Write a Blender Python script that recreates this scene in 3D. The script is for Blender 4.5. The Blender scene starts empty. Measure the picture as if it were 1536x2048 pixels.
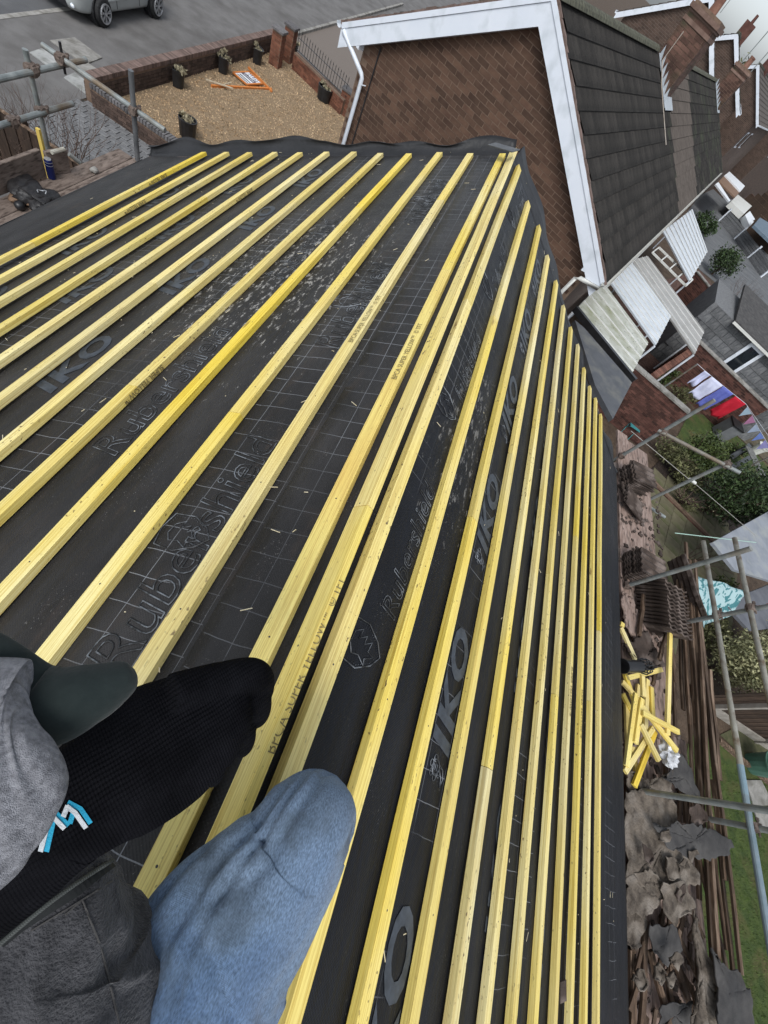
import bpy, bmesh, math, random
import numpy as np
from mathutils import Vector, Matrix, noise
from mathutils.bvhtree import BVHTree

random.seed(7); np.random.seed(7)
SC = bpy.context.scene
COL = SC.collection

# ------------------------------------------------------------------ camera
# rows: picture right, picture down, viewing direction, in world axes
# (X towards the rear gardens, Y along the ridge, Z up, metres)
ROWS = [Vector((0.86088876, 0.30138814, 0.40992161)),
        Vector((0.47067863, -0.77770999, -0.4166879)),
        Vector((0.19321534, 0.55166327, -0.81137875))]
FPX = 807.24
EYE = Vector((0.0, 0.0, 7.0))
cam = bpy.data.cameras.new('camera')
co = bpy.data.objects.new('camera', cam)
COL.objects.link(co)
mw = Matrix.Identity(4)
for i in range(3):
    mw[i][0] = ROWS[0][i]; mw[i][1] = -ROWS[1][i]; mw[i][2] = -ROWS[2][i]; mw[i][3] = EYE[i]
co.matrix_world = mw
cam.sensor_fit = 'VERTICAL'; cam.sensor_height = 24.0
cam.lens = 24.0 * FPX / 2048.0
cam.clip_start = 0.02; cam.clip_end = 2000
SC.camera = co

# ------------------------------------------------------------------ light
SUN_EL, SUN_ROT = math.radians(55), math.radians(185)
w = bpy.data.worlds.new('World'); SC.world = w; w.use_nodes = True
nt = w.node_tree; nt.nodes.clear()
sky = nt.nodes.new('ShaderNodeTexSky'); sky.sky_type = 'NISHITA'; sky.sun_disc = False
sky.sun_elevation = SUN_EL; sky.sun_rotation = SUN_ROT
sky.air_density = 1.0; sky.dust_density = 2.0; sky.ozone_density = 1.0
hsv = nt.nodes.new('ShaderNodeHueSaturation'); hsv.inputs['Saturation'].default_value = 0.22
bg = nt.nodes.new('ShaderNodeBackground'); bg.inputs[1].default_value = 0.14
wo = nt.nodes.new('ShaderNodeOutputWorld')
nt.links.new(sky.outputs[0], hsv.inputs['Color']); tint = nt.nodes.new('ShaderNodeMix'); tint.data_type = 'RGBA'; tint.blend_type = 'MULTIPLY'; tint.inputs[0].default_value = 1.0; tint.inputs[7].default_value = (0.93, 0.985, 1.04, 1); nt.links.new(hsv.outputs[0], tint.inputs[6]); nt.links.new(tint.outputs[2], bg.inputs[0]); nt.links.new(bg.outputs[0], wo.inputs[0])
sl = bpy.data.lights.new('sun', 'SUN'); sl.energy = 1.2; sl.angle = math.radians(25); sl.color = (1.0, 0.97, 0.93)
so = bpy.data.objects.new('sun', sl); COL.objects.link(so)
sd = Vector((math.sin(SUN_ROT) * math.cos(SUN_EL), math.cos(SUN_ROT) * math.cos(SUN_EL), math.sin(SUN_EL)))
so.rotation_euler = sd.to_track_quat('Z', 'Y').to_euler()
SC.view_settings.view_transform = 'Standard'; SC.view_settings.look = 'None'
SC.view_settings.exposure = 0.5; SC.view_settings.gamma = 1.0
SC.view_settings.use_curve_mapping = False
SC.render.engine = 'CYCLES'

# ------------------------------------------------------------------ survey helpers
def ray(x, y):
    return ROWS[0] * ((x - 768) / FPX) + ROWS[1] * ((y - 1024) / FPX) + ROWS[2]
def pz(x, y, z):                     # sight line meets a level plane
    d = ray(x, y); return EYE + d * ((z - EYE.z) / d.z)
def pX(x, y, X):                     # sight line meets a plane X = const
    d = ray(x, y); return EYE + d * (X / d.x)
def pY(x, y, Y):
    d = ray(x, y); return EYE + d * (Y / d.y)
def pD(x, y, dep):                   # sight line at a distance along the view axis
    return EYE + ray(x, y) * dep
def pN(x, y, p0, n):
    d = ray(x, y); return EYE + d * ((p0 - EYE).dot(n) / d.dot(n))
def proj(P):
    v = P - EYE; c = [r.dot(v) for r in ROWS]
    return 768 + FPX * c[0] / c[2], 1024 + FPX * c[1] / c[2]
def zfor(xy, px):                    # height on a vertical line seen at picture column px
    lo, best = None, (1e9, 0)
    for i in range(900):
        z = i * 0.01
        v = Vector((xy[0], xy[1], z)) - EYE
        if ROWS[2].dot(v) <= 0.05: continue
        e = abs(proj(Vector((xy[0], xy[1], z)))[0] - px)
        if e < best[0]: best = (e, z)
    return best[1]

def lin(r, g, b):
    f = lambda c: (c / 255 / 12.92) if c / 255 <= 0.04045 else ((c / 255 + 0.055) / 1.055) ** 2.4
    return (f(r), f(g), f(b))

# ------------------------------------------------------------------ mesh helpers
WL = {}
def origin_of(o):
    return WL.get(o.name, Vector((0, 0, 0)))
def props(o, label=None, cat=None, group=None, kind=None):
    if label: o['label'] = label
    if cat: o['category'] = cat
    if group: o['group'] = group
    if kind: o['kind'] = kind
    return o
def thing(name, loc, label, cat, group=None):
    o = bpy.data.objects.new(name, None); COL.objects.link(o)
    o.location = Vector(loc); o.empty_display_size = 0.1
    WL[o.name] = Vector(loc)
    return props(o, label, cat, group)
def link(name, me, parent=None, origin=None):
    o = bpy.data.objects.new(name, me); COL.objects.link(o)
    if parent is not None:
        o.parent = parent; WL[o.name] = origin_of(parent)
    else:
        o.location = origin; WL[o.name] = Vector(origin)
    return o
def smooth(o, on=True):
    o.data.polygons.foreach_set('use_smooth', [on] * len(o.data.polygons)); return o

class MB:
    def __init__(s): s.v = []; s.f = []; s.uv = None
    def add(s, vs, fs):
        b = len(s.v); s.v += [Vector(v) for v in vs]; s.f += [[b + i for i in f] for f in fs]; return s
    def box(s, c, sx, sy, sz, R=None):
        R = R or Matrix.Identity(3); c = Vector(c)
        vs = [c + R @ Vector((x * sx / 2, y * sy / 2, z * sz / 2)) for x in (-1, 1) for y in (-1, 1) for z in (-1, 1)]
        return s.add(vs, [(0, 1, 3, 2), (4, 6, 7, 5), (0, 4, 5, 1), (2, 3, 7, 6), (0, 2, 6, 4), (1, 5, 7, 3)])
    def beam(s, a, b, w_, h_, up=(0, 0, 1), c0=0, c1=0):
        a = Vector(a); b = Vector(b); d = (b - a).normalized(); up = Vector(up)
        x = d.cross(up).normalized(); u = x.cross(d).normalized()
        R = Matrix((x, d, u)).transposed()
        return s.box((a + b) / 2, w_, (b - a).length, h_, R)
    def tube(s, a, b, r, n=10, r2=None, cap=True):
        a = Vector(a); b = Vector(b); d = (b - a).normalized(); r2 = r if r2 is None else r2
        t = Vector((0, 0, 1)) if abs(d.z) < 0.9 else Vector((1, 0, 0))
        x = d.cross(t).normalized(); y = d.cross(x)
        vs = []
        for p, rr in ((a, r), (b, r2)):
            for i in range(n):
                q = 2 * math.pi * i / n
                vs.append(p + (x * math.cos(q) + y * math.sin(q)) * rr)
        fs = [(i, (i + 1) % n, n + (i + 1) % n, n + i) for i in range(n)]
        if cap: fs += [tuple(reversed(range(n))), tuple(range(n, 2 * n))]
        return s.add(vs, fs)
    def pipe(s, pts, r, n=8):
        pts = [Vector(p) for p in pts]; b = len(s.v)
        for k, p in enumerate(pts):
            d = (pts[min(k + 1, len(pts) - 1)] - pts[max(k - 1, 0)]).normalized()
            t = Vector((0, 0, 1)) if abs(d.z) < 0.9 else Vector((1, 0, 0))
            x = d.cross(t).normalized(); y = d.cross(x)
            rr = r[k] if isinstance(r, (list, tuple)) else r
            for i in range(n):
                q = 2 * math.pi * i / n; s.v.append(p + (x * math.cos(q) + y * math.sin(q)) * rr)
        for k in range(len(pts) - 1):
            for i in range(n):
                s.f.append([b + k * n + i, b + k * n + (i + 1) % n, b + (k + 1) * n + (i + 1) % n, b + (k + 1) * n + i])
        s.f.append([b + i for i in reversed(range(n))]); e = b + (len(pts) - 1) * n
        s.f.append([e + i for i in range(n)])
        return s
    def prism(s, pts, off):               # polygon (3D points) thickened by a vector
        n = len(pts); off = Vector(off); pts = [Vector(p) for p in pts]
        return s.add(pts + [p + off for p in pts],
                     [tuple(reversed(range(n))), tuple(range(n, 2 * n))] + [(i, (i + 1) % n, n + (i + 1) % n, n + i) for i in range(n)])
    def ball(s, c, rx, ry, rz, nu=10, nv=6):
        c = Vector(c); b = len(s.v)
        for j in range(1, nv):
            for i in range(nu):
                a = 2 * math.pi * i / nu; e = math.pi * j / nv
                s.v.append(c + Vector((rx * math.sin(e) * math.cos(a), ry * math.sin(e) * math.sin(a), rz * math.cos(e))))
        s.v += [c + Vector((0, 0, rz)), c - Vector((0, 0, rz))]
        for j in range(nv - 2):
            for i in range(nu):
                s.f.append([b + j * nu + i, b + (j + 1) * nu + i, b + (j + 1) * nu + (i + 1) % nu, b + j * nu + (i + 1) % nu])
        T = b + (nv - 1) * nu
        for i in range(nu):
            s.f.append([T, b + i, b + (i + 1) % nu]); k = b + (nv - 2) * nu
            s.f.append([T + 1, k + (i + 1) % nu, k + i])
        return s
    def build(s, name, mt, parent=None, sm=False, label=None, cat=None, group=None, kind=None):
        vs = s.v
        if parent is not None: org = origin_of(parent)
        else:
            lo = Vector((min(v.x for v in vs), min(v.y for v in vs), min(v.z for v in vs)))
            hi = Vector((max(v.x for v in vs), max(v.y for v in vs), max(v.z for v in vs)))
            org = Vector(((lo.x + hi.x) / 2, (lo.y + hi.y) / 2, lo.z))
        me = bpy.data.meshes.new(name)
        me.from_pydata([v - org for v in vs], [], s.f)
        if s.uv:
            l = me.uv_layers.new(name='UVMap')
            for i, lp in enumerate(me.loops): l.data[i].uv = s.uv[lp.vertex_index]
        me.materials.append(mt); me.update()
        o = link(name, me, parent, org)
        if sm: smooth(o)
        return props(o, label, cat, group, kind)

def inst(name, me, M, parent):
    o = bpy.data.objects.new(name, me); COL.objects.link(o)
    o.parent = parent; o.matrix_basis = Matrix.Translation(-origin_of(parent)) @ M
    return o
def np_mesh(name, V, F, mt, parent=None, origin=(0, 0, 0), sm=False, **kw):
    me = bpy.data.meshes.new(name); org = origin_of(parent) if parent is not None else Vector(origin)
    me.from_pydata((V - np.array(org)).tolist(), [], F.tolist() if hasattr(F, 'tolist') else F)
    me.materials.append(mt); me.update()
    o = link(name, me, parent, org)
    if sm: smooth(o)
    return props(o, **kw)

# ------------------------------------------------------------------ materials
def mat(name, c1, c2=None, rough=0.8, scale=5.0, detail=6.0, bump=0.0, bscale=None, vary=0.0, metallic=0.0,
        stretch=(1, 1, 1), c3=None, s3=1.0, spec=0.4, ramp=(0.35, 0.65), coord='Object', bdist=0.01, sheen=0, rot=None, spots=None):
    m = bpy.data.materials.new(name); m.use_nodes = True
    n = m.node_tree; nd = n.nodes; L = n.links.new
    b = nd['Principled BSDF']; b.inputs['Roughness'].default_value = rough; b.inputs['Metallic'].default_value = metallic
    b.inputs['Specular IOR Level'].default_value = spec
    if sheen: b.inputs['Sheen Weight'].default_value = sheen
    tc = nd.new('ShaderNodeTexCoord'); mp = nd.new('ShaderNodeMapping'); mp.inputs['Scale'].default_value = stretch
    if rot: mp.inputs['Rotation'].default_value = rot
    L(tc.outputs[coord], mp.inputs[0])
    c2 = c2 or c1
    nz = nd.new('ShaderNodeTexNoise'); nz.inputs['Scale'].default_value = scale; nz.inputs['Detail'].default_value = detail
    nz.inputs['Roughness'].default_value = 0.62
    L(mp.outputs[0], nz.inputs['Vector'])
    cr = nd.new('ShaderNodeValToRGB'); cr.color_ramp.elements[0].position = ramp[0]; cr.color_ramp.elements[1].position = ramp[1]
    cr.color_ramp.elements[0].color = (*c1, 1); cr.color_ramp.elements[1].color = (*c2, 1)
    L(nz.outputs['Fac'], cr.inputs[0]); col = cr.outputs[0]
    def mix(fac, a, bcol, mode='MIX'):
        x = nd.new('ShaderNodeMix'); x.data_type = 'RGBA'; x.blend_type = mode
        if hasattr(fac, 'links') or not isinstance(fac, (int, float)): L(fac, x.inputs[0])
        else: x.inputs[0].default_value = fac
        L(a, x.inputs[6])
        if isinstance(bcol, tuple): x.inputs[7].default_value = (*bcol, 1)
        else: L(bcol, x.inputs[7])
        return x.outputs[2]
    if c3:
        z2 = nd.new('ShaderNodeTexNoise'); z2.inputs['Scale'].default_value = s3; z2.inputs['Detail'].default_value = 5
        L(mp.outputs[0], z2.inputs['Vector'])
        r2 = nd.new('ShaderNodeValToRGB'); r2.color_ramp.elements[0].position = 0.5; r2.color_ramp.elements[1].position = 0.68
        L(z2.outputs['Fac'], r2.inputs[0]); col = mix(r2.outputs[0], col, c3)
    if spots:
        sc_, th, cs = spots
        vo = nd.new('ShaderNodeTexVoronoi'); vo.inputs['Scale'].default_value = sc_; L(tc.outputs[coord], vo.inputs['Vector'])
        lt = nd.new('ShaderNodeMath'); lt.operation = 'LESS_THAN'; L(vo.outputs['Distance'], lt.inputs[0]); lt.inputs[1].default_value = th
        z3 = nd.new('ShaderNodeTexNoise'); z3.inputs['Scale'].default_value = sc_ * 0.12; L(tc.outputs[coord], z3.inputs['Vector'])
        g3 = nd.new('ShaderNodeMath'); g3.operation = 'GREATER_THAN'; L(z3.outputs['Fac'], g3.inputs[0]); g3.inputs[1].default_value = 0.5
        mu = nd.new('ShaderNodeMath'); mu.operation = 'MULTIPLY'; L(lt.outputs[0], mu.inputs[0]); L(g3.outputs[0], mu.inputs[1])
        col = mix(mu.outputs[0], col, cs)
    if vary:
        ge = nd.new('ShaderNodeNewGeometry'); oi = nd.new('ShaderNodeObjectInfo')
        ad = nd.new('ShaderNodeMath'); ad.operation = 'ADD'; L(ge.outputs['Random Per Island'], ad.inputs[0]); L(oi.outputs['Random'], ad.inputs[1])
        fr = nd.new('ShaderNodeMath'); fr.operation = 'FRACT'; L(ad.outputs[0], fr.inputs[0])
        mr = nd.new('ShaderNodeMapRange'); mr.inputs['To Min'].default_value = 1 - vary; mr.inputs['To Max'].default_value = 1 + vary
        L(fr.outputs[0], mr.inputs[0])
        hs = nd.new('ShaderNodeHueSaturation'); L(mr.outputs[0], hs.inputs['Value']); L(col, hs.inputs['Color']); col = hs.outputs[0]
    L(col, b.inputs['Base Color'])
    if bump:
        bz = nd.new('ShaderNodeTexNoise'); bz.inputs['Scale'].default_value = bscale or scale * 4; bz.inputs['Detail'].default_value = 6
        L(mp.outputs[0], bz.inputs['Vector'])
        bp = nd.new('ShaderNodeBump'); bp.inputs['Strength'].default_value = bump; bp.inputs['Distance'].default_value = bdist
        L(bz.outputs['Fac'], bp.inputs['Height']); L(bp.outputs[0], b.inputs['Normal'])
    return m

def brick_mat(name, c1, c2, mortar, sx=0.225, sy=0.075, squash=1.0, mort=0.010):
    m = mat(name, c1, c2, 0.9, 20)
    n = m.node_tree; nd = n.nodes; L = n.links.new; b = nd['Principled BSDF']
    tc = nd.new('ShaderNodeTexCoord')
    br = nd.new('ShaderNodeTexBrick'); br.inputs['Scale'].default_value = 1.0
    br.inputs['Brick Width'].default_value = sx; br.inputs['Row Height'].default_value = sy
    br.inputs['Mortar Size'].default_value = mort / 2; br.inputs['Bias'].default_value = 0.0
    br.inputs['Color1'].default_value = (*c1, 1); br.inputs['Color2'].default_value = (*c2, 1); br.inputs['Mortar'].default_value = (*mortar, 1)
    L(tc.outputs['UV'], br.inputs['Vector'])
    nz = nd.new('ShaderNodeTexNoise'); nz.inputs['Scale'].default_value = 3; nz.inputs['Detail'].default_value = 8; L(tc.outputs['UV'], nz.inputs['Vector'])
    mr = nd.new('ShaderNodeMapRange'); mr.inputs['To Min'].default_value = 0.6; mr.inputs['To Max'].default_value = 1.4; L(nz.outputs['Fac'], mr.inputs[0])
    hs = nd.new('ShaderNodeHueSaturation'); L(mr.outputs[0], hs.inputs['Value']); L(br.outputs['Color'], hs.inputs['Color'])
    L(hs.outputs[0], b.inputs['Base Color'])
    bp = nd.new('ShaderNodeBump'); bp.inputs['Strength'].default_value = 0.6; bp.inputs['Distance'].default_value = 0.008; bp.invert = True
    L(br.outputs['Fac'], bp.inputs['Height']); L(bp.outputs[0], b.inputs['Normal'])
    return m

def batten_mat(name, base, light, dark):
    m = bpy.data.materials.new(name); m.use_nodes = True
    n = m.node_tree; nd = n.nodes; L = n.links.new; b = nd['Principled BSDF']
    b.inputs['Roughness'].default_value = 0.62; b.inputs['Specular IOR Level'].default_value = 0.3
    tc = nd.new('ShaderNodeTexCoord'); oi = nd.new('ShaderNodeObjectInfo')
    of = nd.new('ShaderNodeVectorMath'); of.operation = 'SCALE'; of.inputs[0].default_value = (37, 53, 19); L(oi.outputs['Random'], of.inputs['Scale'])
    av = nd.new('ShaderNodeVectorMath'); av.operation = 'ADD'; L(tc.outputs['UV'], av.inputs[0]); L(of.outputs[0], av.inputs[1])
    def noise_(scale, st, detail=5):
        mp = nd.new('ShaderNodeMapping'); mp.inputs['Scale'].default_value = st; L(av.outputs[0], mp.inputs[0])
        z = nd.new('ShaderNodeTexNoise'); z.inputs['Scale'].default_value = scale; z.inputs['Detail'].default_value = detail; L(mp.outputs[0], z.inputs['Vector'])
        return z.outputs['Fac']
    def ramp(fac, stops):
        r = nd.new('ShaderNodeValToRGB'); L(fac, r.inputs[0]); e = r.color_ramp.elements
        while len(e) < len(stops): e.new(0.5)
        for i, (p, c) in enumerate(stops): e[i].position = p; e[i].color = (*c, 1)
        return r.outputs[0]
    def mix(fac, a, c, mode='MIX'):
        x = nd.new('ShaderNodeMix'); x.data_type = 'RGBA'; x.blend_type = mode
        if isinstance(fac, float): x.inputs[0].default_value = fac
        else: L(fac, x.inputs[0])
        L(a, x.inputs[6])
        if isinstance(c, tuple): x.inputs[7].default_value = (*c, 1)
        else: L(c, x.inputs[7])
        return x.outputs[2]
    # UV: u along the batten, v across (metres)
    patch = noise_(1.0, (0.9, 3, 3), 4)
    col = ramp(patch, [(0.36, light), (0.52, base), (0.66, dark)])
    grain = noise_(1.0, (2.5, 260, 1), 4)
    g = ramp(grain, [(0.36, (0.70, 0.60, 0.40)), (0.56, (1.0, 1.0, 1.0))]); col = mix(0.8, col, g, 'MULTIPLY')
    fine = noise_(1.0, (30, 500, 1), 3)
    g2 = ramp(fine, [(0.35, (0.86, 0.84, 0.78)), (0.6, (1.03, 1.03, 1.0))]); col = mix(0.6, col, g2, 'MULTIPLY')
    # dirt specks and nail marks
    dirt = noise_(1.0, (55, 90, 1), 6)
    d = ramp(dirt, [(0.625, (0, 0, 0)), (0.68, (1, 1, 1))])
    reg = noise_(1.0, (2.2, 6, 1), 3); dr = ramp(reg, [(0.45, (0, 0, 0)), (0.62, (1, 1, 1))])
    dm = nd.new('ShaderNodeMath'); dm.operation = 'MULTIPLY'; L(d, dm.inputs[0]); L(dr, dm.inputs[1])
    col = mix(dm.outputs[0], col, (0.16, 0.10, 0.045))
    # knots
    mp = nd.new('ShaderNodeMapping'); mp.inputs['Scale'].default_value = (1.7, 9, 1); L(av.outputs[0], mp.inputs[0])
    vo = nd.new('ShaderNodeTexVoronoi'); vo.inputs['Scale'].default_value = 1.0; L(mp.outputs[0], vo.inputs['Vector'])
    kn = ramp(vo.outputs['Distance'], [(0.03, (1, 1, 1)), (0.075, (0, 0, 0))])
    km = nd.new('ShaderNodeMath'); km.operation = 'MULTIPLY'; L(kn, km.inputs[0]); km.inputs[1].default_value = 0.75
    col = mix(km.outputs[0], col, (0.24, 0.13, 0.04))
    sx_ = nd.new('ShaderNodeSeparateXYZ'); L(tc.outputs['UV'], sx_.inputs[0])
    def mt_(op, a, c=None, d=None):
        x = nd.new('ShaderNodeMath'); x.operation = op
        for i, q in enumerate((a, c, d)):
            if q is None: continue
            if isinstance(q, (int, float)): x.inputs[i].default_value = q
            else: L(q, x.inputs[i])
        return x.outputs[0]
    du = mt_('SUBTRACT', mt_('WRAP', sx_.outputs[0], 0.42, 0.0), 0.21); dv_ = mt_('SUBTRACT', sx_.outputs[1], 0.0955)
    nl = mt_('LESS_THAN', mt_('ADD', mt_('MULTIPLY', du, du), mt_('MULTIPLY', dv_, dv_)), 0.000006)
    col = mix(nl, col, (0.07, 0.06, 0.05))
    rr = nd.new('ShaderNodeMapRange'); rr.inputs['To Min'].default_value = 0.90; rr.inputs['To Max'].default_value = 1.06; L(oi.outputs['Random'], rr.inputs[0])
    hs = nd.new('ShaderNodeHueSaturation'); L(rr.outputs[0], hs.inputs['Value']); L(col, hs.inputs['Color'])
    r2 = nd.new('ShaderNodeMath'); r2.operation = 'MULTIPLY'; L(oi.outputs['Random'], r2.inputs[0]); r2.inputs[1].default_value = 7.31
    f2 = nd.new('ShaderNodeMath'); f2.operation = 'FRACT'; L(r2.outputs[0], f2.inputs[0])
    r3 = nd.new('ShaderNodeMapRange'); r3.inputs['To Min'].default_value = 0.86; r3.inputs['To Max'].default_value = 1.08; L(f2.outputs[0], r3.inputs[0])
    L(r3.outputs[0], hs.inputs['Saturation'])
    L(hs.outputs[0], b.inputs['Base Color'])
    bp = nd.new('ShaderNodeBump'); bp.inputs['Strength'].default_value = 0.35; bp.inputs['Distance'].default_value = 0.002
    L(grain, bp.inputs['Height']); L(bp.outputs[0], b.inputs['Normal'])
    return m

def membrane_mat(name, base, side):
    """woven breather membrane: UV u = metres along the ridge, v = metres down the slope"""
    m = bpy.data.materials.new(name); m.use_nodes = True
    n = m.node_tree; nd = n.nodes; L = n.links.new; b = nd['Principled BSDF']
    b.inputs['Roughness'].default_value = 0.5; b.inputs['Specular IOR Level'].default_value = 0.22
    tc = nd.new('ShaderNodeTexCoord'); sp = nd.new('ShaderNodeSeparateXYZ'); L(tc.outputs['UV'], sp.inputs[0])
    U, V = sp.outputs[0], sp.outputs[1]
    def mth(op, a, c=None, d=None):
        x = nd.new('ShaderNodeMath'); x.operation = op
        for i, q in enumerate((a, c, d)):
            if q is None: continue
            if isinstance(q, (int, float)): x.inputs[i].default_value = q
            else: L(q, x.inputs[i])
        return x.outputs[0]
    def noise_(scale, st=(1, 1, 1), detail=5, rough=0.6):
        mp = nd.new('ShaderNodeMapping'); mp.inputs['Scale'].default_value = st; L(tc.outputs['UV'], mp.inputs[0])
        z = nd.new('ShaderNodeTexNoise'); z.inputs['Scale'].default_value = scale; z.inputs['Detail'].default_value = detail; z.inputs['Roughness'].default_value = rough
        L(mp.outputs[0], z.inputs['Vector']); return z.outputs['Fac']
    def sstep(x, a, c):
        r = nd.new('ShaderNodeMapRange'); r.interpolation_type = 'SMOOTHSTEP'; L(x, r.inputs[0]); r.inputs[1].default_value = a; r.inputs[2].default_value = c
        return r.outputs[0]
    def mix(fac, a, c):
        x = nd.new('ShaderNodeMix'); x.data_type = 'RGBA'
        L(fac, x.inputs[0])
        for k, q in ((6, a), (7, c)):
            if isinstance(q, tuple): x.inputs[k].default_value = (*q, 1)
            else: L(q, x.inputs[k])
        return x.outputs[2]
    big = noise_(1.3, (1, 2.5, 1))
    col = mix(sstep(big, 0.35, 0.7), tuple(c * 0.72 for c in base), tuple(c * 1.45 for c in base))
    brn = noise_(4.0, (1, 3, 1)); col = mix(mth('MULTIPLY', sstep(brn, 0.52, 0.75), 0.5), col, (base[0] * 1.9, base[1] * 1.5, base[2] * 1.2))
    # printed grid: fine lines across every 80 mm and two lines along the roll, in bands
    wob = mth('MULTIPLY', mth('SUBTRACT', noise_(5.0, (1, 1, 1), 2), 0.5), 0.022)
    per = 0.815
    vv = mth('WRAP', mth('ADD', V, 0.57 if side < 0 else 0.33), per, 0.0)      # position inside one sheet
    uu = mth('ABSOLUTE', mth('SUBTRACT', mth('WRAP', mth('ADD', U, mth('ADD', wob, mth('MULTIPLY', V, 0.02))), 0.0802, 0.0), 0.0401))
    cross = mth('MULTIPLY', mth('LESS_THAN', uu, 0.0012), mth('MULTIPLY', mth('GREATER_THAN', vv, 0.02), mth('LESS_THAN', vv, 0.30)))
    U2 = mth('ADD', U, 0.022)
    uu2 = mth('ABSOLUTE', mth('SUBTRACT', mth('WRAP', mth('ADD', U2, wob), 0.0802, 0.0), 0.0401))
    c2_ = mth('MULTIPLY', mth('LESS_THAN', uu2, 0.0012), mth('MULTIPLY', mth('GREATER_THAN', V, 0.085), mth('LESS_THAN', V, 0.25)))
    l2_ = mth('LESS_THAN', mth('ABSOLUTE', mth('SUBTRACT', mth('ADD', V, mth('MULTIPLY', wob, 0.15)), 0.168)), 0.001)
    cross = mth('MAXIMUM', cross, mth('MAXIMUM', c2_, l2_))
    al = None
    for q in (0.025, 0.125, 0.245):
        e = mth('LESS_THAN', mth('ABSOLUTE', mth('SUBTRACT', mth('ADD', vv, mth('MULTIPLY', wob, 0.25)), q)), 0.001)
        al = e if al is None else mth('MAXIMUM', al, e)
    grid = mth('MAXIMUM', cross, al)
    wear = sstep(noise_(9.0, (1, 1, 1), 4), 0.30, 0.42)
    band = sstep(noise_(0.9, (1, 1.2, 1), 2), 0.40 if side < 0 else 0.44, 0.52)
    gm = mth('MULTIPLY', mth('MULTIPLY', grid, wear), mth('MULTIPLY_ADD', band, 0.45 if side < 0 else 0.45, 0.18 if side < 0 else 0.0))
    col = mix(gm, col, (0.30, 0.31, 0.33))
    # white scuffs and sawdust, strongest where feet have been
    cu, cv = (2.05, 0.95) if side < 0 else (1.4, 0.35)
    dx = mth('DIVIDE', mth('SUBTRACT', U, cu), 1.25 if side < 0 else 0.9); dy = mth('DIVIDE', mth('SUBTRACT', V, cv), 0.75 if side < 0 else 0.3)
    rr = mth('SQRT', mth('ADD', mth('MULTIPLY', dx, dx), mth('MULTIPLY', dy, dy)))
    foot = mth('SUBTRACT', 1.0, sstep(rr, 0.2, 1.25))
    sc1 = noise_(26.0, (0.55, 1.3, 1), 9, 0.78)
    th = mth('MULTIPLY_ADD', foot, -0.125, 0.655)
    s1 = sstep(mth('SUBTRACT', sc1, th), 0.0, 0.05)
    sc2 = noise_(120.0, (1, 1, 1), 3, 0.8); reg = sstep(noise_(2.6, (1, 1.6, 1), 3), 0.46, 0.64)
    s2 = mth('MULTIPLY', sstep(sc2, 0.625, 0.68), reg)
    dust = mth('MAXIMUM', mth('MULTIPLY', s1, 0.75 if side < 0 else 0.35), mth('MULTIPLY', s2, 0.5 if side < 0 else 0.35))
    col = mix(dust, col, (0.42, 0.40, 0.37))
    L(col, b.inputs['Base Color'])
    ro = nd.new('ShaderNodeMapRange'); L(noise_(6.0), ro.inputs[0]); ro.inputs['To Min'].default_value = 0.38; ro.inputs['To Max'].default_value = 0.62; L(ro.outputs[0], b.inputs['Roughness'])
    # fine diamond emboss
    a1 = mth('SINE', mth('MULTIPLY', mth('ADD', U, V), 2 * math.pi / 0.0085)); a2 = mth('SINE', mth('MULTIPLY', mth('SUBTRACT', U, V), 2 * math.pi / 0.0085))
    h = mth('ADD', mth('MULTIPLY', mth('ADD', a1, a2), 0.25), mth('ADD', mth('MULTIPLY', noise_(5, (1, 2.0, 1), 5), 6.0), mth('MULTIPLY', mth('ABSOLUTE', mth('SUBTRACT', noise_(3.2, (0.8, 2.6, 1), 3), 0.5)), 26.0)))
    bp = nd.new('ShaderNodeBump'); bp.inputs['Strength'].default_value = 0.45; bp.inputs['Distance'].default_value = 0.0018
    L(h, bp.inputs['Height']); L(bp.outputs[0], b.inputs['Normal'])
    return m

YB = batten_mat('yellow_batten', (0.86, 0.70, 0.235), (0.90, 0.79, 0.41), (0.87, 0.68, 0.15))
YO = batten_mat('strong_yellow_batten', (0.86, 0.68, 0.13), (0.90, 0.77, 0.24), (0.80, 0.54, 0.06))
MEML = membrane_mat('membrane_street_side', (0.029, 0.0275, 0.0272), -1)  # paler base than the garden slope: grazing gloss put into the colour
MEMR = membrane_mat('membrane_garden_side', (0.0085, 0.0094, 0.0125), 1)  # same membrane, darker base: no grazing gloss painted in on this slope
MEMF = mat('membrane_flap', (0.012, 0.012, 0.013), (0.022, 0.022, 0.024), 0.5, 6, bump=0.4, bscale=30)
PRINT = mat('grey_print', (0.060, 0.071, 0.088), (0.032, 0.038, 0.047), 0.5, 30)
LINEP = mat('pale_print', (0.19, 0.205, 0.225), (0.028, 0.029, 0.031), 0.5, 16, ramp=(0.40, 0.54))
INK = mat('black_ink', (0.10, 0.075, 0.035), (0.32, 0.25, 0.09), 0.7, 120)
BRICK = mat('brown_brick', (0.072, 0.038, 0.025), (0.108, 0.062, 0.040), 0.92, 5, bump=0.5, bscale=90, vary=0.32, bdist=0.004)
MORT = mat('brown_mortar', (0.145, 0.096, 0.068), (0.205, 0.14, 0.10), 0.95, 9, bump=0.4, bscale=80)
RBRICK = mat('red_brick', (0.13, 0.055, 0.038), (0.21, 0.10, 0.07), 0.9, 9, bump=0.5, bscale=80, vary=0.35)
RMORT = mat('pale_mortar', (0.16, 0.13, 0.11), (0.24, 0.2, 0.17), 0.95, 9)
DBRICK = mat('dark_red_brick', (0.060, 0.024, 0.018), (0.115, 0.052, 0.040), 0.9, 3, bump=0.5, bscale=60, vary=0.5)
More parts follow.
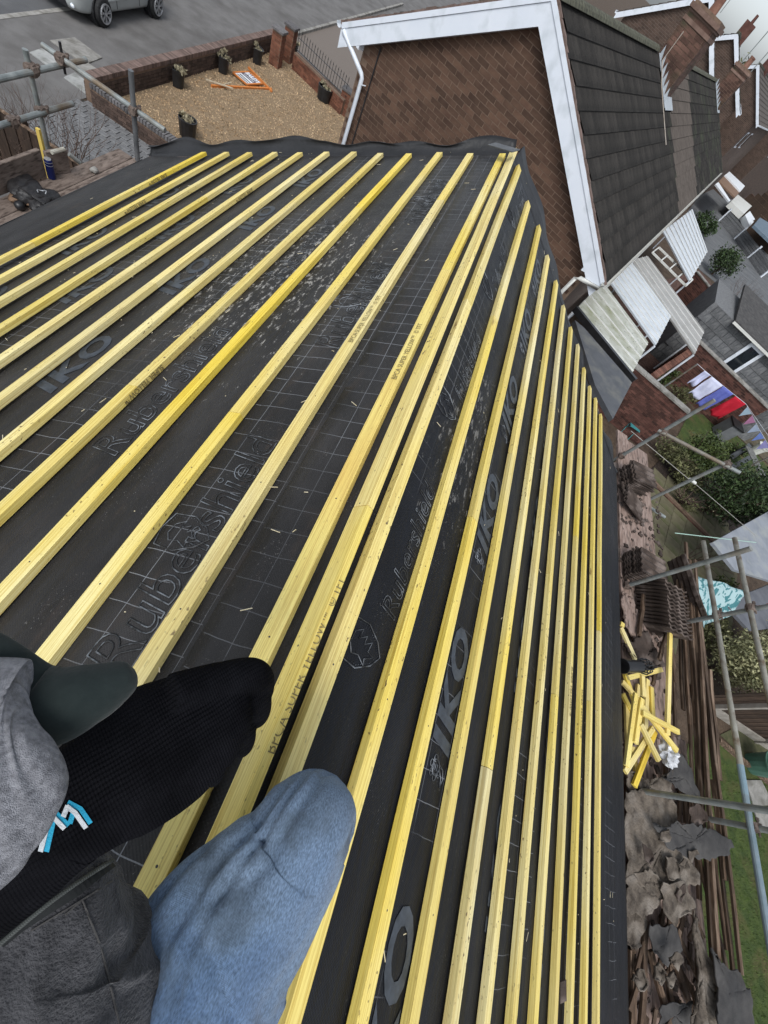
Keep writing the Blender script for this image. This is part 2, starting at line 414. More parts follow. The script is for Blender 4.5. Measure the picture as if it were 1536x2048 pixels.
UPVC = mat('white_plastic', (0.70, 0.74, 0.80), (0.76, 0.79, 0.84), 0.35, 2, c3=(0.6, 0.64, 0.68), s3=4)
CREAM = mat('cream_plastic', (0.62, 0.62, 0.58), (0.72, 0.71, 0.66), 0.4, 3)
TILE = mat('dark_roof_tile', (0.012, 0.011, 0.010), (0.032, 0.028, 0.0245), 0.92, 4.5, bump=0.8, bscale=60, vary=0.28, c3=(0.036, 0.04, 0.026), s3=1.6, spots=(4.5, 0.05, (0.2, 0.2, 0.18)))
TILEB = mat('brown_roof_tile', (0.064, 0.052, 0.044), (0.095, 0.079, 0.068), 0.9, 6, bump=0.5, bscale=60, vary=0.08)
MOSS = mat('mossy_ridge', (0.04, 0.04, 0.028), (0.11, 0.108, 0.075), 0.95, 14, bump=0.8, bscale=50)
LEAD = mat('lead_flashing', (0.30, 0.33, 0.35), (0.42, 0.45, 0.48), 0.5, 9)
TUBE = mat('galvanised_tube', (0.19, 0.21, 0.205), (0.33, 0.35, 0.34), 0.45, 7, metallic=0.35, bump=0.15, bscale=30, c3=(0.2, 0.15, 0.1), s3=2.6)
TUBEP = mat('pale_old_tube', (0.36, 0.34, 0.28), (0.50, 0.48, 0.41), 0.6, 9, metallic=0.15, c3=(0.2, 0.14, 0.09), s3=7)
RUST = mat('rusty_coupler', (0.085, 0.06, 0.048), (0.20, 0.155, 0.13), 0.85, 22, bump=0.6, bscale=60)
BOARD = mat('dusty_scaffold_board', (0.22, 0.15, 0.12), (0.36, 0.27, 0.23), 0.9, 5, stretch=(5, 1, 5), bump=0.4, c3=(0.11, 0.08, 0.065), s3=9, vary=0.1)
BOARDL = mat('dirty_scaffold_board', (0.13, 0.098, 0.08), (0.23, 0.18, 0.15), 0.92, 5, stretch=(4, 1, 4), bump=0.4, c3=(0.07, 0.05, 0.04), s3=11, vary=0.1)
ASPH = mat('asphalt', (0.085, 0.085, 0.088), (0.125, 0.124, 0.126), 0.85, 1.2, detail=10, bump=0.5, bscale=180, c3=(0.07, 0.07, 0.073), s3=0.5, spots=(2.2, 0.03, (0.3, 0.3, 0.3)))
PAVE = mat('pavement_tarmac', (0.12, 0.113, 0.108), (0.165, 0.158, 0.152), 0.9, 1.6, detail=10, bump=0.5, bscale=150, c3=(0.10, 0.093, 0.088), s3=0.9)
KERB = mat('concrete', (0.22, 0.21, 0.19), (0.33, 0.315, 0.29), 0.9, 7, bump=0.3, c3=(0.15, 0.14, 0.12), s3=3, vary=0.1)
SLAB = mat('pale_slab', (0.30, 0.30, 0.29), (0.43, 0.43, 0.41), 0.9, 5, bump=0.3, c3=(0.2, 0.2, 0.185), s3=3, vary=0.08)
BLOCK = mat('grey_block', (0.125, 0.125, 0.128), (0.19, 0.19, 0.19), 0.88, 8, bump=0.4, vary=0.14)
JOINT = mat('dark_joint', (0.025, 0.023, 0.02), (0.045, 0.042, 0.035), 0.95, 8)
GRAV = mat('gravel_stone', (0.33, 0.215, 0.115), (0.52, 0.39, 0.25), 0.85, 2, vary=0.6)
GRAVB = mat('gravel_bed', (0.20, 0.14, 0.08), (0.40, 0.29, 0.18), 0.95, 60, bump=1.0, bscale=90, bdist=0.03)
EARTH = mat('earth', (0.05, 0.033, 0.022), (0.10, 0.068, 0.045), 0.98, 3, bump=0.8, bscale=20, bdist=0.05)
GRASSG = mat('lawn_ground', (0.035, 0.06, 0.012), (0.075, 0.105, 0.022), 0.95, 4, bump=0.9, bscale=60, bdist=0.04, c3=(0.10, 0.085, 0.03), s3=1.4)
BLADE = mat('grass_blade', (0.045, 0.085, 0.012), (0.10, 0.15, 0.03), 0.8, 1, vary=0.4)
LEAFD = mat('dark_leaf', (0.018, 0.035, 0.012), (0.045, 0.075, 0.022), 0.6, 2, vary=0.5)
LEAFG = mat('green_leaf', (0.035, 0.06, 0.015), (0.09, 0.115, 0.03), 0.6, 2, vary=0.5)
LEAFY = mat('yellow_edged_leaf', (0.14, 0.15, 0.07), (0.42, 0.40, 0.22), 0.6, 3, vary=0.5)
LEAFO = mat('olive_leaf', (0.07, 0.075, 0.03), (0.14, 0.14, 0.06), 0.7, 2, vary=0.5)
TWIG = mat('bare_twig', (0.07, 0.045, 0.035), (0.14, 0.095, 0.075), 0.9, 10)
FENCE = mat('brown_fence', (0.028, 0.017, 0.011), (0.06, 0.037, 0.024), 0.9, 5, stretch=(5, 5, 1), vary=0.25, bump=0.3)
CPOST = mat('concrete_post', (0.22, 0.20, 0.17), (0.34, 0.31, 0.27), 0.9, 6, bump=0.3)
OLDW = mat('old_lath_wood', (0.05, 0.031, 0.020), (0.13, 0.083, 0.053), 0.92, 5, stretch=(6, 0.8, 6), c3=(0.24, 0.17, 0.12), s3=3.5, vary=0.35, bump=0.5)
OTILE = mat('old_brown_tile', (0.04, 0.028, 0.022), (0.088, 0.064, 0.052), 0.95, 9, bump=0.6, bscale=50, c3=(0.20, 0.16, 0.14), s3=4, vary=0.2)
FELT = mat('old_roofing_felt', (0.050, 0.039, 0.030), (0.185, 0.152, 0.12), 0.95, 9, bump=1.0, bscale=26, c3=(0.22, 0.19, 0.16), s3=6, bdist=0.02)
FELTG = mat('grey_roofing_felt', (0.040, 0.038, 0.038), (0.085, 0.080, 0.076), 0.9, 6, bump=0.6, bscale=30)
BLACK = mat('black_plastic', (0.012, 0.012, 0.013), (0.025, 0.025, 0.027), 0.35, 5)
RUBBER = mat('rubber', (0.015, 0.015, 0.016), (0.03, 0.03, 0.03), 0.8, 8)
ALLOY = mat('alloy_wheel', (0.55, 0.56, 0.58), (0.62, 0.63, 0.65), 0.3, 3, metallic=0.7)
CARP = mat('silver_green_paint', (0.42, 0.44, 0.43), (0.46, 0.48, 0.47), 0.28, 2, metallic=0.3, spec=0.6)
GLASS = mat('dark_glass', (0.012, 0.015, 0.018), (0.02, 0.025, 0.03), 0.06, 2, spec=0.8)
LAMPG = mat('headlight_glass', (0.55, 0.6, 0.66), (0.75, 0.78, 0.82), 0.12, 8, spec=0.8)
ORANGE = mat('orange_wood', (0.55, 0.17, 0.035), (0.66, 0.24, 0.06), 0.7, 10)
WHITEP = mat('white_board', (0.72, 0.74, 0.76), (0.78, 0.8, 0.82), 0.5, 3)
DARKP = mat('plum_print', (0.07, 0.05, 0.075), (0.09, 0.065, 0.09), 0.5, 3)
DENIM = None

# ------------------------------------------------------------------ the ground
def sheet(name, pts, z, mt, kind='structure', **kw):
    m = MB(); vs = [Vector((p[0], p[1], z)) for p in pts]
    area = sum(vs[i].x * vs[(i + 1) % len(vs)].y - vs[(i + 1) % len(vs)].x * vs[i].y for i in range(len(vs)))
    if area < 0: vs.reverse()
    m.add(vs, [tuple(range(len(vs)))])
    return m.build(name, mt, kind=kind, **kw)
sheet('ground', [(-400, -300), (500, -300), (500, 700), (-400, 700)], 0.0, EARTH)
G0 = lambda x, y, z=0.0: pz(x, y, z)

# our frame: garden-side slope / street-side slope
PITCH = math.radians(29.36); CP, SP = math.cos(PITCH), math.sin(PITCH)
APEX = Vector((0.177, 0, 6.0145))
SLL = Vector((-CP, 0, -SP)); SLR = Vector((CP, 0, -SP))
NLv = Vector((-SP, 0, CP)); NRv = Vector((SP, 0, CP))
def rp(side, y, s, h=0.0):               # a point on our roof
    d, n = (SLL, NLv) if side < 0 else (SLR, NRv)
    return Vector((APEX.x, y, APEX.z)) + d * s + n * h
SL_E, SR_E = 3.44, 3.55                  # slope lengths down to the eaves
YN = -2.6                                # how far the roof runs behind the photographer
VYL, VYR = 4.10, 4.03                    # batten ends at the verge

# neighbour frame
PH = math.radians(-19.68)
NU = Vector((math.cos(PH), math.sin(PH), 0)); NN = Vector((-math.sin(PH), math.cos(PH), 0))
D0 = 8.1
def nb(u, t, z): return NU * u + NN * (D0 + t) + Vector((0, 0, z))
UC = -0.389 * D0

# ------------------------------------------------------------------ OUR HOUSE
house = thing('house', (APEX.x, 1.0, 0), 'house being re-roofed, black membrane and rows of yellow battens on both slopes', 'house')
def wob(y, s, k=0.0):
    return (noise.noise(Vector((y * 1.6, s * 2.2, k))) * 0.007 + noise.noise(Vector((y * 5, s * 7, k + 9))) * 0.0022)
def strip(side, s0, s1, y0, y1, h0, h1, name, mt, seed):
    ny, ns = max(2, int((y1 - y0) / 0.07)), max(2, int((s1 - s0) / 0.05))
    V, UVs, F = [], [], []
    for j in range(ns + 1):
        s = s0 + (s1 - s0) * j / ns
        for i in range(ny + 1):
            y = y0 + (y1 - y0) * i / ny
            ed = noise.noise(Vector((y * 2.1, seed, 3))) * 0.006 if j == ns else 0
            h = h0 + (h1 - h0) * j / ns + wob(y, s, seed)
            if s < 0.001: V.append(Vector((APEX.x, y, APEX.z + h0 / CP)))
            else: V.append(rp(side, y, s + ed, h))
            UVs.append((y, s))
    for j in range(ns):
        for i in range(ny):
            a = j * (ny + 1) + i; q = [a, a + 1, a + ny + 2, a + ny + 1]
            F.append(q if side < 0 else q[::-1])
    n = len(V)                                       # a 3 mm turned edge at the bottom of each sheet
    for i in range(ny + 1):
        V.append(rp(side, y0 + (y1 - y0) * i / ny, s1 + 0.001 + (noise.noise(Vector(((y0 + (y1 - y0) * i / ny) * 2.1, seed, 3))) * 0.006), h1 - 0.004 + wob(y0 + (y1 - y0) * i / ny, s1, seed))); UVs.append((y0, s1))
    for i in range(ny):
        a = ns * (ny + 1) + i; q = [a, a + 1, n + i + 1, n + i]; F.append(q if side < 0 else q[::-1])
    mb = MB(); mb.v = V; mb.f = F; mb.uv = UVs
    return smooth(mb.build(name, mt, house))
edgesL = [0.0, 0.255, 1.07, 1.885, 2.70, SL_E]
edgesR = [0.0, 0.31, 1.115, 1.93, 2.745, SR_E]
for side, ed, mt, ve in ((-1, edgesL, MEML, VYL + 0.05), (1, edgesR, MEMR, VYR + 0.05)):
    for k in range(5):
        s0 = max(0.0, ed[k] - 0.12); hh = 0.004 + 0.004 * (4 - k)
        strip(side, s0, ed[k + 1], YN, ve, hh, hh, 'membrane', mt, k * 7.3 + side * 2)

# verge flap: the membrane runs past the batten ends and curls up
def flap(side, s0, s1, ve, prof, name):
    ns = int((s1 - s0) / 0.04); V = []; F = []; m_ = len(prof(0.5))
    for j in range(ns + 1):
        s = s0 + (s1 - s0) * j / ns
        for k, (dy, dh) in enumerate(prof(s)):
            q = noise.noise(Vector((s * 3.1, k * 0.4, side * 5 + 2)))
            V.append(rp(side, ve + dy + q * 0.012 * k, s, dh + 0.02 + q * 0.02 * k * 0.6))
    for j in range(ns):
        for k in range(m_ - 1):
            a = j * m_ + k; F.append([a, a + 1, a + m_ + 1, a + m_])
    mb = MB(); mb.v = V; mb.f = F
    o = smooth(mb.build(name, MEMF, house))
    sol = o.modifiers.new('thick', 'SOLIDIFY'); sol.thickness = 0.003
    return o
def lerp(a, b, t): return a + (b - a) * t
def profL(s):
    t = min(1, max(0, (3.0 - s) / 2.6)); hh = 0.075 + 0.012 * math.sin(s * 4.1) - 0.03 * max(0, 1 - s / 1.2)
    return [(0.03, -0.018), (0.075, 0.0), (0.115, hh * 0.4), (0.13, hh * 0.8), (0.125, hh)]
flap(-1, 0.0, SL_E, VYL, profL, 'verge_flap')
def profR(s):
    t = max(0.0, 1 - s / 1.35); wd = 0.05 + 0.24 * t ** 0.6
    return [(0.03, -0.018), (0.03 + wd * 0.35, -0.005), (0.03 + wd * 0.7, 0.02 * t), (0.03 + wd, 0.055 * t), (0.035 + wd, 0.02 * t)]
flap(1, 0.0, SR_E, VYR, profR, 'verge_flap')
# a short offcut of dry-verge strip lying on the flap by the ridge
a_, b_ = pN(983, 288, rp(-1, 0, 0, 0.12), NLv), pN(1032, 302, rp(-1, 0, 0, 0.12), NLv)
MB().beam(a_, b_, 0.075, 0.006, NLv).build('verge_strip', mat('grey_strip', (0.07, 0.072, 0.076), (0.11, 0.112, 0.118), 0.6, 9), house)

# battens: every course is made of one or two lengths butted together
BW, BT = 0.047, 0.025
def batten(side, s, y0, y1, h=0.012, mt=YB, w_=BW, t_=BT, seed=0):
    n = max(2, int((y1 - y0) / 0.25)); V = []; F = []; UVs = []
    dn = SLL if side < 0 else SLR; nn_ = NLv if side < 0 else NRv
    cs = [(-w_ / 2, 0), (w_ / 2, 0), (w_ / 2, t_), (-w_ / 2, t_)]
    def pos(i, c):
        y = y0 + (y1 - y0) * i / n
        off = noise.noise(Vector((y * 0.9, seed * 3.3, 1))) * 0.0045 + noise.noise(Vector((y * 6, seed * 3.3, 1))) * 0.0008
        hz = noise.noise(Vector((y * 1.1, seed * 5.1, 7))) * 0.003
        return rp(side, y, s, h) + dn * (c[0] + off) + nn_ * (c[1] + hz)
    per = 0
    for k in range(4):
        a, b = cs[k], cs[(k + 1) % 4]; ln = math.hypot(a[0] - b[0], a[1] - b[1]); base = len(V)
        for i in range(n + 1):
            y = y0 + (y1 - y0) * i / n
            V += [pos(i, a), pos(i, b)]; UVs += [(y, per), (y, per + ln)]
        for i in range(n):
            q = [base + 2 * i, base + 2 * i + 1, base + 2 * i + 3, base + 2 * i + 2]
            F.append(q)
        per += ln
    for i, fl in ((0, 1), (n, 0)):
        base = len(V); V += [pos(i, c) for c in cs]; UVs += [(c[0] * 3, c[1] * 3) for c in cs]
        F.append([base, base + 1, base + 2, base + 3])
    mb = MB(); mb.v = V; mb.f = F; mb.uv = UVs
    o = mb.build('batten', mt, house)
    bm = bmesh.new(); bm.from_mesh(o.data); bmesh.ops.recalc_face_normals(bm, faces=bm.faces); bm.to_mesh(o.data); bm.free()
    return o
GL, GR = 0.257, 0.2454
rb = random.Random(3)
LS = [0.0777 + 0.2453 * k for k in range(12)]; RS = [0.0581 + 0.2318 * k for k in range(12)]
for k, s in enumerate(LS):
    end = VYL + rb.uniform(-0.03, 0.03); j = rb.uniform(0.2, 3.4)
    mt = YO if k in (0,) or k == 1 and False else YB
    j = {0: 2.1, 1: 3.05, 2: 0.9, 5: 1.7}.get(k, j)
    batten(-1, s, YN, j - 0.001, 0.022, mt, seed=k); batten(-1, s, j + 0.001, end, 0.022, YB, seed=k + 0.01)
for k, s in enumerate(RS):
    end = [4.05, 3.96, 4.08, 4.03, 4.03, 4.01, 4.02, 4.08, 4.01, 4.0, 4.09, 4.09][k]
    j = [1.95, 2.2, 1.0, 1.6, 0.2, 2.4, 1.3, 0.7, 1.9, 2.8, 0.9, 1.5][k]
    batten(1, s, YN, j - 0.001, 0.022, YB, seed=k + 40); batten(1, s, j + 0.001, end, 0.022, YB, seed=k + 40.01)
# ridge batten, laid beside the apex
def ridge_batten(y0, y1, seed):
    o = batten(-1, 0.0, y0, y1, 0.0, YB, w_=0.053, seed=seed)
    org = origin_of(house); R = Matrix.Rotation(-PITCH, 4, 'Y')
    for v in o.data.vertices:
        p = v.co + org; q = R @ (p - APEX.xyz.copy().__class__((APEX.x, p.y, APEX.z)))
        v.co = Vector((APEX.x - 0.0035 * (p.y - 0.2) + q.x, p.y, APEX.z + 0.034 + q.z)) - org
    return o
ridge_batten(YN, 0.617, 77); ridge_batten(0.620, 4.12, 77.01)

# dark felt strip along the apex, barge board and gutters
MB().beam(rp(1, YN, 0.05, 0.012), rp(1, 4.06, 0.05, 0.012), 0.09, 0.004, NRv).build('ridge_strip', MEMF, house)
for side, SE, ve in ((-1, SL_E, VYL), (1, SR_E, VYR)):
    a = rp(side, ve + 0.045, 0.06, -0.06); b = rp(side, ve + 0.045, SE, -0.06)
    MB().beam(a, b, 0.022, 0.13, NLv if side < 0 else NRv).build('barge_board', mat('pale_barge', (0.34, 0.25, 0.22), (0.46, 0.36, 0.32), 0.8, 8), house)
    e = rp(side, 0, SE - 0.05, -0.03)
    g = MB()
    for k in range(6):
        a1 = math.pi + math.pi * k / 6; a2 = math.pi + math.pi * (k + 1) / 6
        c = Vector((e.x + (0.045 if side > 0 else -0.045), 0, e.z - 0.03))
        p1 = c + Vector((math.cos(a1) * 0.055, 0, math.sin(a1) * 0.055)); p2 = c + Vector((math.cos(a2) * 0.055, 0, math.sin(a2) * 0.055))
        g.beam(Vector((((p1 + p2) / 2).x, YN, ((p1 + p2) / 2).z)), Vector((((p1 + p2) / 2).x, ve, ((p1 + p2) / 2).z)), 0.004, (p2 - p1).length + 0.004, up=(p2 - p1).normalized())
    g.build('gutter', BLACK, house)
# body of the house under the roof
yA, yB = YN, 3.98
xl, xr_ = rp(-1, 0, SL_E - 0.28).x, rp(1, 0, SR_E - 0.28).x
zl, zr = rp(-1, 0, SL_E - 0.28, -0.1).z, rp(1, 0, SR_E - 0.28, -0.1).z
HB = brick_mat('house_brickwork', (0.11, 0.055, 0.035), (0.15, 0.08, 0.05), (0.17, 0.12, 0.09))
def wall_uv(pts, off, name, mt, parent, uvs):
    m = MB(); m.v = [Vector(p) for p in pts] + [Vector(p) + Vector(off) for p in pts]
    n = len(pts); m.f = [list(range(n)), list(reversed(range(n, 2 * n)))] + [[i, n + i, n + (i + 1) % n, (i + 1) % n] for i in range(n)]
    m.uv = list(uvs) + list(uvs)
    return m.build(name, mt, parent)
gz = APEX.z - 0.1
pts = [(xl, yB, 0), (xr_, yB, 0), (xr_, yB, zr), (APEX.x, yB, gz), (xl, yB, zl)]
wall_uv(pts, (0, -0.2, 0), 'wall', HB, house, [(p[0], p[2]) for p in pts])
for X, z, o in ((xl, zl, 0.2), (xr_, zr, -0.2)):
    pts = [(X, yA, 0), (X, yB - 0.2, 0), (X, yB - 0.2, z), (X, yA, z)]
    wall_uv(pts, (o, 0, 0), 'wall', HB, house, [(p[1], p[2]) for p in pts])

# ------------------------------------------------------------------ printing on the membrane and the battens
def text_me(body, size, outline=0.0, bold=0.0, shear=0.0, sx=1.0, mt=PRINT, spacing=1.0):
    cu = bpy.data.curves.new('lettering', 'FONT'); cu.body = body; cu.size = size; cu.shear = shear; cu.space_character = spacing
    cu.resolution_u = 3
    if outline: cu.fill_mode = 'NONE'; cu.bevel_depth = outline; cu.bevel_resolution = 0
    cu.offset = bold
    to = bpy.data.objects.new('lettering', cu); COL.objects.link(to)
    bpy.context.view_layer.update()
    me = bpy.data.meshes.new_from_object(to.evaluated_get(bpy.context.evaluated_depsgraph_get()))
    bpy.data.objects.remove(to)
    if sx != 1.0:
        for v in me.vertices: v.co.x *= sx
    if outline:
        for v in me.vertices: v.co.z *= 0.3
    me.materials.clear(); me.materials.append(mt)
    return me
def frame(p, d, up):
    d = Vector(d).normalized(); n = d.cross(Vector(up)).normalized(); u = n.cross(d)
    M = Matrix((d, u, n)).transposed().to_4x4(); M.translation = p; return M
def mem_h(side, y, s):
    ed = edgesL if side < 0 else edgesR
    for k in range(5):
        if s <= ed[k + 1]: return 0.004 + 0.004 * (4 - k) + wob(y, s, k * 7.3 + side * 2)
    return 0.01
def on_roof(me, side, y, s, name, rev=False, h=0.0):
    if y + max(v.co.x for v in me.vertices) > 4.0: return
    dn = SLL if side < 0 else SLR; n_ = NLv if side < 0 else NRv
    me = me.copy(); org = origin_of(house)
    for v in me.vertices:
        yy = y + v.co.x; ss = s + v.co.y * (1 if side < 0 else -1)
        v.co = rp(side, yy, ss, mem_h(side, yy, ss) + 0.0022 + v.co.z) - org
    o = bpy.data.objects.new(name, me); COL.objects.link(o); o.parent = house
    return o
def dice(me, st=0.03):
    bm = bmesh.new(); bm.from_mesh(me)
    for ax in (0, 1):
        lo = min(v.co[ax] for v in bm.verts); hi = max(v.co[ax] for v in bm.verts); q = lo + st
        while q < hi:
            p = Vector((0, 0, 0)); p[ax] = q; n = Vector((0, 0, 0)); n[ax] = 1
            bmesh.ops.bisect_plane(bm, geom=bm.verts[:] + bm.edges[:] + bm.faces[:], plane_co=p, plane_no=n); q += st
    bm.to_mesh(me); bm.free(); return me
IKO = text_me('IKO', 0.162, bold=0.006, shear=0.2, spacing=1.08)
lo_ = min(v.co.x for v in IKO.vertices); wd_ = max(v.co.x for v in IKO.vertices) - lo_
for v in IKO.vertices: v.co.x = (v.co.x - lo_) * 0.42 / wd_
IKO = dice(IKO)
RUB = text_me('Rubershield', 0.105, outline=0.0016, shear=0.15, mt=LINEP, spacing=1.02)
RUBL = text_me('Rubershield', 0.17, outline=0.0022, shear=0.15, mt=LINEP, spacing=1.0)
def emblem(sc):
    m = MB()
    def line(pts, r=0.0016):
        m.pipe([Vector((x * sc, y * sc, 0)) for x, y in pts], r, 4)
    for cx, cy, r in ((0, 0, 0.30), (0.32, 0.1, 0.14), (0.1, 0.36, 0.13), (-0.22, 0.3, 0.13), (-0.36, 0, 0.13), (-0.2, -0.3, 0.13)):
        line([(cx + r * math.cos(t * 0.5236), cy + r * math.sin(t * 0.5236)) for t in range(13)])
    line([(0.15, -0.3), (0.0, -0.62), (-0.3, -0.75), (-0.62, -0.62), (-0.3, -0.58), (-0.1, -0.42), (0.02, -0.28)])
    line([(-0.12, -0.1), (0.12, -0.12)]); line([(-0.12, 0.05), (0.12, 0.03)]); line([(-0.1, 0.17), (0.1, 0.16)])
    me = bpy.data.meshes.new('emblem'); me.from_pydata(m.v, [], m.f); me.materials.append(LINEP); return me
EMB = emblem(0.075)
def shield(sc):
    m = MB(); pts = [(-0.5, 0.6), (0.0, 0.72), (0.5, 0.6), (0.55, 0.0), (0.3, -0.5), (0.0, -0.75), (-0.3, -0.5), (-0.55, 0.0), (-0.5, 0.6)]
    m.pipe([Vector((x * sc, y * sc, 0)) for x, y in pts], 0.0018, 4)
    for i in range(8):
        for t in range(6):
            x = lerp(pts[i][0], pts[i + 1][0], t / 6) * 0.87; y = lerp(pts[i][1], pts[i + 1][1], t / 6) * 0.87
            m.ball((x * sc, y * sc, 0), 0.0012, 0.0012, 0.0008, 5, 3)
    m.pipe([Vector((x * sc, y * sc, 0)) for x, y in [(-0.3, 0.3), (-0.1, 0.45), (0.2, 0.4), (0.35, 0.15), (0.1, 0.2), (0.25, -0.05), (0.05, -0.05), (0.2, -0.3), (-0.05, -0.25), (-0.1, -0.5), (-0.25, -0.2), (-0.4, -0.25), (-0.25, 0.05), (-0.3, 0.3)]], 0.0016, 4)
    me = bpy.data.meshes.new('shield'); me.from_pydata(m.v, [], m.f); me.materials.append(LINEP); return me
SHD = shield(0.11)
for k in range(-1, 5):
    on_roof(IKO, 1, 0.165 + 0.79 * k, 0.722, 'printed_logo'); on_roof(EMB, 1, 0.125 + 0.79 * k, 0.66, 'printed_emblem')
    on_roof(IKO, 1, -0.28 + 0.79 * k, 1.30, 'printed_logo'); on_roof(IKO, 1, 0.35 + 0.79 * k, 1.79, 'printed_logo'); on_roof(IKO, 1, -0.1 + 0.79 * k, 2.28, 'printed_logo')
    on_roof(EMB, 1, -0.32 + 0.79 * k, 1.24, 'printed_emblem')
    on_roof(RUB, 1, 0.41 + 1.02 * k, 0.252, 'printed_name')
    on_roof(IKO, -1, 0.86 + 0.83 * k - 0.83, 1.42, 'printed_logo'); on_roof(IKO, -1, 1.50 + 0.83 * k - 0.83, 1.95, 'printed_logo'); on_roof(IKO, -1, 1.2 + 0.83 * k - 0.83, 2.45, 'printed_logo')
    on_roof(RUBL, -1, 0.02 + 1.36 * k - 1.36 * 0, 0.375, 'printed_name'); on_roof(SHD, -1, 0.42 + 1.36 * k - 1.36 * 0, 0.47, 'printed_shield')
    on_roof(RUBL, -1, 0.62 + 1.3 * k - 1.3 * 0, 0.90, 'printed_name')
    on_roof(SHD, 1, 0.30 + 1.02 * k, 0.16, 'printed_shield')
SY = text_me('SUPER YELLOW\u2122', 0.036, bold=0.0006, mt=INK, sx=0.98, spacing=1.0)
SYT = text_me('BPCA SUPER YELLOW\u2122  \u00a9 TFT', 0.028, mt=INK)
def on_batten(me, side, k, y, rev, face='top'):
    s = (LS if side < 0 else RS)[k]; dn = SLL if side < 0 else SLR; n_ = NLv if side < 0 else NRv
    d = Vector((0, -1, 0)) if rev else Vector((0, 1, 0))
    if face == 'top':
        up = n_.cross(d); p = rp(side, y, s, 0.022 + BT + 0.0035) - up * 0.012
    else:                                  # the upslope side
        nn_ = -dn; up = nn_.cross(d); p = rp(side, y, s, 0.022 + BT / 2) - dn * (BW / 2 + 0.0045) - up * 0.011
    return inst('batten_print', me, frame(p, d, up), house)
SYS = text_me('SUPER YELLOW\u2122', 0.030, bold=0.0006, mt=INK)
inst('batten_print', SYT, frame(Vector((APEX.x + 0.012, 0.0, APEX.z + 0.034 + BT + 0.0075)), (0, 1, 0), (-1, 0, 0)), house)
on_batten(SYS, -1, 4, 1.10, True, 'side'); on_batten(SYS, -1, 9, 0.78, True, 'side'); on_batten(SYS, -1, 11, 3.5, True, 'side')
on_batten(SYS, -1, 7, 3.2, True, 'side'); on_batten(SYS, -1, 10, 2.9, True, 'side')
on_batten(SY, 1, 8, 0.95, True); on_batten(SY, 1, 9, 0.9, True); on_batten(SYT, -1, 1, 1.4, False); on_batten(SYT, -1, 0, 1.2, False)

# loose splinters and nails on the membrane
m = MB(); rs = random.Random(5)
for i in range(260):
    side = rs.choice((-1, -1, 1)); y = rs.uniform(-0.4, 4.2); s = rs.uniform(0.1, 3.1); a = rs.uniform(0, math.pi); l = rs.choice((0.004, 0.006, 0.012, 0.03))
    p = rp(side, y, s, 0.03); d = Vector((0, 1, 0)) * math.cos(a) + (SLL if side < 0 else SLR) * math.sin(a)
    m.beam(p - d * l / 2, p + d * l / 2, 0.002, 0.0015, NLv if side < 0 else NRv)
m.build('wood_splinters', mat('splinter', (0.6, 0.5, 0.3), (0.7, 0.62, 0.45), 0.8, 20), kind='stuff', label='pale wood splinters scattered over the black roof membrane')

# ------------------------------------------------------------------ THE HOUSES NEXT DOOR
def tile_mesh(w_, l_, mt, nr=8, amp=0.010, th=0.024):
    m = MB(); n = nr * 2
    for j, (y, z) in enumerate(((0, th), (l_, 0.0))):
        for i in range(n + 1):
            x = -w_ / 2 + w_ * i / n; m.v.append(Vector((x, y, z + th + (amp if i % 2 else -amp) * 0.5)))
    for i in range(n): m.f.append([i, i + 1, n + 1 + i + 1, n + 1 + i])
    b = len(m.v)
    for i in range(n + 1): m.v.append(Vector((-w_ / 2 + w_ * i / n, 0, -0.002)))
    for i in range(n): m.f.append([i + 1, i, b + i, b + i + 1])
    me = bpy.data.meshes.new('roof_tile'); me.from_pydata(m.v, [], m.f); me.materials.append(mt); return me
T_D, T_B = tile_mesh(0.298, 0.32, TILE), tile_mesh(0.298, 0.32, TILEB)

nh = thing('house', nb(UC, 0, 0), 'brown brick end-of-row house with white bargeboards and ribbed dark tile roof', 'house')
APZ, EVZ, HW = 6.475, 4.69, 3.03
PN = math.atan2(APZ - EVZ, HW); cN, sN = math.cos(PN), math.sin(PN)
LEN = 22.8
def nroof(side, t, s, h=0.0):
    return nb(UC, t, APZ) + (NU * (cN * side) + Vector((0, 0, -sN))) * s + (NU * (sN * side) + Vector((0, 0, cN))) * h
SLN = HW / cN
# gable wall core (mortar) behind the bricks
wx = HW - 0.42
core = [nb(UC - wx, 0.141, 0), nb(UC + wx + 0.12, 0.141, 0), nb(UC + wx + 0.12, 0.141, EVZ + 0.12), nb(UC, 0.141, APZ - 0.16), nb(UC - wx, 0.141, EVZ + 0.12)]
MB().prism(core, NN * 0.224).build('mortar_core', MORT, nh)
NB2 = brick_mat('facade_brickwork', (0.062, 0.040, 0.030), (0.10, 0.064, 0.048), (0.14, 0.11, 0.09))
for sd in (-1, 1):
    uo = UC + sd * (wx if sd < 0 else wx + 0.12)
    p = [nb(uo, 0.37, 0), nb(uo, LEN - 0.2, 0), nb(uo, LEN - 0.2, EVZ), nb(uo, 0.37, EVZ)]
    wall_uv(p, NU * (-0.2 * sd), 'wall', NB2, nh, [(0, 0), (LEN, 0), (LEN, EVZ), (0, EVZ)])
BRM = []
for k in range(4):
    m = MB(); rk = random.Random(k)
    m.box((0, 0, 0), 0.213, 0.03, 0.064)
    m.v = [v + Vector((rk.uniform(-0.002, 0.002), rk.uniform(-0.001, 0.001), rk.uniform(-0.0015, 0.0015))) for v in m.v]
    me = bpy.data.meshes.new('brick'); me.from_pydata(m.v, [], m.f); me.materials.append(BRICK); BRM.append(me)
Rn = Matrix((NU, NN, Vector((0, 0, 1)))).transposed()
cells = []
rz = random.Random(11)
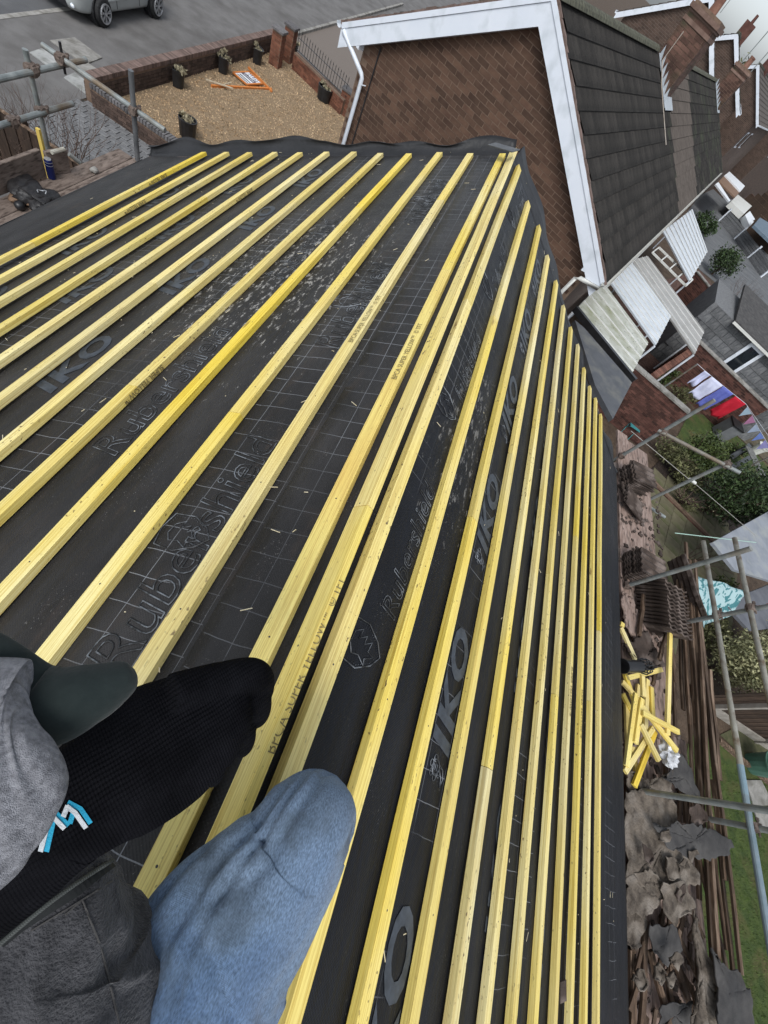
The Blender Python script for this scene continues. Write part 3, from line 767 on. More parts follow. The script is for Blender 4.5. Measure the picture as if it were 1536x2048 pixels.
for r in range(0, 88):
    z = 0.0375 + r * 0.075
    for c in range(-14, 16):
        u = UC + c * 0.225 + (0.1125 if r % 2 else 0)
        hw = min(wx + (0.12 if u > UC else 0) - 0.1, (APZ - 0.24 - z) / math.tan(PN))
        if abs(u - UC) > hw: continue
        cells.append((u, z))
near = sorted(cells, key=lambda c: -c[1])
vis = [c for c in near if c[1] > 2.4]
rest = [c for c in near if c[1] <= 2.4]
def seen(c):
    x, y = proj(nb(c[0], 0.15, c[1])); return y < 330 or x > 1020
vis.sort(key=lambda c: 0 if seen(c) else 1)
bj = MB()
for i, c in enumerate(vis + rest):
    P = nb(c[0], 0.152 + rz.uniform(-0.0015, 0.0015), c[1])
    if i < 300 and False: pass
    if i % 2 == 0 and i < 600 and c[1] > 3.2:
        inst('brick', BRM[rz.randrange(4)], Matrix.Translation(P) @ Rn.to_4x4(), nh)
    else:
        bj.box(P, 0.213, 0.03, 0.064, Rn)
bj.build('brickwork', BRICK, nh, kind='stuff')
# dark expansion joint / cable down the wall, near the street corner
a = pN(765, 87, nb(0, 0.14, 0), NN); b = nb((a).dot(NU), 0.13, 0.2)
MB().beam(nb(a.dot(NU), 0.128, a.z - 0.05), b, 0.022, 0.008, NN).build('cable', BLACK, nh)

# bargeboards with boxed ends
for sd in (-1, 1):
    d = NU * (cN * sd) + Vector((0, 0, -sN)); n_ = NU * (sN * sd) + Vector((0, 0, cN))
    for nm, lo, hi, t0 in (('bargeboard', 0.065, 0.265, 0.0), ('barge_trim', 0.0, 0.062, -0.012)):
        m = MB()
        top = nb(UC, t0, APZ - (0.0 + lo) / cN); bot = nb(UC, t0, APZ - hi / cN)
        e1 = top + d * (SLN + (lo * math.tan(PN)) * 0); e2 = bot + d * (SLN - 0.02)
        m.prism([top, e1, e2, bot] if sd > 0 else [top, bot, e2, e1], NN * 0.018)
        m.build(nm, UPVC, nh)
    # soffit under the verge
    m = MB(); q = nb(UC, 0.018, APZ - 0.262 / cN)
    m.prism([q, q + d * (SLN - 0.3), q + d * (SLN - 0.3) + NN * 0.15, q + NN * 0.15], n_ * 0.01); m.build('soffit', UPVC, nh)
    # boxed eaves end: flat bottomed triangle
    e = nb(UC, 0.004, APZ) + d * SLN
    m = MB(); i0 = nb(UC + sd * (HW - 0.42), 0.002, EVZ - 0.115); i1 = nb(UC + sd * (HW - 0.02), 0.002, EVZ - 0.04); i2 = nb(UC + sd * (HW - 0.42), 0.002, EVZ + 0.10)
    pts = [i0, i1, i2] if sd < 0 else [i0, i2, i1]
    m.prism(pts, NN * 0.16); m.build('boxed_end', UPVC, nh)
    # fascia and gutter along the eaves
    u = UC + sd * (HW - 0.03)
    MB().beam(nb(u, 0.2, EVZ - 0.06), nb(u, LEN, EVZ - 0.06), 0.02, 0.16).build('fascia', UPVC, nh)
    MB().beam(nb(u - sd * 0.2, 0.2, EVZ - 0.14), nb(u - sd * 0.2, LEN, EVZ - 0.14), 0.4, 0.012).build('soffit', UPVC, nh)
    g = MB()
    for k in range(6):
        a1 = math.pi + math.pi * k / 6; a2 = a1 + math.pi / 6; cc = u + sd * 0.07
        p1 = Vector((cc + math.cos(a1) * 0.055, 0, EVZ - 0.02 + math.sin(a1) * 0.055)); p2 = Vector((cc + math.cos(a2) * 0.055, 0, EVZ - 0.02 + math.sin(a2) * 0.055))
        mm = (p1 + p2) / 2; dd = (p2 - p1)
        g.beam(nb(mm.x, -0.02, mm.z), nb(mm.x, LEN, mm.z), 0.004, dd.length + 0.004, up=(NU * dd.x + Vector((0, 0, dd.z))).normalized())
    g.build('gutter', UPVC if sd < 0 else CREAM, nh)
# roof: underlay slab and tiles
for sd in (-1, 1):
    MB().prism([nroof(sd, 0.03, 0, -0.03), nroof(sd, LEN, 0, -0.03), nroof(sd, LEN, SLN, -0.03), nroof(sd, 0.03, SLN, -0.03)], -(NU * (sN * sd) + Vector((0, 0, cN))) * 0.05).build('roof_deck', TILE, nh)
ROWS_N = 12; GA = (SLN - 0.06) / ROWS_N
cnt = 0; jd, jb = MB(), MB()
def lay(sd, t, r, me, joined):
    s = SLN + 0.03 - r * GA
    ydir = -(NU * (cN * sd) + Vector((0, 0, -sN))); zdir = (NU * (sN * sd) + Vector((0, 0, cN))); xdir = ydir.cross(zdir)
    M = Matrix((xdir, ydir, zdir)).transposed().to_4x4(); M.translation = nroof(sd, t, s, -0.022 + rz.uniform(-0.001, 0.002))
    if joined is None: inst('roof_tile', me, M, nh)
    else: joined.add([M @ v.co for v in me.vertices], [tuple(p.vertices) for p in me.polygons])
def bandtile(t): return 8.15 < t < 12.4
for r in range(ROWS_N):
    for c in range(int(LEN / 0.3)):
        t = 0.16 + c * 0.3 + (0.15 if r % 2 else 0)
        if t > LEN: continue
        if 7.35 < t < 8.35 and ROWS_N - r <= 4: continue      # chimney
        me = T_B if bandtile(t) else T_D
        lay(1, t, r, me, None if c < 25 else (jb if bandtile(t) else jd))
for r in range(ROWS_N):
    for c in range(24): lay(-1, 0.16 + c * 0.3 + (0.15 if r % 2 else 0), r, T_D, jd)
jd.build('far_tiles', TILE, nh, kind='stuff'); jb.build('paler_tiles', TILEB, nh, kind='stuff', label='paler brown tiles of the middle house')
# mossy half-round ridge tiles
seg = 0
for i in range(int(LEN / 0.45)):
    t = 0.02 + i * 0.45
    if 7.3 < t + 0.2 < 8.35: continue
    m = MB(); n = 6
    for t_ in (t, t + 0.44):
        for k in range(n + 1):
            a = math.pi * (0.12 + 0.76 * k / n); m.v.append(nb(UC + math.cos(a) * 0.125, t_, APZ - 0.05 + math.sin(a) * 0.115))
    for k in range(n): m.f.append([k, k + 1, n + 2 + k, n + 1 + k])
    m.f.append(list(range(n + 1))); m.f.append(list(range(2 * n + 1, n, -1)))
    m.build('ridge_tile', MOSS, nh)
# verge undercloak mortar strip, crumbly
m = MB(); rr = random.Random(4)
for sd in (-1, 1):
    s = 0.0
    while s < SLN:
        l = rr.uniform(0.08, 0.2); m.beam(nroof(sd, 0.02, s, rr.uniform(0.0, 0.012)), nroof(sd, 0.02, s + l, rr.uniform(0.0, 0.012)), rr.uniform(0.035, 0.06), rr.uniform(0.03, 0.045), (NU * (sN * sd) + Vector((0, 0, cN)))); s += l * 0.96
m.build('verge_mortar', mat('verge_mortar', (0.10, 0.068, 0.055), (0.2, 0.14, 0.12), 0.95, 8, bump=0.6), nh)

def bricky_box(name, frame_c, su, sn, z0, z1, parent, mt, mo, P=nb, uc=0, tc=0, br=(0.215, 0.065)):
    """rectangular brick shaft: mortar core with every brick proud of it, in frame P(u, t, z)"""
    c = MB(); A = [P(uc - su / 2, tc - sn / 2, z0), P(uc + su / 2, tc - sn / 2, z0), P(uc + su / 2, tc + sn / 2, z0), P(uc - su / 2, tc + sn / 2, z0)]
    c.prism(A, Vector((0, 0, z1 - z0))); c.build('mortar_core', mo, parent)
    ux = (A[1] - A[0]).normalized(); ny = (A[3] - A[0]).normalized()
    b = MB(); rows = int((z1 - z0) / 0.075)
    for r in range(rows):
        z = z0 + 0.04 + r * 0.075
        for face in range(4):
            o, d, w_ = ((A[0], ux, su), (A[1], ny, sn), (A[2], -ux, su), (A[3], -ny, sn))[face]
            nx = d.cross(Vector((0, 0, 1))); x = -0.1125 if r % 2 else 0.0
            while x < w_ - 0.03:
                x0 = max(0.004, x + 0.005); x1 = min(w_ - 0.004, x + 0.22)
                if x1 - x0 > 0.03:
                    b.box(o + d * ((x0 + x1) / 2) + nx * 0.002 + Vector((0, 0, z - z0)), x1 - x0, 0.012, 0.064, Matrix((d, nx, Vector((0, 0, 1)))).transposed())
                x += 0.225
    return b.build(name, mt, parent, kind='stuff')

CHB = mat('sooty_brown_brick', (0.06, 0.032, 0.024), (0.14, 0.075, 0.055), 0.92, 2.2, vary=0.35, bump=0.5, bscale=60, c3=(0.045, 0.045, 0.025), s3=1.6)
CHO = mat('orange_brown_brick', (0.14, 0.085, 0.065), (0.25, 0.165, 0.13), 0.92, 5, vary=0.3, bump=0.5)
def chimney(t, uo, top, label, loc_t=0.95, parent=nh):
    ch = thing('chimney', nb(UC + uo, t, APZ - 0.6), label, 'chimney')
    bricky_box('brick_shaft', None, 0.72, loc_t, APZ - 0.75, top - 0.12, ch, CHB, MORT, uc=UC + uo, tc=t)
    MB().prism([nb(UC + uo + a * 0.42, t + b * (loc_t / 2 + 0.06), top - 0.118) for a, b in ((-1, -1), (1, -1), (1, 1), (-1, 1))], Vector((0, 0, 0.08))).build('corbel', CHO, ch)
    MB().prism([nb(UC + uo + a * 0.38, t + b * (loc_t / 2), top - 0.036) for a, b in ((-1, -1), (1, -1), (1, 1), (-1, 1))], Vector((0, 0, 0.05))).build('flaunching', MORT, ch)
    for k in ((0.0,) if top > 7.3 else (-0.25, 0.25)):
        p = nb(UC + uo, t + k, top + 0.01); m = MB(); m.tube(p, p + Vector((0, 0, 0.30)), 0.11, 12, 0.09); m.tube(p + Vector((0, 0, 0.27)), p + Vector((0, 0, 0.32)), 0.105, 12)
        m.build('chimney_pot', mat('terracotta', (0.16, 0.075, 0.055), (0.26, 0.14, 0.10), 0.9, 8), ch)
    m = MB()
    for k in range(6):              # stepped lead soakers on the near face and side
        s = 0.1 + k * 0.16
        p = nroof(1, t - loc_t / 2 - 0.012, s, 0.02); q = nroof(1, t - loc_t / 2 - 0.012, s + 0.16, 0.02)
        m.prism([p, q, p + Vector((0, 0, 0.16))], -NN * 0.006)
    m.prism([nroof(1, t - loc_t / 2 - 0.16, 0.1, 0.028), nroof(1, t - loc_t / 2, 0.1, 0.028), nroof(1, t - loc_t / 2, 1.15, 0.028), nroof(1, t - loc_t / 2 - 0.16, 1.15, 0.028)], Vector((0, 0, 0.006)))
    m.prism([nroof(1, t - loc_t / 2 - 0.1, 0.92, 0.034), nroof(1, t + loc_t / 2 + 0.1, 0.92, 0.034), nroof(1, t + loc_t / 2 + 0.1, 1.2, 0.034), nroof(1, t - loc_t / 2 - 0.1, 1.2, 0.034)], Vector((0, 0, 0.006)))
    m.build('lead_flashing', LEAD, ch)
    for zz in (top - 0.30, top - 0.16): MB().prism([nb(UC + uo + a * 0.385, t + b * (loc_t / 2 + 0.02), zz) for a, b in ((-1, -1), (1, -1), (1, 1), (-1, 1))], Vector((0, 0, 0.07))).build('pale_course', CHO, ch)
    return ch
chimney(7.95, 0.42, 7.32, 'large brick chimney with torn lead flashing on the nearest dark tiled roof')
ch2 = chimney(22.1, 0.6, 7.25, 'dark brick chimney with aerials further along the mossy ridge', 0.8)
m = MB(); p = nb(UC + 0.25, 7.4, 6.9)
m.pipe([p, p + Vector((0, 0, -0.5)), nroof(1, 7.2, 0.7, 0.03), nroof(1, 7.0, 1.9, 0.03)], 0.012, 6)
props(m.build('cable', mat('pale_cable', (0.3, 0.25, 0.2), (0.4, 0.35, 0.3), 0.7, 5)), 'pale aerial cable drooping from the big chimney over the tiles', 'cable')

# white downpipe on the street corner, cream one at the rear corner
def px_on(x, y, t): return pN(x, y, nb(0, t, 0), NN)
pp = [px_on(687, 60, 0.0), px_on(694, 78, 0.02), px_on(723, 148, 0.03), px_on(724, 156, 0.04)]
dp = MB(); last = px_on(724, 156, 0.04); dp.pipe(pp + [Vector((last.x, last.y, 0.1))], 0.036, 10)
props(dp.build('downpipe', UPVC, sm=True), 'white plastic downpipe with a bend on the brown brick gable', 'downpipe')
m = MB(); m.tube(px_on(722, 170, 0.02) , px_on(731, 172, 0.12), 0.01, 6); m.build('pipe_clip', UPVC, bpy.data.objects['downpipe'])
pp = [px_on(1207, 570, -0.02), px_on(1196, 577, -0.03), px_on(1160, 556, -0.03), px_on(1150, 557, -0.03), px_on(1126, 581, -0.03)]
dp = MB(); dp.pipe(pp + [Vector((pp[-1].x, pp[-1].y, 0.2))], 0.034, 10)
props(dp.build('downpipe', CREAM, sm=True), 'cream elbowed downpipe by the rear eaves corner of the brown brick house', 'downpipe')

# two more gabled houses and the roofs up the street
def gable_house(x, y, ez, ph, W_, H_, L_, label, mt_roof, zwall=0.0, chim=None):
    U_ = Vector((math.cos(ph), math.sin(ph), 0)); N_ = Vector((-math.sin(ph), math.cos(ph), 0)); c = Vector((x, y, 0))
    P = lambda u, t, z: c + U_ * u + N_ * t + Vector((0, 0, z))
    t_ = thing('house', P(0, 0, 0), label, 'house')
    w2 = W_ - 0.35
    pts = [P(-w2, 0.15, zwall), P(w2, 0.15, zwall), P(w2, 0.15, ez), P(0, 0.15, ez + H_ - 0.2), P(-w2, 0.15, ez)]
    wall_uv(pts, N_ * 0.2, 'wall', NB2, t_, [(-w2, 0), (w2, 0), (w2, ez), (0, ez + H_ - 0.2), (-w2, ez)])
    for sd in (-1, 1):
        pts = [P(sd * w2, 0.36, zwall), P(sd * w2, L_, zwall), P(sd * w2, L_, ez), P(sd * w2, 0.36, ez)]
        wall_uv(pts, U_ * (-0.2 * sd), 'wall', NB2, t_, [(0, 0), (L_, 0), (L_, ez), (0, ez)])
        pit = math.atan2(H_, W_); sl = W_ / math.cos(pit); d = U_ * (math.cos(pit) * sd) - Vector((0, 0, math.sin(pit))); n_ = U_ * (math.sin(pit) * sd) + Vector((0, 0, math.cos(pit)))
        A = P(0, 0, ez + H_)
        m = MB(); rows = 11
        for r in range(rows):
            s0, s1 = sl * r / rows, sl * (r + 1) / rows + 0.05
            a, b = A + d * s0 + n_ * 0.0, A + d * s1 + n_ * 0.03
            m.prism([a, a + N_ * L_, b + N_ * L_, b] if sd > 0 else [a, b, b + N_ * L_, a + N_ * L_], -n_ * 0.03)
        m.build('roof_slope', mt_roof, t_)
        m = MB(); q0 = A - Vector((0, 0, 0.02)); m.prism([q0, q0 + d * sl, q0 + d * sl - Vector((0, 0, 0.2)), q0 - Vector((0, 0, 0.22))], N_ * 0.03 * (1 if sd < 0 else 1)); m.build('bargeboard', UPVC, t_)
        MB().beam(P(sd * (W_ + 0.04), 0, ez - 0.03), P(sd * (W_ + 0.04), L_, ez - 0.03), 0.09, 0.09).build('gutter', UPVC, t_)
        for kx in range(2):
            f = P(sd * (w2 + 0.005), 2 + kx * 3.2, ez - 1.2)
            m = MB(); R_ = Matrix((N_, U_ * sd, Vector((0, 0, 1)))).transposed()
            wf = m.box(f, 1.3, 0.04, 1.1, R_).build('window', UPVC, t_)
            MB().box(f + U_ * (sd * 0.025), 1.1, 0.012, 0.9, R_).build('pane', GLASS, wf)
    m = MB(); m.beam(P(0, 0, ez + H_ + 0.02), P(0, L_, ez + H_ + 0.02), 0.22, 0.1); m.build('ridge', MOSS, t_)
    if chim is not None:
        ct, cz = chim
        m = MB(); m.prism([P(a * 0.35, ct + b * 0.45, ez + H_ - 0.4) for a, b in ((-1, -1), (1, -1), (1, 1), (-1, 1))], Vector((0, 0, 0.4 + cz)))
        cc = m.build('chimney', DBRICK, t_)
        m = MB()
        for k in (-0.22, 0.22): q = P(0, ct + k, ez + H_ + cz); m.tube(q, q + Vector((0, 0, 0.35)), 0.1, 8, 0.08)
        m.build('chimney_pot', DBRICK, cc)
    return t_, P
HB_, PB = gable_house(4.95, 30.2, 5.95, -0.19, 3.05, 2.05, 20, 'brick house with white bargeboard gable just beyond the dark tiled roof', TILEB, chim=None)
gable_house(8.6, 38.2, 6.1, -0.26, 3.02, 1.85, 18, 'second brick house with white rake board behind the aerial chimney', TILE, chim=(6, 0.7))
gable_house(14.5, 52, 6.0, -0.42, 3.2, 2.0, 18, 'third gabled house further round the bend with small chimney', TILEB, chim=(4, 0.8))
gable_house(24, 70, 6.2, -0.55, 3.4, 2.1, 22, 'fourth house with plain brown roof under the skyline', TILE, chim=(5, 0.9))
gable_house(40, 92, 6.4, -0.7, 3.8, 2.3, 30, 'last long roofed house before the sky on the right', TILEB, chim=(10, 0.9))
gable_house(30, 104, 7.2, -0.35, 4.0, 2.3, 26, 'distant house with chimney pots against the pale sky', TILE, chim=(5, 1.0))
# aerials
def aerial(p, h, label):
    m = MB(); m.tube(p, p + Vector((0, 0, h)), 0.02, 6); q = p + Vector((0, 0, h * 0.93)); d = Vector((0.8, 0.5, 0.1)).normalized(); s = d.cross(Vector((0, 0, 1))).normalized()
    m.tube(q - d * 0.6, q + d * 0.6, 0.012, 5)
    for k in range(7): c = q + d * (-0.55 + k * 0.18); m.tube(c - s * 0.2, c + s * 0.2, 0.007, 4)
    props(m.build('aerial', TUBE), label, 'aerial')
aerial(nb(UC + 0.35, 22.0, 7.2), 2.2, 'tallest television aerial rising into the pale sky')
aerial(nb(UC + 0.9, 22.3, 7.0), 1.5, 'shorter television aerial beside the tallest one')
aerial(PB(0.6, 9, 8.0), 1.6, 'small aerial on the roof beyond the orange chimney')

# ------------------------------------------------------------------ THE STREET SIDE
def box_wall(name, label, p0, p1, h, th=0.22, mt=RBRICK, mo=RMORT, coping=None, cat='wall', face=1, base=0.0, group=None):
    """low brick wall: mortar core, real bricks on both faces, coping bricks set on edge"""
    p0 = Vector((p0[0], p0[1], base)); p1 = Vector((p1[0], p1[1], base)); d = (p1 - p0).normalized(); nrm = d.cross(Vector((0, 0, 1)))
    L_ = (p1 - p0).length
    t = thing(name, (p0 + p1) / 2, label, cat, group)
    R = Matrix((d, nrm, Vector((0, 0, 1)))).transposed()
    MB().box((p0 + p1) / 2 + Vector((0, 0, h / 2)), L_, th - 0.02, h, R).build('mortar_core', mo, t)
    b = MB()
    for r in range(int(h / 0.075)):
        x = -0.1125 if r % 2 else 0.0
        while x < L_ - 0.03:
            a, e = max(0, x), min(L_, x + 0.215)
            if e - a > 0.04:
                for sg in (-1, 1):
                    b.box(p0 + d * ((a + e) / 2) + nrm * (sg * (th / 2 - 0.006 + rz.uniform(-0.002, 0.002))) + Vector((0, 0, 0.04 + r * 0.075)), e - a, 0.02, 0.064, R)
            x += 0.225
    b.build('brickwork', mt, t, kind='stuff')
    if coping == 'edge':
        c = MB(); x = 0.0
        while x < L_ - 0.05:
            c.box(p0 + d * (x + 0.034) + Vector((0, 0, h + 0.045 + rz.uniform(-0.004, 0.004))), 0.062, th + 0.03, 0.095, R); x += 0.073
        c.build('coping_bricks', mt, t, kind='stuff')
    elif coping is not None:
        x = 0.0
        while x < L_ - 0.05:
            l = min(0.6, L_ - x); MB().box(p0 + d * (x + l / 2) + Vector((0, 0, h + 0.025)), l - 0.01, th + 0.08, 0.05, R).build('coping_slab', coping, t); x += 0.6
    return t
DRW = mat('brown_garden_brick', (0.055, 0.037, 0.029), (0.10, 0.066, 0.052), 0.9, 8, bump=0.5, bscale=60, vary=0.35)
CPB = mat('pinkish_coping_brick', (0.125, 0.085, 0.07), (0.19, 0.13, 0.11), 0.9, 8, vary=0.3)
BLUB = mat('blue_grey_brick', (0.09, 0.085, 0.085), (0.16, 0.15, 0.15), 0.85, 8, vary=0.3)
sheet('road', [(-60, -60), (-12.25, -60), (-12.25, 140), (-60, 140)], 0.004, ASPH)
sheet('pavement', [(-12.1, -60), (-9.42, -60), (-9.42, 140), (-12.1, 140)], 0.012, PAVE)
sheet('far_pavement_ground', [(-9.42, 22.2), (-1, 22.2), (-1, 60), (-9.42, 60)], 0.010, PAVE)
kb = MB(); y = -20.0
kt = MB()
while y < 60:
    l = 0.914; drop = 0.02 if 11 < y < 14 else 0.09
    kt.box((-12.17, y + l / 2, drop / 2), 0.14, l - 0.012, drop); y += l
props(kt.build('kerb', KERB), kind='structure')
# slabs let into the pavement and the block paved drive
sl_ = [[(60, 108), (90, 98), (128, 128), (100, 138)], [(128, 158), (150, 148), (193, 180), (180, 196)], [(100, 84), (150, 78), (205, 118), (170, 132)], [(150, 135), (175, 128), (205, 148), (185, 160)]]
for i, q in enumerate(sl_):
    ps = [G0(*p) for p in q]; m = MB(); m.prism([Vector((p.x, p.y, 0.014)) for p in ps], Vector((0, 0, 0.022)))
    props(m.build('paving_slab', SLAB if i < 2 else KERB), kind='structure')
sheet('driveway', [(-9.42, 9.2), (-3.6, 9.2), (-3.6, 11.35), (-9.42, 11.35)], 0.008, JOINT)
dv = bpy.data.objects['driveway']; WL[dv.name] = Vector(dv.location)
bl_me = []
for k in range(3):
    m = MB(); rk = random.Random(k + 30); m.box((0, 0, 0), 0.252, 0.162, 0.05); m.v = [v + Vector((rk.uniform(-0.002, 0.002), rk.uniform(-0.002, 0.002), rk.uniform(-0.002, 0.002))) for v in m.v]
    me = bpy.data.meshes.new('paving_block'); me.from_pydata(m.v, [], m.f); me.materials.append(BLOCK); bl_me.append(me)
nbk = 0; rest_ = MB()
for r in range(12):
    for c in range(22):
        x = -9.3 + c * 0.27 + (0.135 if r % 2 else 0); y = 9.3 + r * 0.18
        if x > -3.7: continue
        zz = 0.022 + rz.uniform(-0.003, 0.003)
        inst('paving_block', bl_me[nbk % 3], Matrix.Translation((x, y, zz)), dv); nbk += 1
sheet('front_path', [(-9.42, 4), (-5, 4), (-5, 9.19), (-9.42, 9.19)], 0.006, PAVE)

# gravel garden
sheet('gravel_bed', [(-9.2, 11.5), (-2.9, 11.5), (-1.0, 14), (1.2, 19.0), (-5.5, 21.2), (-9.0, 22.1)], 0.02, GRAVB)
N_ = 26000
px_ = np.random.uniform(-9.1, -1.5, N_); py_ = np.random.uniform(11.5, 22.0, N_)
keep = (py_ < 21.9 - (px_ + 9.0) * 0.33) & (px_ * 0.9417 - py_ * 0.3368 < -6.1)
px_, py_ = px_[keep], py_[keep]; n_ = len(px_)
sz = np.random.uniform(0.008, 0.026, (n_, 1)) * np.array([[1, 1, 1]]) * np.random.uniform(0.7, 1.3, (n_, 3))
base = np.array([[1, 0, 0], [-0.5, 0.87, 0], [-0.5, -0.87, 0], [0.1, 0, 0.9], [0, 0.1, -0.8]])
an = np.random.uniform(0, 6.28, n_); ca, sa = np.cos(an), np.sin(an)
V = base[None] * sz[:, None, :]
V = np.stack([V[..., 0] * ca[:, None] - V[..., 1] * sa[:, None], V[..., 0] * sa[:, None] + V[..., 1] * ca[:, None], V[..., 2]], -1)
V += np.stack([px_, py_, np.random.uniform(0.02, 0.035, n_)], -1)[:, None, :]
Fb = np.array([[0, 1, 3], [1, 2, 3], [2, 0, 3], [1, 0, 4], [2, 1, 4], [0, 2, 4]])
F = (Fb[None] + (np.arange(n_) * 5)[:, None, None]).reshape(-1, 3)
np_mesh('gravel', V.reshape(-1, 3), F, GRAV, origin=(-5, 16, 0), label='golden brown gravel covering the front garden', kind='stuff')

box_wall('garden_wall', 'long low brown brick wall with pink coping between gravel and street', (-9.28, 11.45), (-9.12, 21.9), 0.44, mt=DRW, mo=MORT, coping=None)
wl = bpy.data.objects['garden_wall']
c = MB(); x = 0.0; a0 = Vector((-9.28, 11.45, 0)); d0 = (Vector((-9.12, 21.9, 0)) - a0).normalized(); n0 = d0.cross(Vector((0, 0, 1))); R0_ = Matrix((d0, n0, Vector((0, 0, 1)))).transposed()
while x < 10.4: c.box(a0 + d0 * (x + 0.034) + Vector((0, 0, 0.485 + rz.uniform(-0.003, 0.003))), 0.062, 0.25, 0.095, R0_); x += 0.072
c.build('coping_bricks', CPB, wl, kind='stuff')
box_wall('garden_wall', 'low brick wall with blue grey coping beside the block drive', (-9.1, 11.38), (-3.4, 11.2), 0.42, mt=DRW, mo=MORT, coping=None)
wl = bpy.data.objects['garden_wall.001']
c = MB(); x = 0.0; a0 = Vector((-9.1, 11.38, 0)); d0 = (Vector((-3.4, 11.2, 0)) - a0).normalized(); n0 = d0.cross(Vector((0, 0, 1))); R0_ = Matrix((d0, n0, Vector((0, 0, 1)))).transposed()
while x < 5.6: c.box(a0 + d0 * (x + 0.034) + Vector((0, 0, 0.465 + rz.uniform(-0.01, 0.01))), 0.062, 0.25, 0.09, R0_); x += 0.08
c.build('coping_bricks', BLUB, wl, kind='stuff')
ORW = mat('orange_garden_brick', (0.12, 0.045, 0.026), (0.21, 0.09, 0.055), 0.9, 5, vary=0.3)
P1, P2 = G0(590, 118, 0.3), G0(688, 212, 0.3)
box_wall('garden_wall', 'orange brick wall carrying the black railings', (P1.x, P1.y), (P2.x, P2.y), 0.5, mt=ORW, mo=MORT)
def pier(x, y, h, label):
    t = thing('brick_pier', (x, y, 0), label, 'pier', None)
    bricky_box('brickwork', None, 0.36, 0.36, 0.0, h, t, ORW, MORT, P=lambda u, v, z: Vector((x + u, y + v, z)))
    MB().box((x, y, h + 0.03), 0.44, 0.44, 0.06).build('cap', BLUB, t)
q1, q2, q3 = G0(560, 62, 0.95), G0(582, 55, 0.95), G0(694, 172, 0.8)
pier(q1.x, q1.y, 0.95, 'brick gate pier with grey cap, nearer the long street wall')
pier(q2.x, q2.y + 0.1, 0.95, 'brick gate pier with grey cap at the head of the railings')
pier(q3.x + 0.1, q3.y, 0.7, 'short brick pier where the railings meet the house')
rl = thing('railings', ((P1.x + P2.x) / 2, (P1.y + P2.y) / 2, 0.5), 'black iron railings with pointed bars on the orange brick wall', 'railings')
A_, B_ = Vector((P1.x, P1.y, 0.58)), Vector((P2.x, P2.y, 0.58)); L_ = (B_ - A_).length; dd = (B_ - A_) / L_
MB().beam(A_, B_, 0.04, 0.015).build('rail', BLACK, rl); MB().beam(A_ + Vector((0, 0, 0.32)), B_ + Vector((0, 0, 0.32)), 0.03, 0.012).build('rail', BLACK, rl)
k = 0; me_bar = None
while k * 0.13 < L_:
    p = A_ + dd * (k * 0.13)
    if me_bar is None:
        m = MB(); m.tube((0, 0, 0), (0, 0, 0.46), 0.009, 5); m.tube((0, 0, 0.46), (0, 0, 0.54), 0.018, 5, 0.002)
        me_bar = bpy.data.meshes.new('bar'); me_bar.from_pydata(m.v, [], m.f); me_bar.materials.append(BLACK)
    inst('bar', me_bar, Matrix.Translation(p), rl); k += 1
# brick path beyond the railings
sheet('brick_path', [(-9.4, 23.0), (-2.8, 20.7), (-2.0, 40), (-9.4, 33)], 0.016, mat('brown_path_brick', (0.13, 0.105, 0.09), (0.2, 0.17, 0.145), 0.9, 30, stretch=(1, 6, 1)))
m = MB(); m.beam((-9.42, 22.3, 0.05), (-9.3, 40, 0.05), 0.12, 0.1); props(m.build('path_edging', KERB), kind='structure')

# half round planters
def leaf_mesh(cn, rad, n, size, seed, clump=0.5, flat=0.0, up=0.0):
    rg = np.random.RandomState(seed); k = max(3, int(n / 40))
    cl = rg.normal(size=(k, 3)); cl /= np.linalg.norm(cl, axis=1)[:, None]; cl *= rg.uniform(0.35, 1.0, (k, 1)) ** 0.5
    ci = rg.randint(0, k, n); p = cl[ci] + rg.normal(size=(n, 3)) * 0.17 * (1 + clump)
    p[:, 2] = np.abs(p[:, 2]) * (1 - flat) if up else p[:, 2]
    P_ = p * np.array(rad) + np.array(cn)
    a = rg.normal(size=(n, 3)); a /= np.linalg.norm(a, axis=1)[:, None]; b = np.cross(a, rg.normal(size=(n, 3))); b /= np.linalg.norm(b, axis=1)[:, None]
    s = size * rg.uniform(0.6, 1.4, (n, 1))
    V = np.stack([P_ - a * s, P_ + b * s * 0.45, P_ + a * s, P_ - b * s * 0.45], 1).reshape(-1, 3)
    F = np.arange(n * 4).reshape(-1, 4); return V, F
def shrub(name, label, c, rad, n, size, mt, seed, cat='shrub', trunk=True, group=None, dead=0):
    t = thing(name, c, label, cat, group); c = Vector(c)
    V, F = leaf_mesh((c.x, c.y, c.z + rad[2]), [r * 0.68 for r in rad], n, size * 0.8, seed)
    V[:, 2] = np.maximum(V[:, 2], c.z + 0.02)
    np_mesh('foliage', V, F, mt, t, kind='stuff')
    if trunk:
        m = MB(); rg = random.Random(seed)
        m.tube(c, c + Vector((0, 0, rad[2] * 0.9)), 0.03 + rad[0] * 0.03, 7, 0.015)
        for i in range(9 + dead):
            a = rg.uniform(0, 6.28); e = c + Vector((math.cos(a) * rad[0] * rg.uniform(0.4, 0.95), math.sin(a) * rad[1] * rg.uniform(0.4, 0.95), rad[2] * rg.uniform(0.7, 1.9)))
            m.pipe([c + Vector((0, 0, rad[2] * rg.uniform(0.05, 0.5))), (c + e) / 2 + Vector((rg.uniform(-.1, .1), rg.uniform(-.1, .1), rad[2] * 0.25)), e], [0.02, 0.013, 0.004], 5)
        m.build('branches', TWIG, t)
    return t
STRAW = mat('withered_leaf', (0.16, 0.135, 0.085), (0.34, 0.3, 0.2), 0.9, 5, vary=0.5)
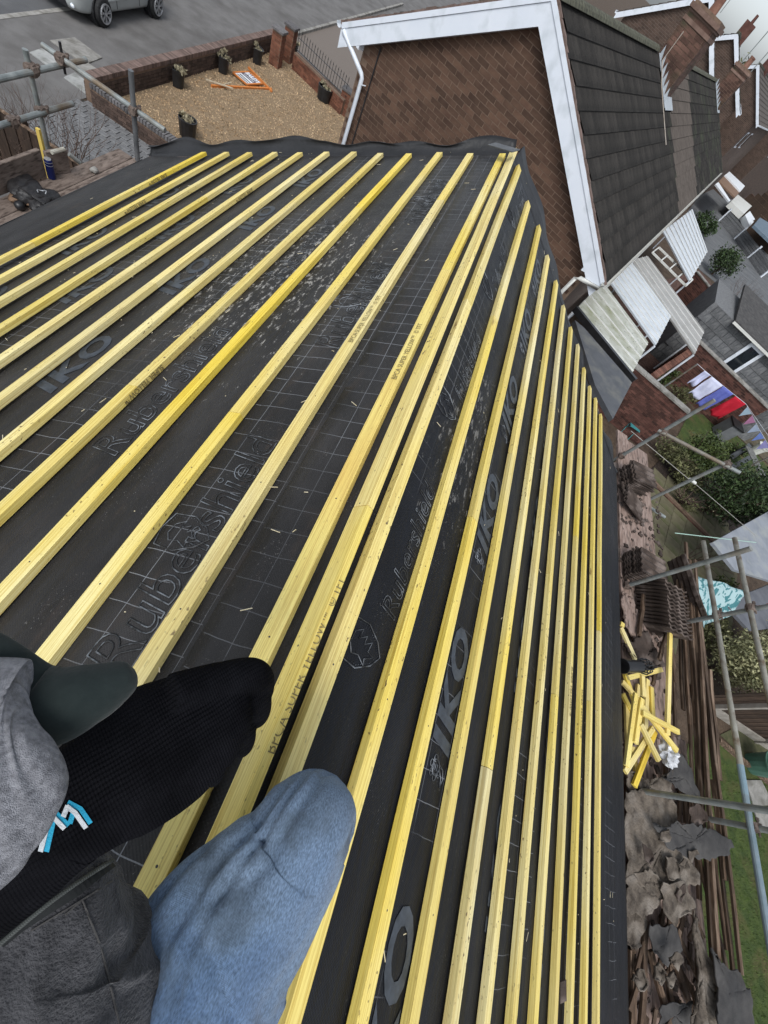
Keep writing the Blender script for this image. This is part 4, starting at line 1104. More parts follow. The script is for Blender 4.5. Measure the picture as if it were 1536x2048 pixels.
def planter(px, py, label, ang=0.0, full=False, r=0.29):
    p = G0(px, py, 0.03); t = thing('planter', (p.x, p.y, 0.03), label, 'planter', None)
    n = 14; m = MB(); ring = []
    for k in range(n):
        a = ang + (2 * math.pi if full else math.pi) * k / (n if full else n - 1); ring.append(Vector((math.cos(a) * r, math.sin(a) * r * (1 if full else 0.75), 0)))
    b = Vector((p.x, p.y, 0.03)); H = 0.40
    lo = [b + q * 0.82 for q in ring]; hi = [b + q * 1.0 + Vector((0, 0, H)) for q in ring]; ih = [b + q * 0.9 + Vector((0, 0, H)) for q in ring]; il = [b + q * 0.86 + Vector((0, 0, H - 0.08)) for q in ring]
    m.add(lo + hi + ih + il, [(j * n + i, j * n + (i + 1) % n, (j + 1) * n + (i + 1) % n, (j + 1) * n + i) for j in range(3) for i in range(n)] + [tuple(range(3 * n, 4 * n)), tuple(reversed(range(n)))])
    m.build('tub', BLACK, t)
    V, F = leaf_mesh((b.x, b.y + r * 0.3, b.z + H), (r * 0.8, r * 0.8, 0.045), 150, 0.06, int(px)); np_mesh('withered_plant', V, F, STRAW, t, kind='stuff')
planter(350, 168, 'black half-round planter with withered grass, nearest the corner of the street wall', math.pi / 2 + 3.3)
planter(440, 140, 'black half-round planter with withered grass, second along the street wall', math.pi / 2 + 3.3)
planter(508, 122, 'black half-round planter with a large straw clump, third along the street wall', math.pi / 2 + 3.3)
planter(578, 112, 'round black tub in the corner below the brick piers', 0, True)
planter(646, 200, 'round black tub against the orange brick wall near the house', 0, True)
planter(375, 272, 'dark tub of coiled dead stems by the drive wall', 0, True, 0.24)

# estate agent's board lying on the gravel
sg = thing('sale_board', G0(500, 160, 0.05), 'fallen orange framed sale board with white and plum panel on the gravel', 'sign')
def gq(pts, z): return [G0(x, y, z) for x, y in pts]
q = gq([(466, 146), (498, 145), (521, 167), (494, 170)], 0.075)
m = MB(); m.prism([q[0], q[3], q[2], q[1]], Vector((0, 0, 0.012))); m.build('panel', WHITEP, sg)
e_u = (q[3] - q[0]); e_v = (q[1] - q[0])
def pq(u, v, z=0.014): return q[0] + e_u * u + e_v * v + Vector((0, 0, z))
MB().prism([pq(0.0, 0.46), pq(1, 0.46), pq(1, 1), pq(0, 1)], Vector((0, 0, 0.003))).build('plum_band', DARKP, sg)
fr = [(0, 0), (1, 0), (1, 1), (0, 1)]
for i in range(4): a, b = fr[i], fr[(i + 1) % 4]; MB().beam(pq(*a, 0.01), pq(*b, 0.01), 0.05, 0.04).build('frame_rail', ORANGE, sg)
MB().beam(G0(497, 135, 0.1), G0(544, 183, 0.05), 0.055, 0.055).build('post', ORANGE, sg)
MB().beam(G0(423, 172, 0.05), G0(543, 178, 0.03), 0.06, 0.06).build('post', ORANGE, sg)
tm = text_me('BAILEYS', 0.24, bold=0.012, mt=WHITEP); uu, vv = e_u.normalized(), (e_v - e_u.normalized() * e_v.dot(e_u.normalized())).normalized()
L_ = max(v.co.x for v in tm.vertices); k = e_u.length * 0.9 / L_
for v in tm.vertices: v.co.x *= k; v.co.y *= e_v.length * 0.3 / 0.2
o = inst('lettering', tm, frame(pq(0.05, 0.68, 0.019), uu, vv), sg)
rt_ = random.Random(2)
for i, (v0, hh) in enumerate(((0.26, 0.07), (0.12, 0.06), (0.53, 0.05))):      # small print too blurred in the picture to read
    u_ = 0.14
    while u_ < 0.86:
        w_ = rt_.uniform(0.03, 0.09); MB().prism([pq(u_, v0, 0.0178), pq(u_ + w_, v0, 0.0178), pq(u_ + w_, v0 + hh, 0.0178), pq(u_, v0 + hh, 0.0178)], Vector((0, 0, 0.001))).build('small_print', BLACK if i < 2 else WHITEP, sg); u_ += w_ + 0.02

sk = thing('broken_stake', G0(437, 172, 0.1), 'bare pale snapped stake lying over the orange post', 'stake')
MB().beam(G0(412, 159, 0.12), G0(466, 177, 0.12), 0.03, 0.03).build('shaft', mat('pale_timber', (0.5, 0.42, 0.3), (0.62, 0.54, 0.4), 0.8, 9), sk)
MB().beam(G0(448, 169, 0.13), G0(462, 165, 0.13), 0.02, 0.02).build('splinter', bpy.data.materials['pale_timber'], sk)

# parked car
car = thing('parked_car', (-12.25, 16.2, 0), 'silver green hatchback parked by the kerb with seven spoke alloy wheels', 'car')
CX, CY = -12.27, 14.18
secs = [(0.0, .50, .30, .52, .52), (0.06, .66, .22, .66, .66), (0.22, .78, .18, .74, .76), (0.55, .845, .17, .82, .88), (1.0, .86, .17, .9, .99), (1.35, .86, .17, .93, 1.05), (1.95, .86, .17, .95, 1.42), (2.6, .86, .17, .96, 1.47), (3.2, .855, .17, .97, 1.43), (3.62, .82, .18, .98, 1.25), (3.85, .76, .22, .95, 1.02), (3.95, .62, .3, .8, .82)]
V = []; np_ = 13
for (yy, w_, zb, zw, zt) in secs:
    rw = w_ * (0.66 if zt > 1.1 else 0.8)
    half = [(w_ * 0.86, zb), (w_ * 0.985, zb + 0.1), (w_, (zb + zw) / 2 + 0.02), (w_ * 0.97, zw), (rw, lerp(zw, zt, 0.92)), (rw * 0.6, zt), (0, zt + 0.01)]
    for x, z in half: V.append(Vector((CX + x, CY + yy, z)))
    for x, z in reversed(half[:-1]): V.append(Vector((CX - x, CY + yy, z)))
F = []
for j in range(len(secs) - 1):
    for i in range(np_): F.append([j * np_ + i, j * np_ + (i + 1) % np_, (j + 1) * np_ + (i + 1) % np_, (j + 1) * np_ + i])
F += [list(range(np_ - 1, -1, -1)), list(range((len(secs) - 1) * np_, len(secs) * np_))]
mb = MB(); mb.v = V; mb.f = F; bd = smooth(mb.build('body', CARP, car)); sb = bd.modifiers.new('s', 'SUBSURF'); sb.levels = 2; sb.render_levels = 2
def side_patch(pts, name, mt, off=0.0):
    m = MB(); m.prism([Vector((CX + x + off, CY + y, z)) for y, z, x in pts], Vector((0.012, 0, 0))); return m.build(name, mt, car)
side_patch([(1.62, 1.0, .835), (2.5, 1.0, .84), (2.5, 1.36, .64), (2.05, 1.34, .64)], 'side_window', GLASS, 0.0)
side_patch([(2.56, 1.0, .84), (3.4, 1.02, .82), (3.3, 1.24, .68), (2.56, 1.36, .64)], 'side_window', GLASS, 0.0)
m = MB(); m.prism([Vector((CX + a, CY + y, z)) for a, y, z in ((-.68, 1.30, 1.03), (.68, 1.30, 1.03), (.55, 1.86, 1.39), (-.55, 1.86, 1.39))], Vector((0, -0.01, 0.012))); m.build('windscreen', GLASS, car)
m = MB(); m.prism([Vector((CX + a, CY - 0.005 + (0.03 if abs(a) > .4 else 0), z)) for a, z in ((-.48, .26), (.48, .26), (.42, .46), (-.42, .46))], Vector((0, -0.015, 0))); m.build('grille', BLACK, car)
for sx in (-1, 1):
    m = MB(); m.prism([Vector((CX + sx * a, CY + y, z)) for a, y, z in ((.45, .05, .60), (.72, .18, .66), (.80, .62, .86), (.70, .50, .86))] if sx > 0 else [Vector((CX + sx * a, CY + y, z)) for a, y, z in ((.70, .50, .86), (.80, .62, .86), (.72, .18, .66), (.45, .05, .60))], Vector((sx * 0.02, -0.015, 0.03))); m.build('headlight', LAMPG, car)
    m = MB(); m.ball((CX + sx * .62, CY + .02, .36), .06, .03, .045); m.build('fog_lamp', LAMPG, car)
    m = MB(); m.ball((CX + sx * .93, CY + 1.42, 1.0), .09, .06, .07); m.build('door_mirror', CARP, car)
m = MB()
for y in (1.50, 2.53, 3.3): m.beam((CX + .862, CY + y, .32), (CX + .845, CY + y, .96), 0.008, 0.008, (0, 1, 0))
m.build('door_gap', BLACK, car)
m = MB(); m.beam((CX + .872, CY + .9, .5), (CX + .872, CY + 3.2, .54), 0.02, 0.03); m.build('side_moulding', CARP, car)
m = MB(); m.beam((CX + .865, CY + 2.3, .86), (CX + .865, CY + 2.46, .865), 0.03, 0.03); m.build('door_handle', CARP, car)
for yy in (0.85, 3.32):
    for sx in (-1, 1):
        c0 = Vector((CX + sx * 0.83, CY + yy, 0.31))
        m = MB(); n = 22; ax = Vector((sx, 0, 0))
        m.tube(c0 + ax * -0.16, c0 + ax * 0.03, 0.365, 22); m.build('wheel_arch', BLACK, car)
        wr = MB(); prof = [(-.08, .20), (-.09, .27), (-.06, .305), (.0, .31), (.05, .305), (.075, .27), (.065, .205)]
        for k in range(n):
            a = 2 * math.pi * k / n
            for px2, r in prof: wr.v.append(c0 + ax * (px2 + 0.0) + Vector((0, math.cos(a) * r, math.sin(a) * r)))
        q = len(prof)
        for k in range(n):
            for j in range(q - 1): wr.f.append([k * q + j, ((k + 1) % n) * q + j, ((k + 1) % n) * q + j + 1, k * q + j + 1])
        wv = wr.build('wheel', RUBBER, car, sm=True); wv.location.x += sx * 0.045
        m = MB(); c1 = c0 + ax * 0.085
        for k in range(7):
            for dk in (-0.13, 0.13):
                a = 2 * math.pi * k / 7 + 0.2; m.beam(c1 + Vector((0.0, math.cos(a) * 0.03, math.sin(a) * 0.03)), c1 + Vector((0, math.cos(a + dk) * 0.2, math.sin(a + dk) * 0.2)), 0.02, 0.024, ax)
        for k in range(n):
            a, b = 2 * math.pi * k / n, 2 * math.pi * (k + 1) / n; m.beam(c1 + Vector((0, math.cos(a) * 0.2, math.sin(a) * 0.2)), c1 + Vector((0, math.cos(b) * 0.2, math.sin(b) * 0.2)), 0.022, 0.05, ax)
        m.tube(c1 - ax * 0.02, c1 + ax * 0.02, 0.045, 10); m.build('rim', ALLOY, wv)
        MB().tube(c0 - ax * 0.0, c0 + ax * 0.03, 0.2, 16).build('wheel_disc', BLACK, wv)

# dark fence, bare bush by our front corner
def slat_fence(name, label, a, b, h, mt, w_=0.11, top=True, posts=None, base=0.0, parts=True):
    a = Vector((a[0], a[1], base)); b = Vector((b[0], b[1], base)); d = (b - a).normalized(); L_ = (b - a).length; nr = d.cross(Vector((0, 0, 1)))
    t = thing(name, (a + b) / 2, label, 'fence'); R = Matrix((d, nr, Vector((0, 0, 1)))).transposed()
    m = MB(); m.box((0, 0, 0), w_ + 0.012, 0.014, h); me = bpy.data.meshes.new('slat'); me.from_pydata(m.v, [], m.f); me.materials.append(mt)
    n = int(L_ / w_)
    for i in range(n):
        inst('slat', me, Matrix.Translation(a + d * (i + 0.5) * w_ + nr * (0.007 * (1 if i % 2 else -1)) + Vector((0, 0, h / 2 + rz.uniform(-0.006, 0.006)))) @ (R @ Matrix.Rotation(0.06, 3, 'Z')).to_4x4(), t)
    if top: MB().beam(a + Vector((0, 0, h + 0.02)), b + Vector((0, 0, h + 0.02)), 0.05, 0.03).build('top_rail', OLDW, t)
    if posts:
        k = 0.0
        while k <= L_ + 0.01: MB().box(a + d * k - nr * 0.05 + Vector((0, 0, (h + 0.1) / 2)), 0.1, 0.1, h + 0.1, R).build('post', posts, t); k += 1.83
    return t
p0, p1 = G0(0, 235, 1.2), G0(135, 325, 1.2)
slat_fence('garden_fence', 'dark brown slatted fence below the left scaffold', (p0.x - 1.5, p0.y + 0.2), (p1.x + 1.0, p1.y), 1.25, FENCE, 0.14, posts=FENCE)
p0, p1 = G0(0, 215, 1.2), G0(75, 262, 1.0)
def bare_bush(name, label, c, h, w_, n, seed, leaf=0):
    t = thing(name, c, label, 'shrub'); c = Vector(c); rg = random.Random(seed); m = MB()
    def grow(p, d, l, r, dep):
        pts = [p]; 
        for k in range(3):
            d = (d + Vector((rg.uniform(-.25, .25), rg.uniform(-.25, .25), rg.uniform(-.05, .2)))).normalized(); p = p + d * l / 3; pts.append(p)
        m.pipe(pts, [r, r * 0.85, r * 0.7, r * 0.5], 4)
        if dep:
            for k in range(rg.choice((2, 3))): grow(pts[rg.choice((2, 3))], (d + Vector((rg.uniform(-.8, .8), rg.uniform(-.8, .8), rg.uniform(-.1, .5)))).normalized(), l * 0.66, r * 0.5, dep - 1)
    for i in range(n):
        a = rg.uniform(0, 6.28); grow(c + Vector((math.cos(a) * 0.1, math.sin(a) * 0.1, 0)), Vector((math.cos(a) * w_, math.sin(a) * w_, 1)).normalized(), h * rg.uniform(0.35, 0.5), 0.014, 3)
    m.build('branches', TWIG, t)
    return t
q = G0(118, 262, 0.9); bare_bush('bare_shrub', 'leafless brown twiggy shrub between scaffold and block drive', (q.x, q.y, 0), 1.9, 0.55, 13, 8)
q = G0(60, 275, 0.9); bare_bush('bare_shrub', 'leafless tangled shrub behind the toe board', (q.x, q.y, 0), 1.6, 0.8, 11, 9)

# ------------------------------------------------------------------ THE GARDEN SIDE
def quad_roof(name, label, pxs, z, mt, th=0.05, ribs=0, ribm=None, cat='lean-to roof', zs=None, group=None, posts=True, ribr=0.018, axis=0):
    zs = zs or [z] * len(pxs)
    P = [pz(x, y, zz) for (x, y), zz in zip(pxs, zs)]
    t = thing(name, Vector((sum(p.x for p in P) / len(P), sum(p.y for p in P) / len(P), 0)), label, cat, group)
    n = (P[1] - P[0]).cross(P[2] - P[0]).normalized()
    if n.z < 0: n = -n; P2_ = list(reversed(P))
    else: P2_ = P
    m = MB(); m.prism([p - n * th for p in P2_], n * th); m.build('roof_sheet', mt, t)
    if len(P) == 4:
        if axis: Q = [P[1], P[2], P[3], P[0]]
        else: Q = P
        for k in range(ribs):
            f = (k + 0.5) / ribs
            a, b = Q[0].lerp(Q[1], f), Q[3].lerp(Q[2], f)
            MB().beam(a + n * 0.014, b + n * 0.014, ribr * 2, 0.028, n).build('rib', ribm or mt, t)
    if posts:
        for p in P: MB().tube((p.x, p.y, 0), (p.x, p.y, p.z - th), 0.04, 6).build('post', UPVC, t)
    return t
POLY1 = mat('mossy_polycarbonate', (0.36, 0.36, 0.29), (0.52, 0.53, 0.47), 0.4, 3, c3=(0.26, 0.27, 0.16), s3=1.6, spots=(9.0, 0.17, (0.03, 0.03, 0.02)))
POLY2 = mat('pale_polycarbonate', (0.52, 0.56, 0.60), (0.62, 0.66, 0.70), 0.3, 2, spots=(5.0, 0.10, (0.05, 0.05, 0.05)))
POLY3 = mat('grey_polycarbonate', (0.30, 0.29, 0.27), (0.38, 0.37, 0.35), 0.4, 2)
RIBW = mat('white_glazing_bar', (0.66, 0.66, 0.64), (0.74, 0.74, 0.72), 0.5, 4)
quad_roof('lean_to_roof', 'mossy translucent lean-to roof with white glazing bars, nearest behind the brown gable house', [(1148, 622), (1206, 563), (1297, 685), (1262, 750)], 2.2, POLY1, ribs=5, ribm=RIBW)
quad_roof('lean_to_roof', 'bluish white ribbed lean-to roof in the middle of the three', [(1216, 556), (1262, 522), (1342, 632), (1312, 690)], 2.2, POLY2, ribs=7, ribm=RIBW)
quad_roof('lean_to_roof', 'plain grey lean-to roof with thin white lines, lowest of the three', [(1262, 520), (1296, 512), (1409, 662), (1390, 708)], 2.15, POLY3, ribs=4, ribm=RIBW, ribr=0.012)
quad_roof('canopy', 'corrugated silver canopy speckled with moss near the far eaves', [(1326, 462), (1385, 418), (1415, 502), (1380, 562)], 2.5, POLY2, ribs=9, ribm=RIBW, ribr=0.03, cat='canopy')
quad_roof('flat_roof', 'dark grey felted side roof beside the garden edge of our eaves', [(1150, 640), (1168, 655), (1264, 765), (1226, 838), (1190, 770)], 2.6, mat('slate_grey_felt', (0.075, 0.08, 0.09), (0.10, 0.105, 0.115), 0.7, 3, c3=(0.15, 0.15, 0.14), s3=2), th=0.12, cat='flat roof', posts=False)
MB().beam(pz(1150, 617, 2.5), pz(1268, 762, 2.5), 0.12, 0.16).build('box_gutter', BLACK, bpy.data.objects['flat_roof'])
# pergola frame between the lean-tos
pg = thing('pergola', pz(1340, 510, 1.0), 'white timber pergola frame standing under the silver canopy', 'pergola')
for a, b in (((1305, 505), (1372, 572)), ((1318, 495), (1385, 560))): MB().beam(pz(*a, 2.3), pz(*b, 2.3), 0.07, 0.07).build('beam', CREAM, pg)
for k in range(5):
    f = k / 4; MB().beam(pz(1305 + 67 * f, 505 + 67 * f, 2.36), pz(1318 + 67 * f, 495 + 65 * f, 2.36), 0.05, 0.05).build('rafter', CREAM, pg)

def wall_px(name, label, a, b, z, th, mt, mo, coping, group=None, cat='wall'):
    A, B = pz(*a, z), pz(*b, z); return box_wall(name, label, (A.x, A.y), (B.x, B.y), z - 0.05, th, mt, mo, coping)
w1 = wall_px('garden_wall', 'tall dark red brick wall with grey coping below the nearest lean-to', (1266, 724), (1381, 824), 1.85, 0.22, DBRICK, MORT, KERB)
w2 = wall_px('garden_wall', 'mottled dark brick wall with long grey coping in front of the grey shed', (1395, 676), (1540, 815), 1.8, 0.22, DBRICK, MORT, KERB)
wall_px('garden_wall', 'short red brick wall crossing the yard between the two taller walls', (1308, 752), (1384, 700), 1.3, 0.22, RBRICK, MORT, 'edge')
w4 = wall_px('garden_wall', 'dark brick wall with pale coping beside the wheelie bins', (1396, 542), (1475, 640), 1.6, 0.2, DBRICK, MORT, KERB)
# grey rendered shed with a white door
sh = thing('shed', pz(1470, 700, 1.0), 'grey boarded outbuilding with white framed half glazed door', 'shed')
A, B = pz(1401, 682, 1.8), pz(1511, 787, 1.8); dW = (B - A).normalized(); dW.z = 0; nW = Vector((-dW.y, dW.x, 0)); S0 = A + nW * 0.9; S0.z = 0
def sp(x, y): return pN(x, y, S0, nW)
GREYB = mat('grey_weathered_board', (0.085, 0.087, 0.09), (0.15, 0.152, 0.155), 0.9, 5, stretch=(4, 4, 1), vary=0.22, c3=(0.19, 0.19, 0.19), s3=6)
u0, u1 = (sp(1385, 640) - S0).dot(dW), (sp(1560, 800) - S0).dot(dW)
zt = sp(1482, 655).z
MB().prism([S0 + dW * u0 + nW * 0.05, S0 + dW * (u1 + 1) + nW * 0.05, S0 + dW * (u1 + 1) + nW * 3.5, S0 + dW * u0 + nW * 3.5], Vector((0, 0, zt))).build('core', GREYB, sh)
k = u0; R_ = Matrix((dW, nW, Vector((0, 0, 1)))).transposed(); mm = MB(); mm.box((0, 0, 0), 0.44, 0.05, zt / 8 - 0.012); mep = bpy.data.meshes.new('panel'); mep.from_pydata(mm.v, [], mm.f); mep.materials.append(GREYB)
for r in range(8):
    k = u0 + (0.225 if r % 2 else 0)
    while k < u1 + 0.6:
        inst('panel', mep, Matrix.Translation(S0 + dW * (k + 0.225) + nW * (0.025 + rz.uniform(-.004, .004)) + Vector((0, 0, (r + 0.5) * zt / 8))) @ R_.to_4x4(), sh); k += 0.452
d1, d2 = sp(1446, 722), sp(1471, 745); dt = sp(1504, 688)
ua, ub = (d1 - S0).dot(dW), (d2 - S0).dot(dW); z0, z1 = 0.25, sp(1505, 685).z
def sbox(name, ua, ub, za, zb, off, mt, th=0.06, par=sh):
    return MB().box(S0 + dW * ((ua + ub) / 2) + nW * (-off) + Vector((0, 0, (za + zb) / 2)), abs(ub - ua), th, zb - za, R_).build(name, mt, par)
dr = sbox('door', ua, ub, z0, z1, 0.03, UPVC); sbox('pane', ua + 0.14 * (1 if ub > ua else -1), ub - 0.14 * (1 if ub > ua else -1), z0 + (z1 - z0) * 0.38, z1 - 0.1, 0.065, GLASS, 0.02, dr); sbox('door_panel', ua + 0.14 * (1 if ub > ua else -1), ub - 0.14 * (1 if ub > ua else -1), z0 + 0.1, z0 + (z1 - z0) * 0.32, 0.065, CREAM, 0.02, dr)
uR = (sp(1476, 652) - S0).dot(dW)
MB().prism([S0 + dW * (uR - 0.3) - nW * 0.15 + Vector((0, 0, zt)), S0 + dW * (u1 + 2) - nW * 0.15 + Vector((0, 0, zt)), S0 + dW * (u1 + 2) + nW * 4 + Vector((0, 0, zt + 0.3)), S0 + dW * (uR - 0.3) + nW * 4 + Vector((0, 0, zt + 0.3))], Vector((0, 0, 0.09))).build('roof', FELTG, sh)
MB().beam(S0 + dW * (uR - 0.3) - nW * 0.2 + Vector((0, 0, zt)), S0 + dW * (u1 + 2) - nW * 0.2 + Vector((0, 0, zt)), 0.08, 0.08).build('gutter', CREAM, sh)

# yards, lawns and patios
def psheet(name, pxs, z, mt, kind='structure', **kw):
    return sheet(name, [pz(x, y, z)[:2] for x, y in pxs], z, mt, kind=kind, **kw)
REDY = mat('red_brown_yard', (0.055, 0.026, 0.020), (0.10, 0.052, 0.04), 0.95, 6, bump=0.7, bscale=20, c3=(0.15, 0.09, 0.07), s3=7)
GREYY = mat('grey_yard', (0.085, 0.088, 0.092), (0.14, 0.145, 0.15), 0.9, 0.9, stretch=(0.7, 3.0, 1), c3=(0.17, 0.17, 0.17), s3=1.6, bump=0.5)
psheet('yard', [(1195, 600), (1400, 540), (1500, 660), (1290, 790)], 0.008, REDY)
psheet('grey_yard', [(1340, 470), (1400, 390), (1536, 330), (1600, 560), (1536, 650), (1400, 540)], 0.012, GREYY)
psheet('lawn', [(1378, 828), (1428, 830), (1536, 930), (1560, 1010), (1440, 1000), (1330, 920)], 0.016, GRASSG)
psheet('garden_path', [(1395, 770), (1450, 775), (1560, 900), (1540, 930), (1428, 830)], 0.020, mat('mossy_path', (0.075, 0.062, 0.038), (0.13, 0.11, 0.07), 0.95, 4, bump=0.6))
psheet('lawn', [(1380, 1470), (1440, 1480), (1560, 1590), (1700, 1700), (1700, 2500), (1200, 2500)], 0.014, GRASSG)
psheet('garden_path', [(1440, 1470), (1480, 1450), (1580, 1520), (1580, 1600)], 0.019, mat('mossy_border', (0.05, 0.055, 0.022), (0.10, 0.095, 0.05), 0.95, 6, bump=0.8))
m = MB(); m.beam(pz(1436, 1480, 0.06), pz(1560, 1585, 0.06), 0.08, 0.14); props(m.build('lawn_edging', OLDW), kind='structure')
for q in ([(1488, 1560), (1520, 1560), (1545, 1610), (1505, 1612)], [(1505, 1616), (1545, 1614), (1570, 1660), (1520, 1665)]):
    m = MB(); m.prism([pz(x, y, 0.02) for x, y in q][::-1], Vector((0, 0, 0.03))); props(m.build('stepping_slab', KERB), kind='structure')
# mossy slab patio, laid square to the neighbour's house
MOSSP = mat('mossy_slab', (0.10, 0.088, 0.050), (0.16, 0.145, 0.09), 0.92, 2.5, c3=(0.085, 0.09, 0.035), s3=1.4, vary=0.12, bump=0.4)
pt = psheet('patio', [(1262, 960), (1330, 985), (1450, 1110), (1440, 1230), (1300, 1270), (1240, 1150)], 0.006, JOINT); WL[pt.name] = Vector(pt.location)
mm = MB(); mm.box((0, 0, 0), 0.585, 0.585, 0.04); mes = bpy.data.meshes.new('slab'); mes.from_pydata(mm.v, [], mm.f); mes.materials.append(MOSSP)
c0 = pz(1345, 1090, 0.03); Rp = Matrix((NU, NN, Vector((0, 0, 1)))).transposed() @ Matrix.Rotation(0.0, 3, 'Z')
for i in range(-6, 7):
    for j in range(-6, 7):
        P = c0 + NU * (i * 0.6) + NN * (j * 0.6 + (0.3 if i % 2 else 0)); x, y = proj(P)
        if 1225 < x < 1470 and 955 < y < 1290 and (y - 985) > (x - 1345) * 1.1 - 60:
            inst('slab', mes, Matrix.Translation(Vector((P.x, P.y, 0.018 + rz.uniform(-.004, .004)))) @ Rp.to_4x4(), pt)
a, b = pz(1302, 958, 0.1), pz(1428, 1082, 0.1)
box_wall('border_edging', 'low brick edging between mossy slabs and dark planting bed', (a.x, a.y), (b.x, b.y), 0.14, 0.12, DBRICK, MORT, None, cat='edging')
psheet('planting_bed', [(1300, 940), (1340, 900), (1520, 1030), (1500, 1090), (1440, 1105)], 0.022, mat('dark_soil', (0.018, 0.012, 0.009), (0.04, 0.026, 0.02), 0.98, 8, bump=1.0, bscale=20, bdist=0.05))

# brown closeboard fence with concrete posts
A, B = pz(1432, 1427, 0.0), pz(1530, 1492, 0.0); d_ = (B - A).normalized()
fz = slat_fence('garden_fence', 'dark brown featheredge fence with pale concrete posts on the right', (A - d_ * 0.9)[:2], (B + d_ * 5)[:2], 1.75, FENCE, 0.105, top=True)
k = 0
ft0 = A - d_ * 0.9
for k in range(4):
    MB().box(ft0 + d_ * (0.45 + 1.83 * k) + Vector((0, 0, 0.92)) - Vector((0, 1, 0)) * 0.06, 0.10, 0.10, 1.85).build('concrete_post', CPOST, fz)
MB().beam(ft0 + Vector((0, -0.05, 0.14)), B + d_ * 5 + Vector((0, -0.05, 0.14)), 0.04, 0.28).build('gravel_board', CPOST, fz)

# planting
def pbush(px, py, z, rad, n, size, mt, seed, label, name='shrub', cat='shrub', dead=0):
    p = pz(px, py, z); return shrub(name, label, (p.x, p.y, 0), rad, n, size, mt, seed, cat, dead=dead)
pbush(1408, 905, 0.8, (0.9, 0.9, 0.8), 2200, 0.07, LEAFG, 1, 'round green shrub behind the scaffold corner')
pbush(1350, 905, 0.5, (0.9, 0.8, 0.45), 1500, 0.06, LEAFO, 2, 'olive green scrubby bush at the foot of the tall brick wall', dead=8)
pbush(1385, 950, 0.5, (1.0, 0.7, 0.45), 1500, 0.07, LEAFO, 3, 'low yellowish laurel bush between scaffold poles', dead=8)
pbush(1478, 985, 1.3, (1.15, 1.1, 1.3), 4200, 0.07, LEAFD, 4, 'large dark evergreen bush beyond the outer scaffold pole')
pbush(1522, 1010, 1.3, (1.1, 1.1, 1.25), 3200, 0.07, LEAFD, 5, 'dark evergreen bush at the right edge over the pale roof')
pbush(1430, 1010, 0.5, (0.9, 0.6, 0.5), 500, 0.06, STRAW, 6, 'withered brown stems in the dark planting bed', dead=20)
pbush(1375, 1000, 0.3, (0.8, 0.5, 0.35), 300, 0.05, LEAFO, 16, 'sparse dead twigs over the bed beside the brick edging', dead=24)
pbush(1500, 1330, 0.9, (1.0, 0.8, 0.9), 5200, 0.055, LEAFY, 7, 'yellow variegated shrub above the brown fence')
pbush(1545, 1290, 0.9, (0.9, 0.8, 0.9), 2600, 0.055, LEAFY, 8, 'yellow variegated shrub cut by the right edge of the picture')
pbush(1425, 1265, 0.4, (0.7, 0.6, 0.45), 1200, 0.06, LEAFO, 9, 'olive ground hugging shrub under the floral sheet')
pbush(1455, 1175, 0.4, (0.5, 0.4, 0.35), 700, 0.05, LEAFG, 10, 'small bright green shrub between the two pale tubes')
pbush(1443, 532, 0.7, (1.3, 1.3, 1.0), 2600, 0.10, LEAFD, 11, 'dark round bush in front of the grey yard')
pbush(1408, 452, 0.6, (1.2, 1.2, 0.8), 1600, 0.12, LEAFD, 12, 'dark bush in a long green trough by the silver canopy')
pbush(1335, 755, 0.5, (0.5, 0.4, 0.5), 700, 0.06, LEAFG, 13, 'small leafy plant below the short red wall')
pbush(1368, 790, 0.3, (0.8, 0.6, 0.35), 700, 0.06, LEAFO, 14, 'low mossy plants along the garden path')
pbush(1478, 900, 0.3, (0.5, 0.5, 0.3), 500, 0.06, LEAFG, 15, 'small shrub below the bunting')
q = pz(1468, 610, 0.5); bare_bush('bare_shrub', 'bare twiggy shrub beside the dark covered heap', (q.x, q.y, 0), 2.2, 0.6, 10, 19)
q = pz(1408, 1110, 0.5); bare_bush('bare_shrub', 'bare brown climber at the corner of the mossy slabs', (q.x, q.y, 0), 1.6, 0.8, 9, 21)
# grass blades on the near lawn
N_ = 16000
a = np.random.uniform(0, 1, (N_, 2)); gx = 9.5 + a[:, 0] * 6.0; gy = -2.2 + a[:, 1] * 5.3
hgt = np.random.uniform(0.03, 0.075, N_); th = np.random.uniform(0, 6.28, N_); wd = 0.006
V = np.stack([np.stack([gx - wd * np.cos(th), gy - wd * np.sin(th), np.full(N_, 0.014)], -1), np.stack([gx + wd * np.cos(th), gy + wd * np.sin(th), np.full(N_, 0.014)], -1), np.stack([gx + np.random.normal(0, 0.02, N_), gy + np.random.normal(0, 0.02, N_), hgt], -1)], 1).reshape(-1, 3)
np_mesh('grass', V, np.arange(N_ * 3).reshape(-1, 3), BLADE, origin=(12, 0, 0), label='short green grass on the nearer lawn at the lower right', kind='stuff')

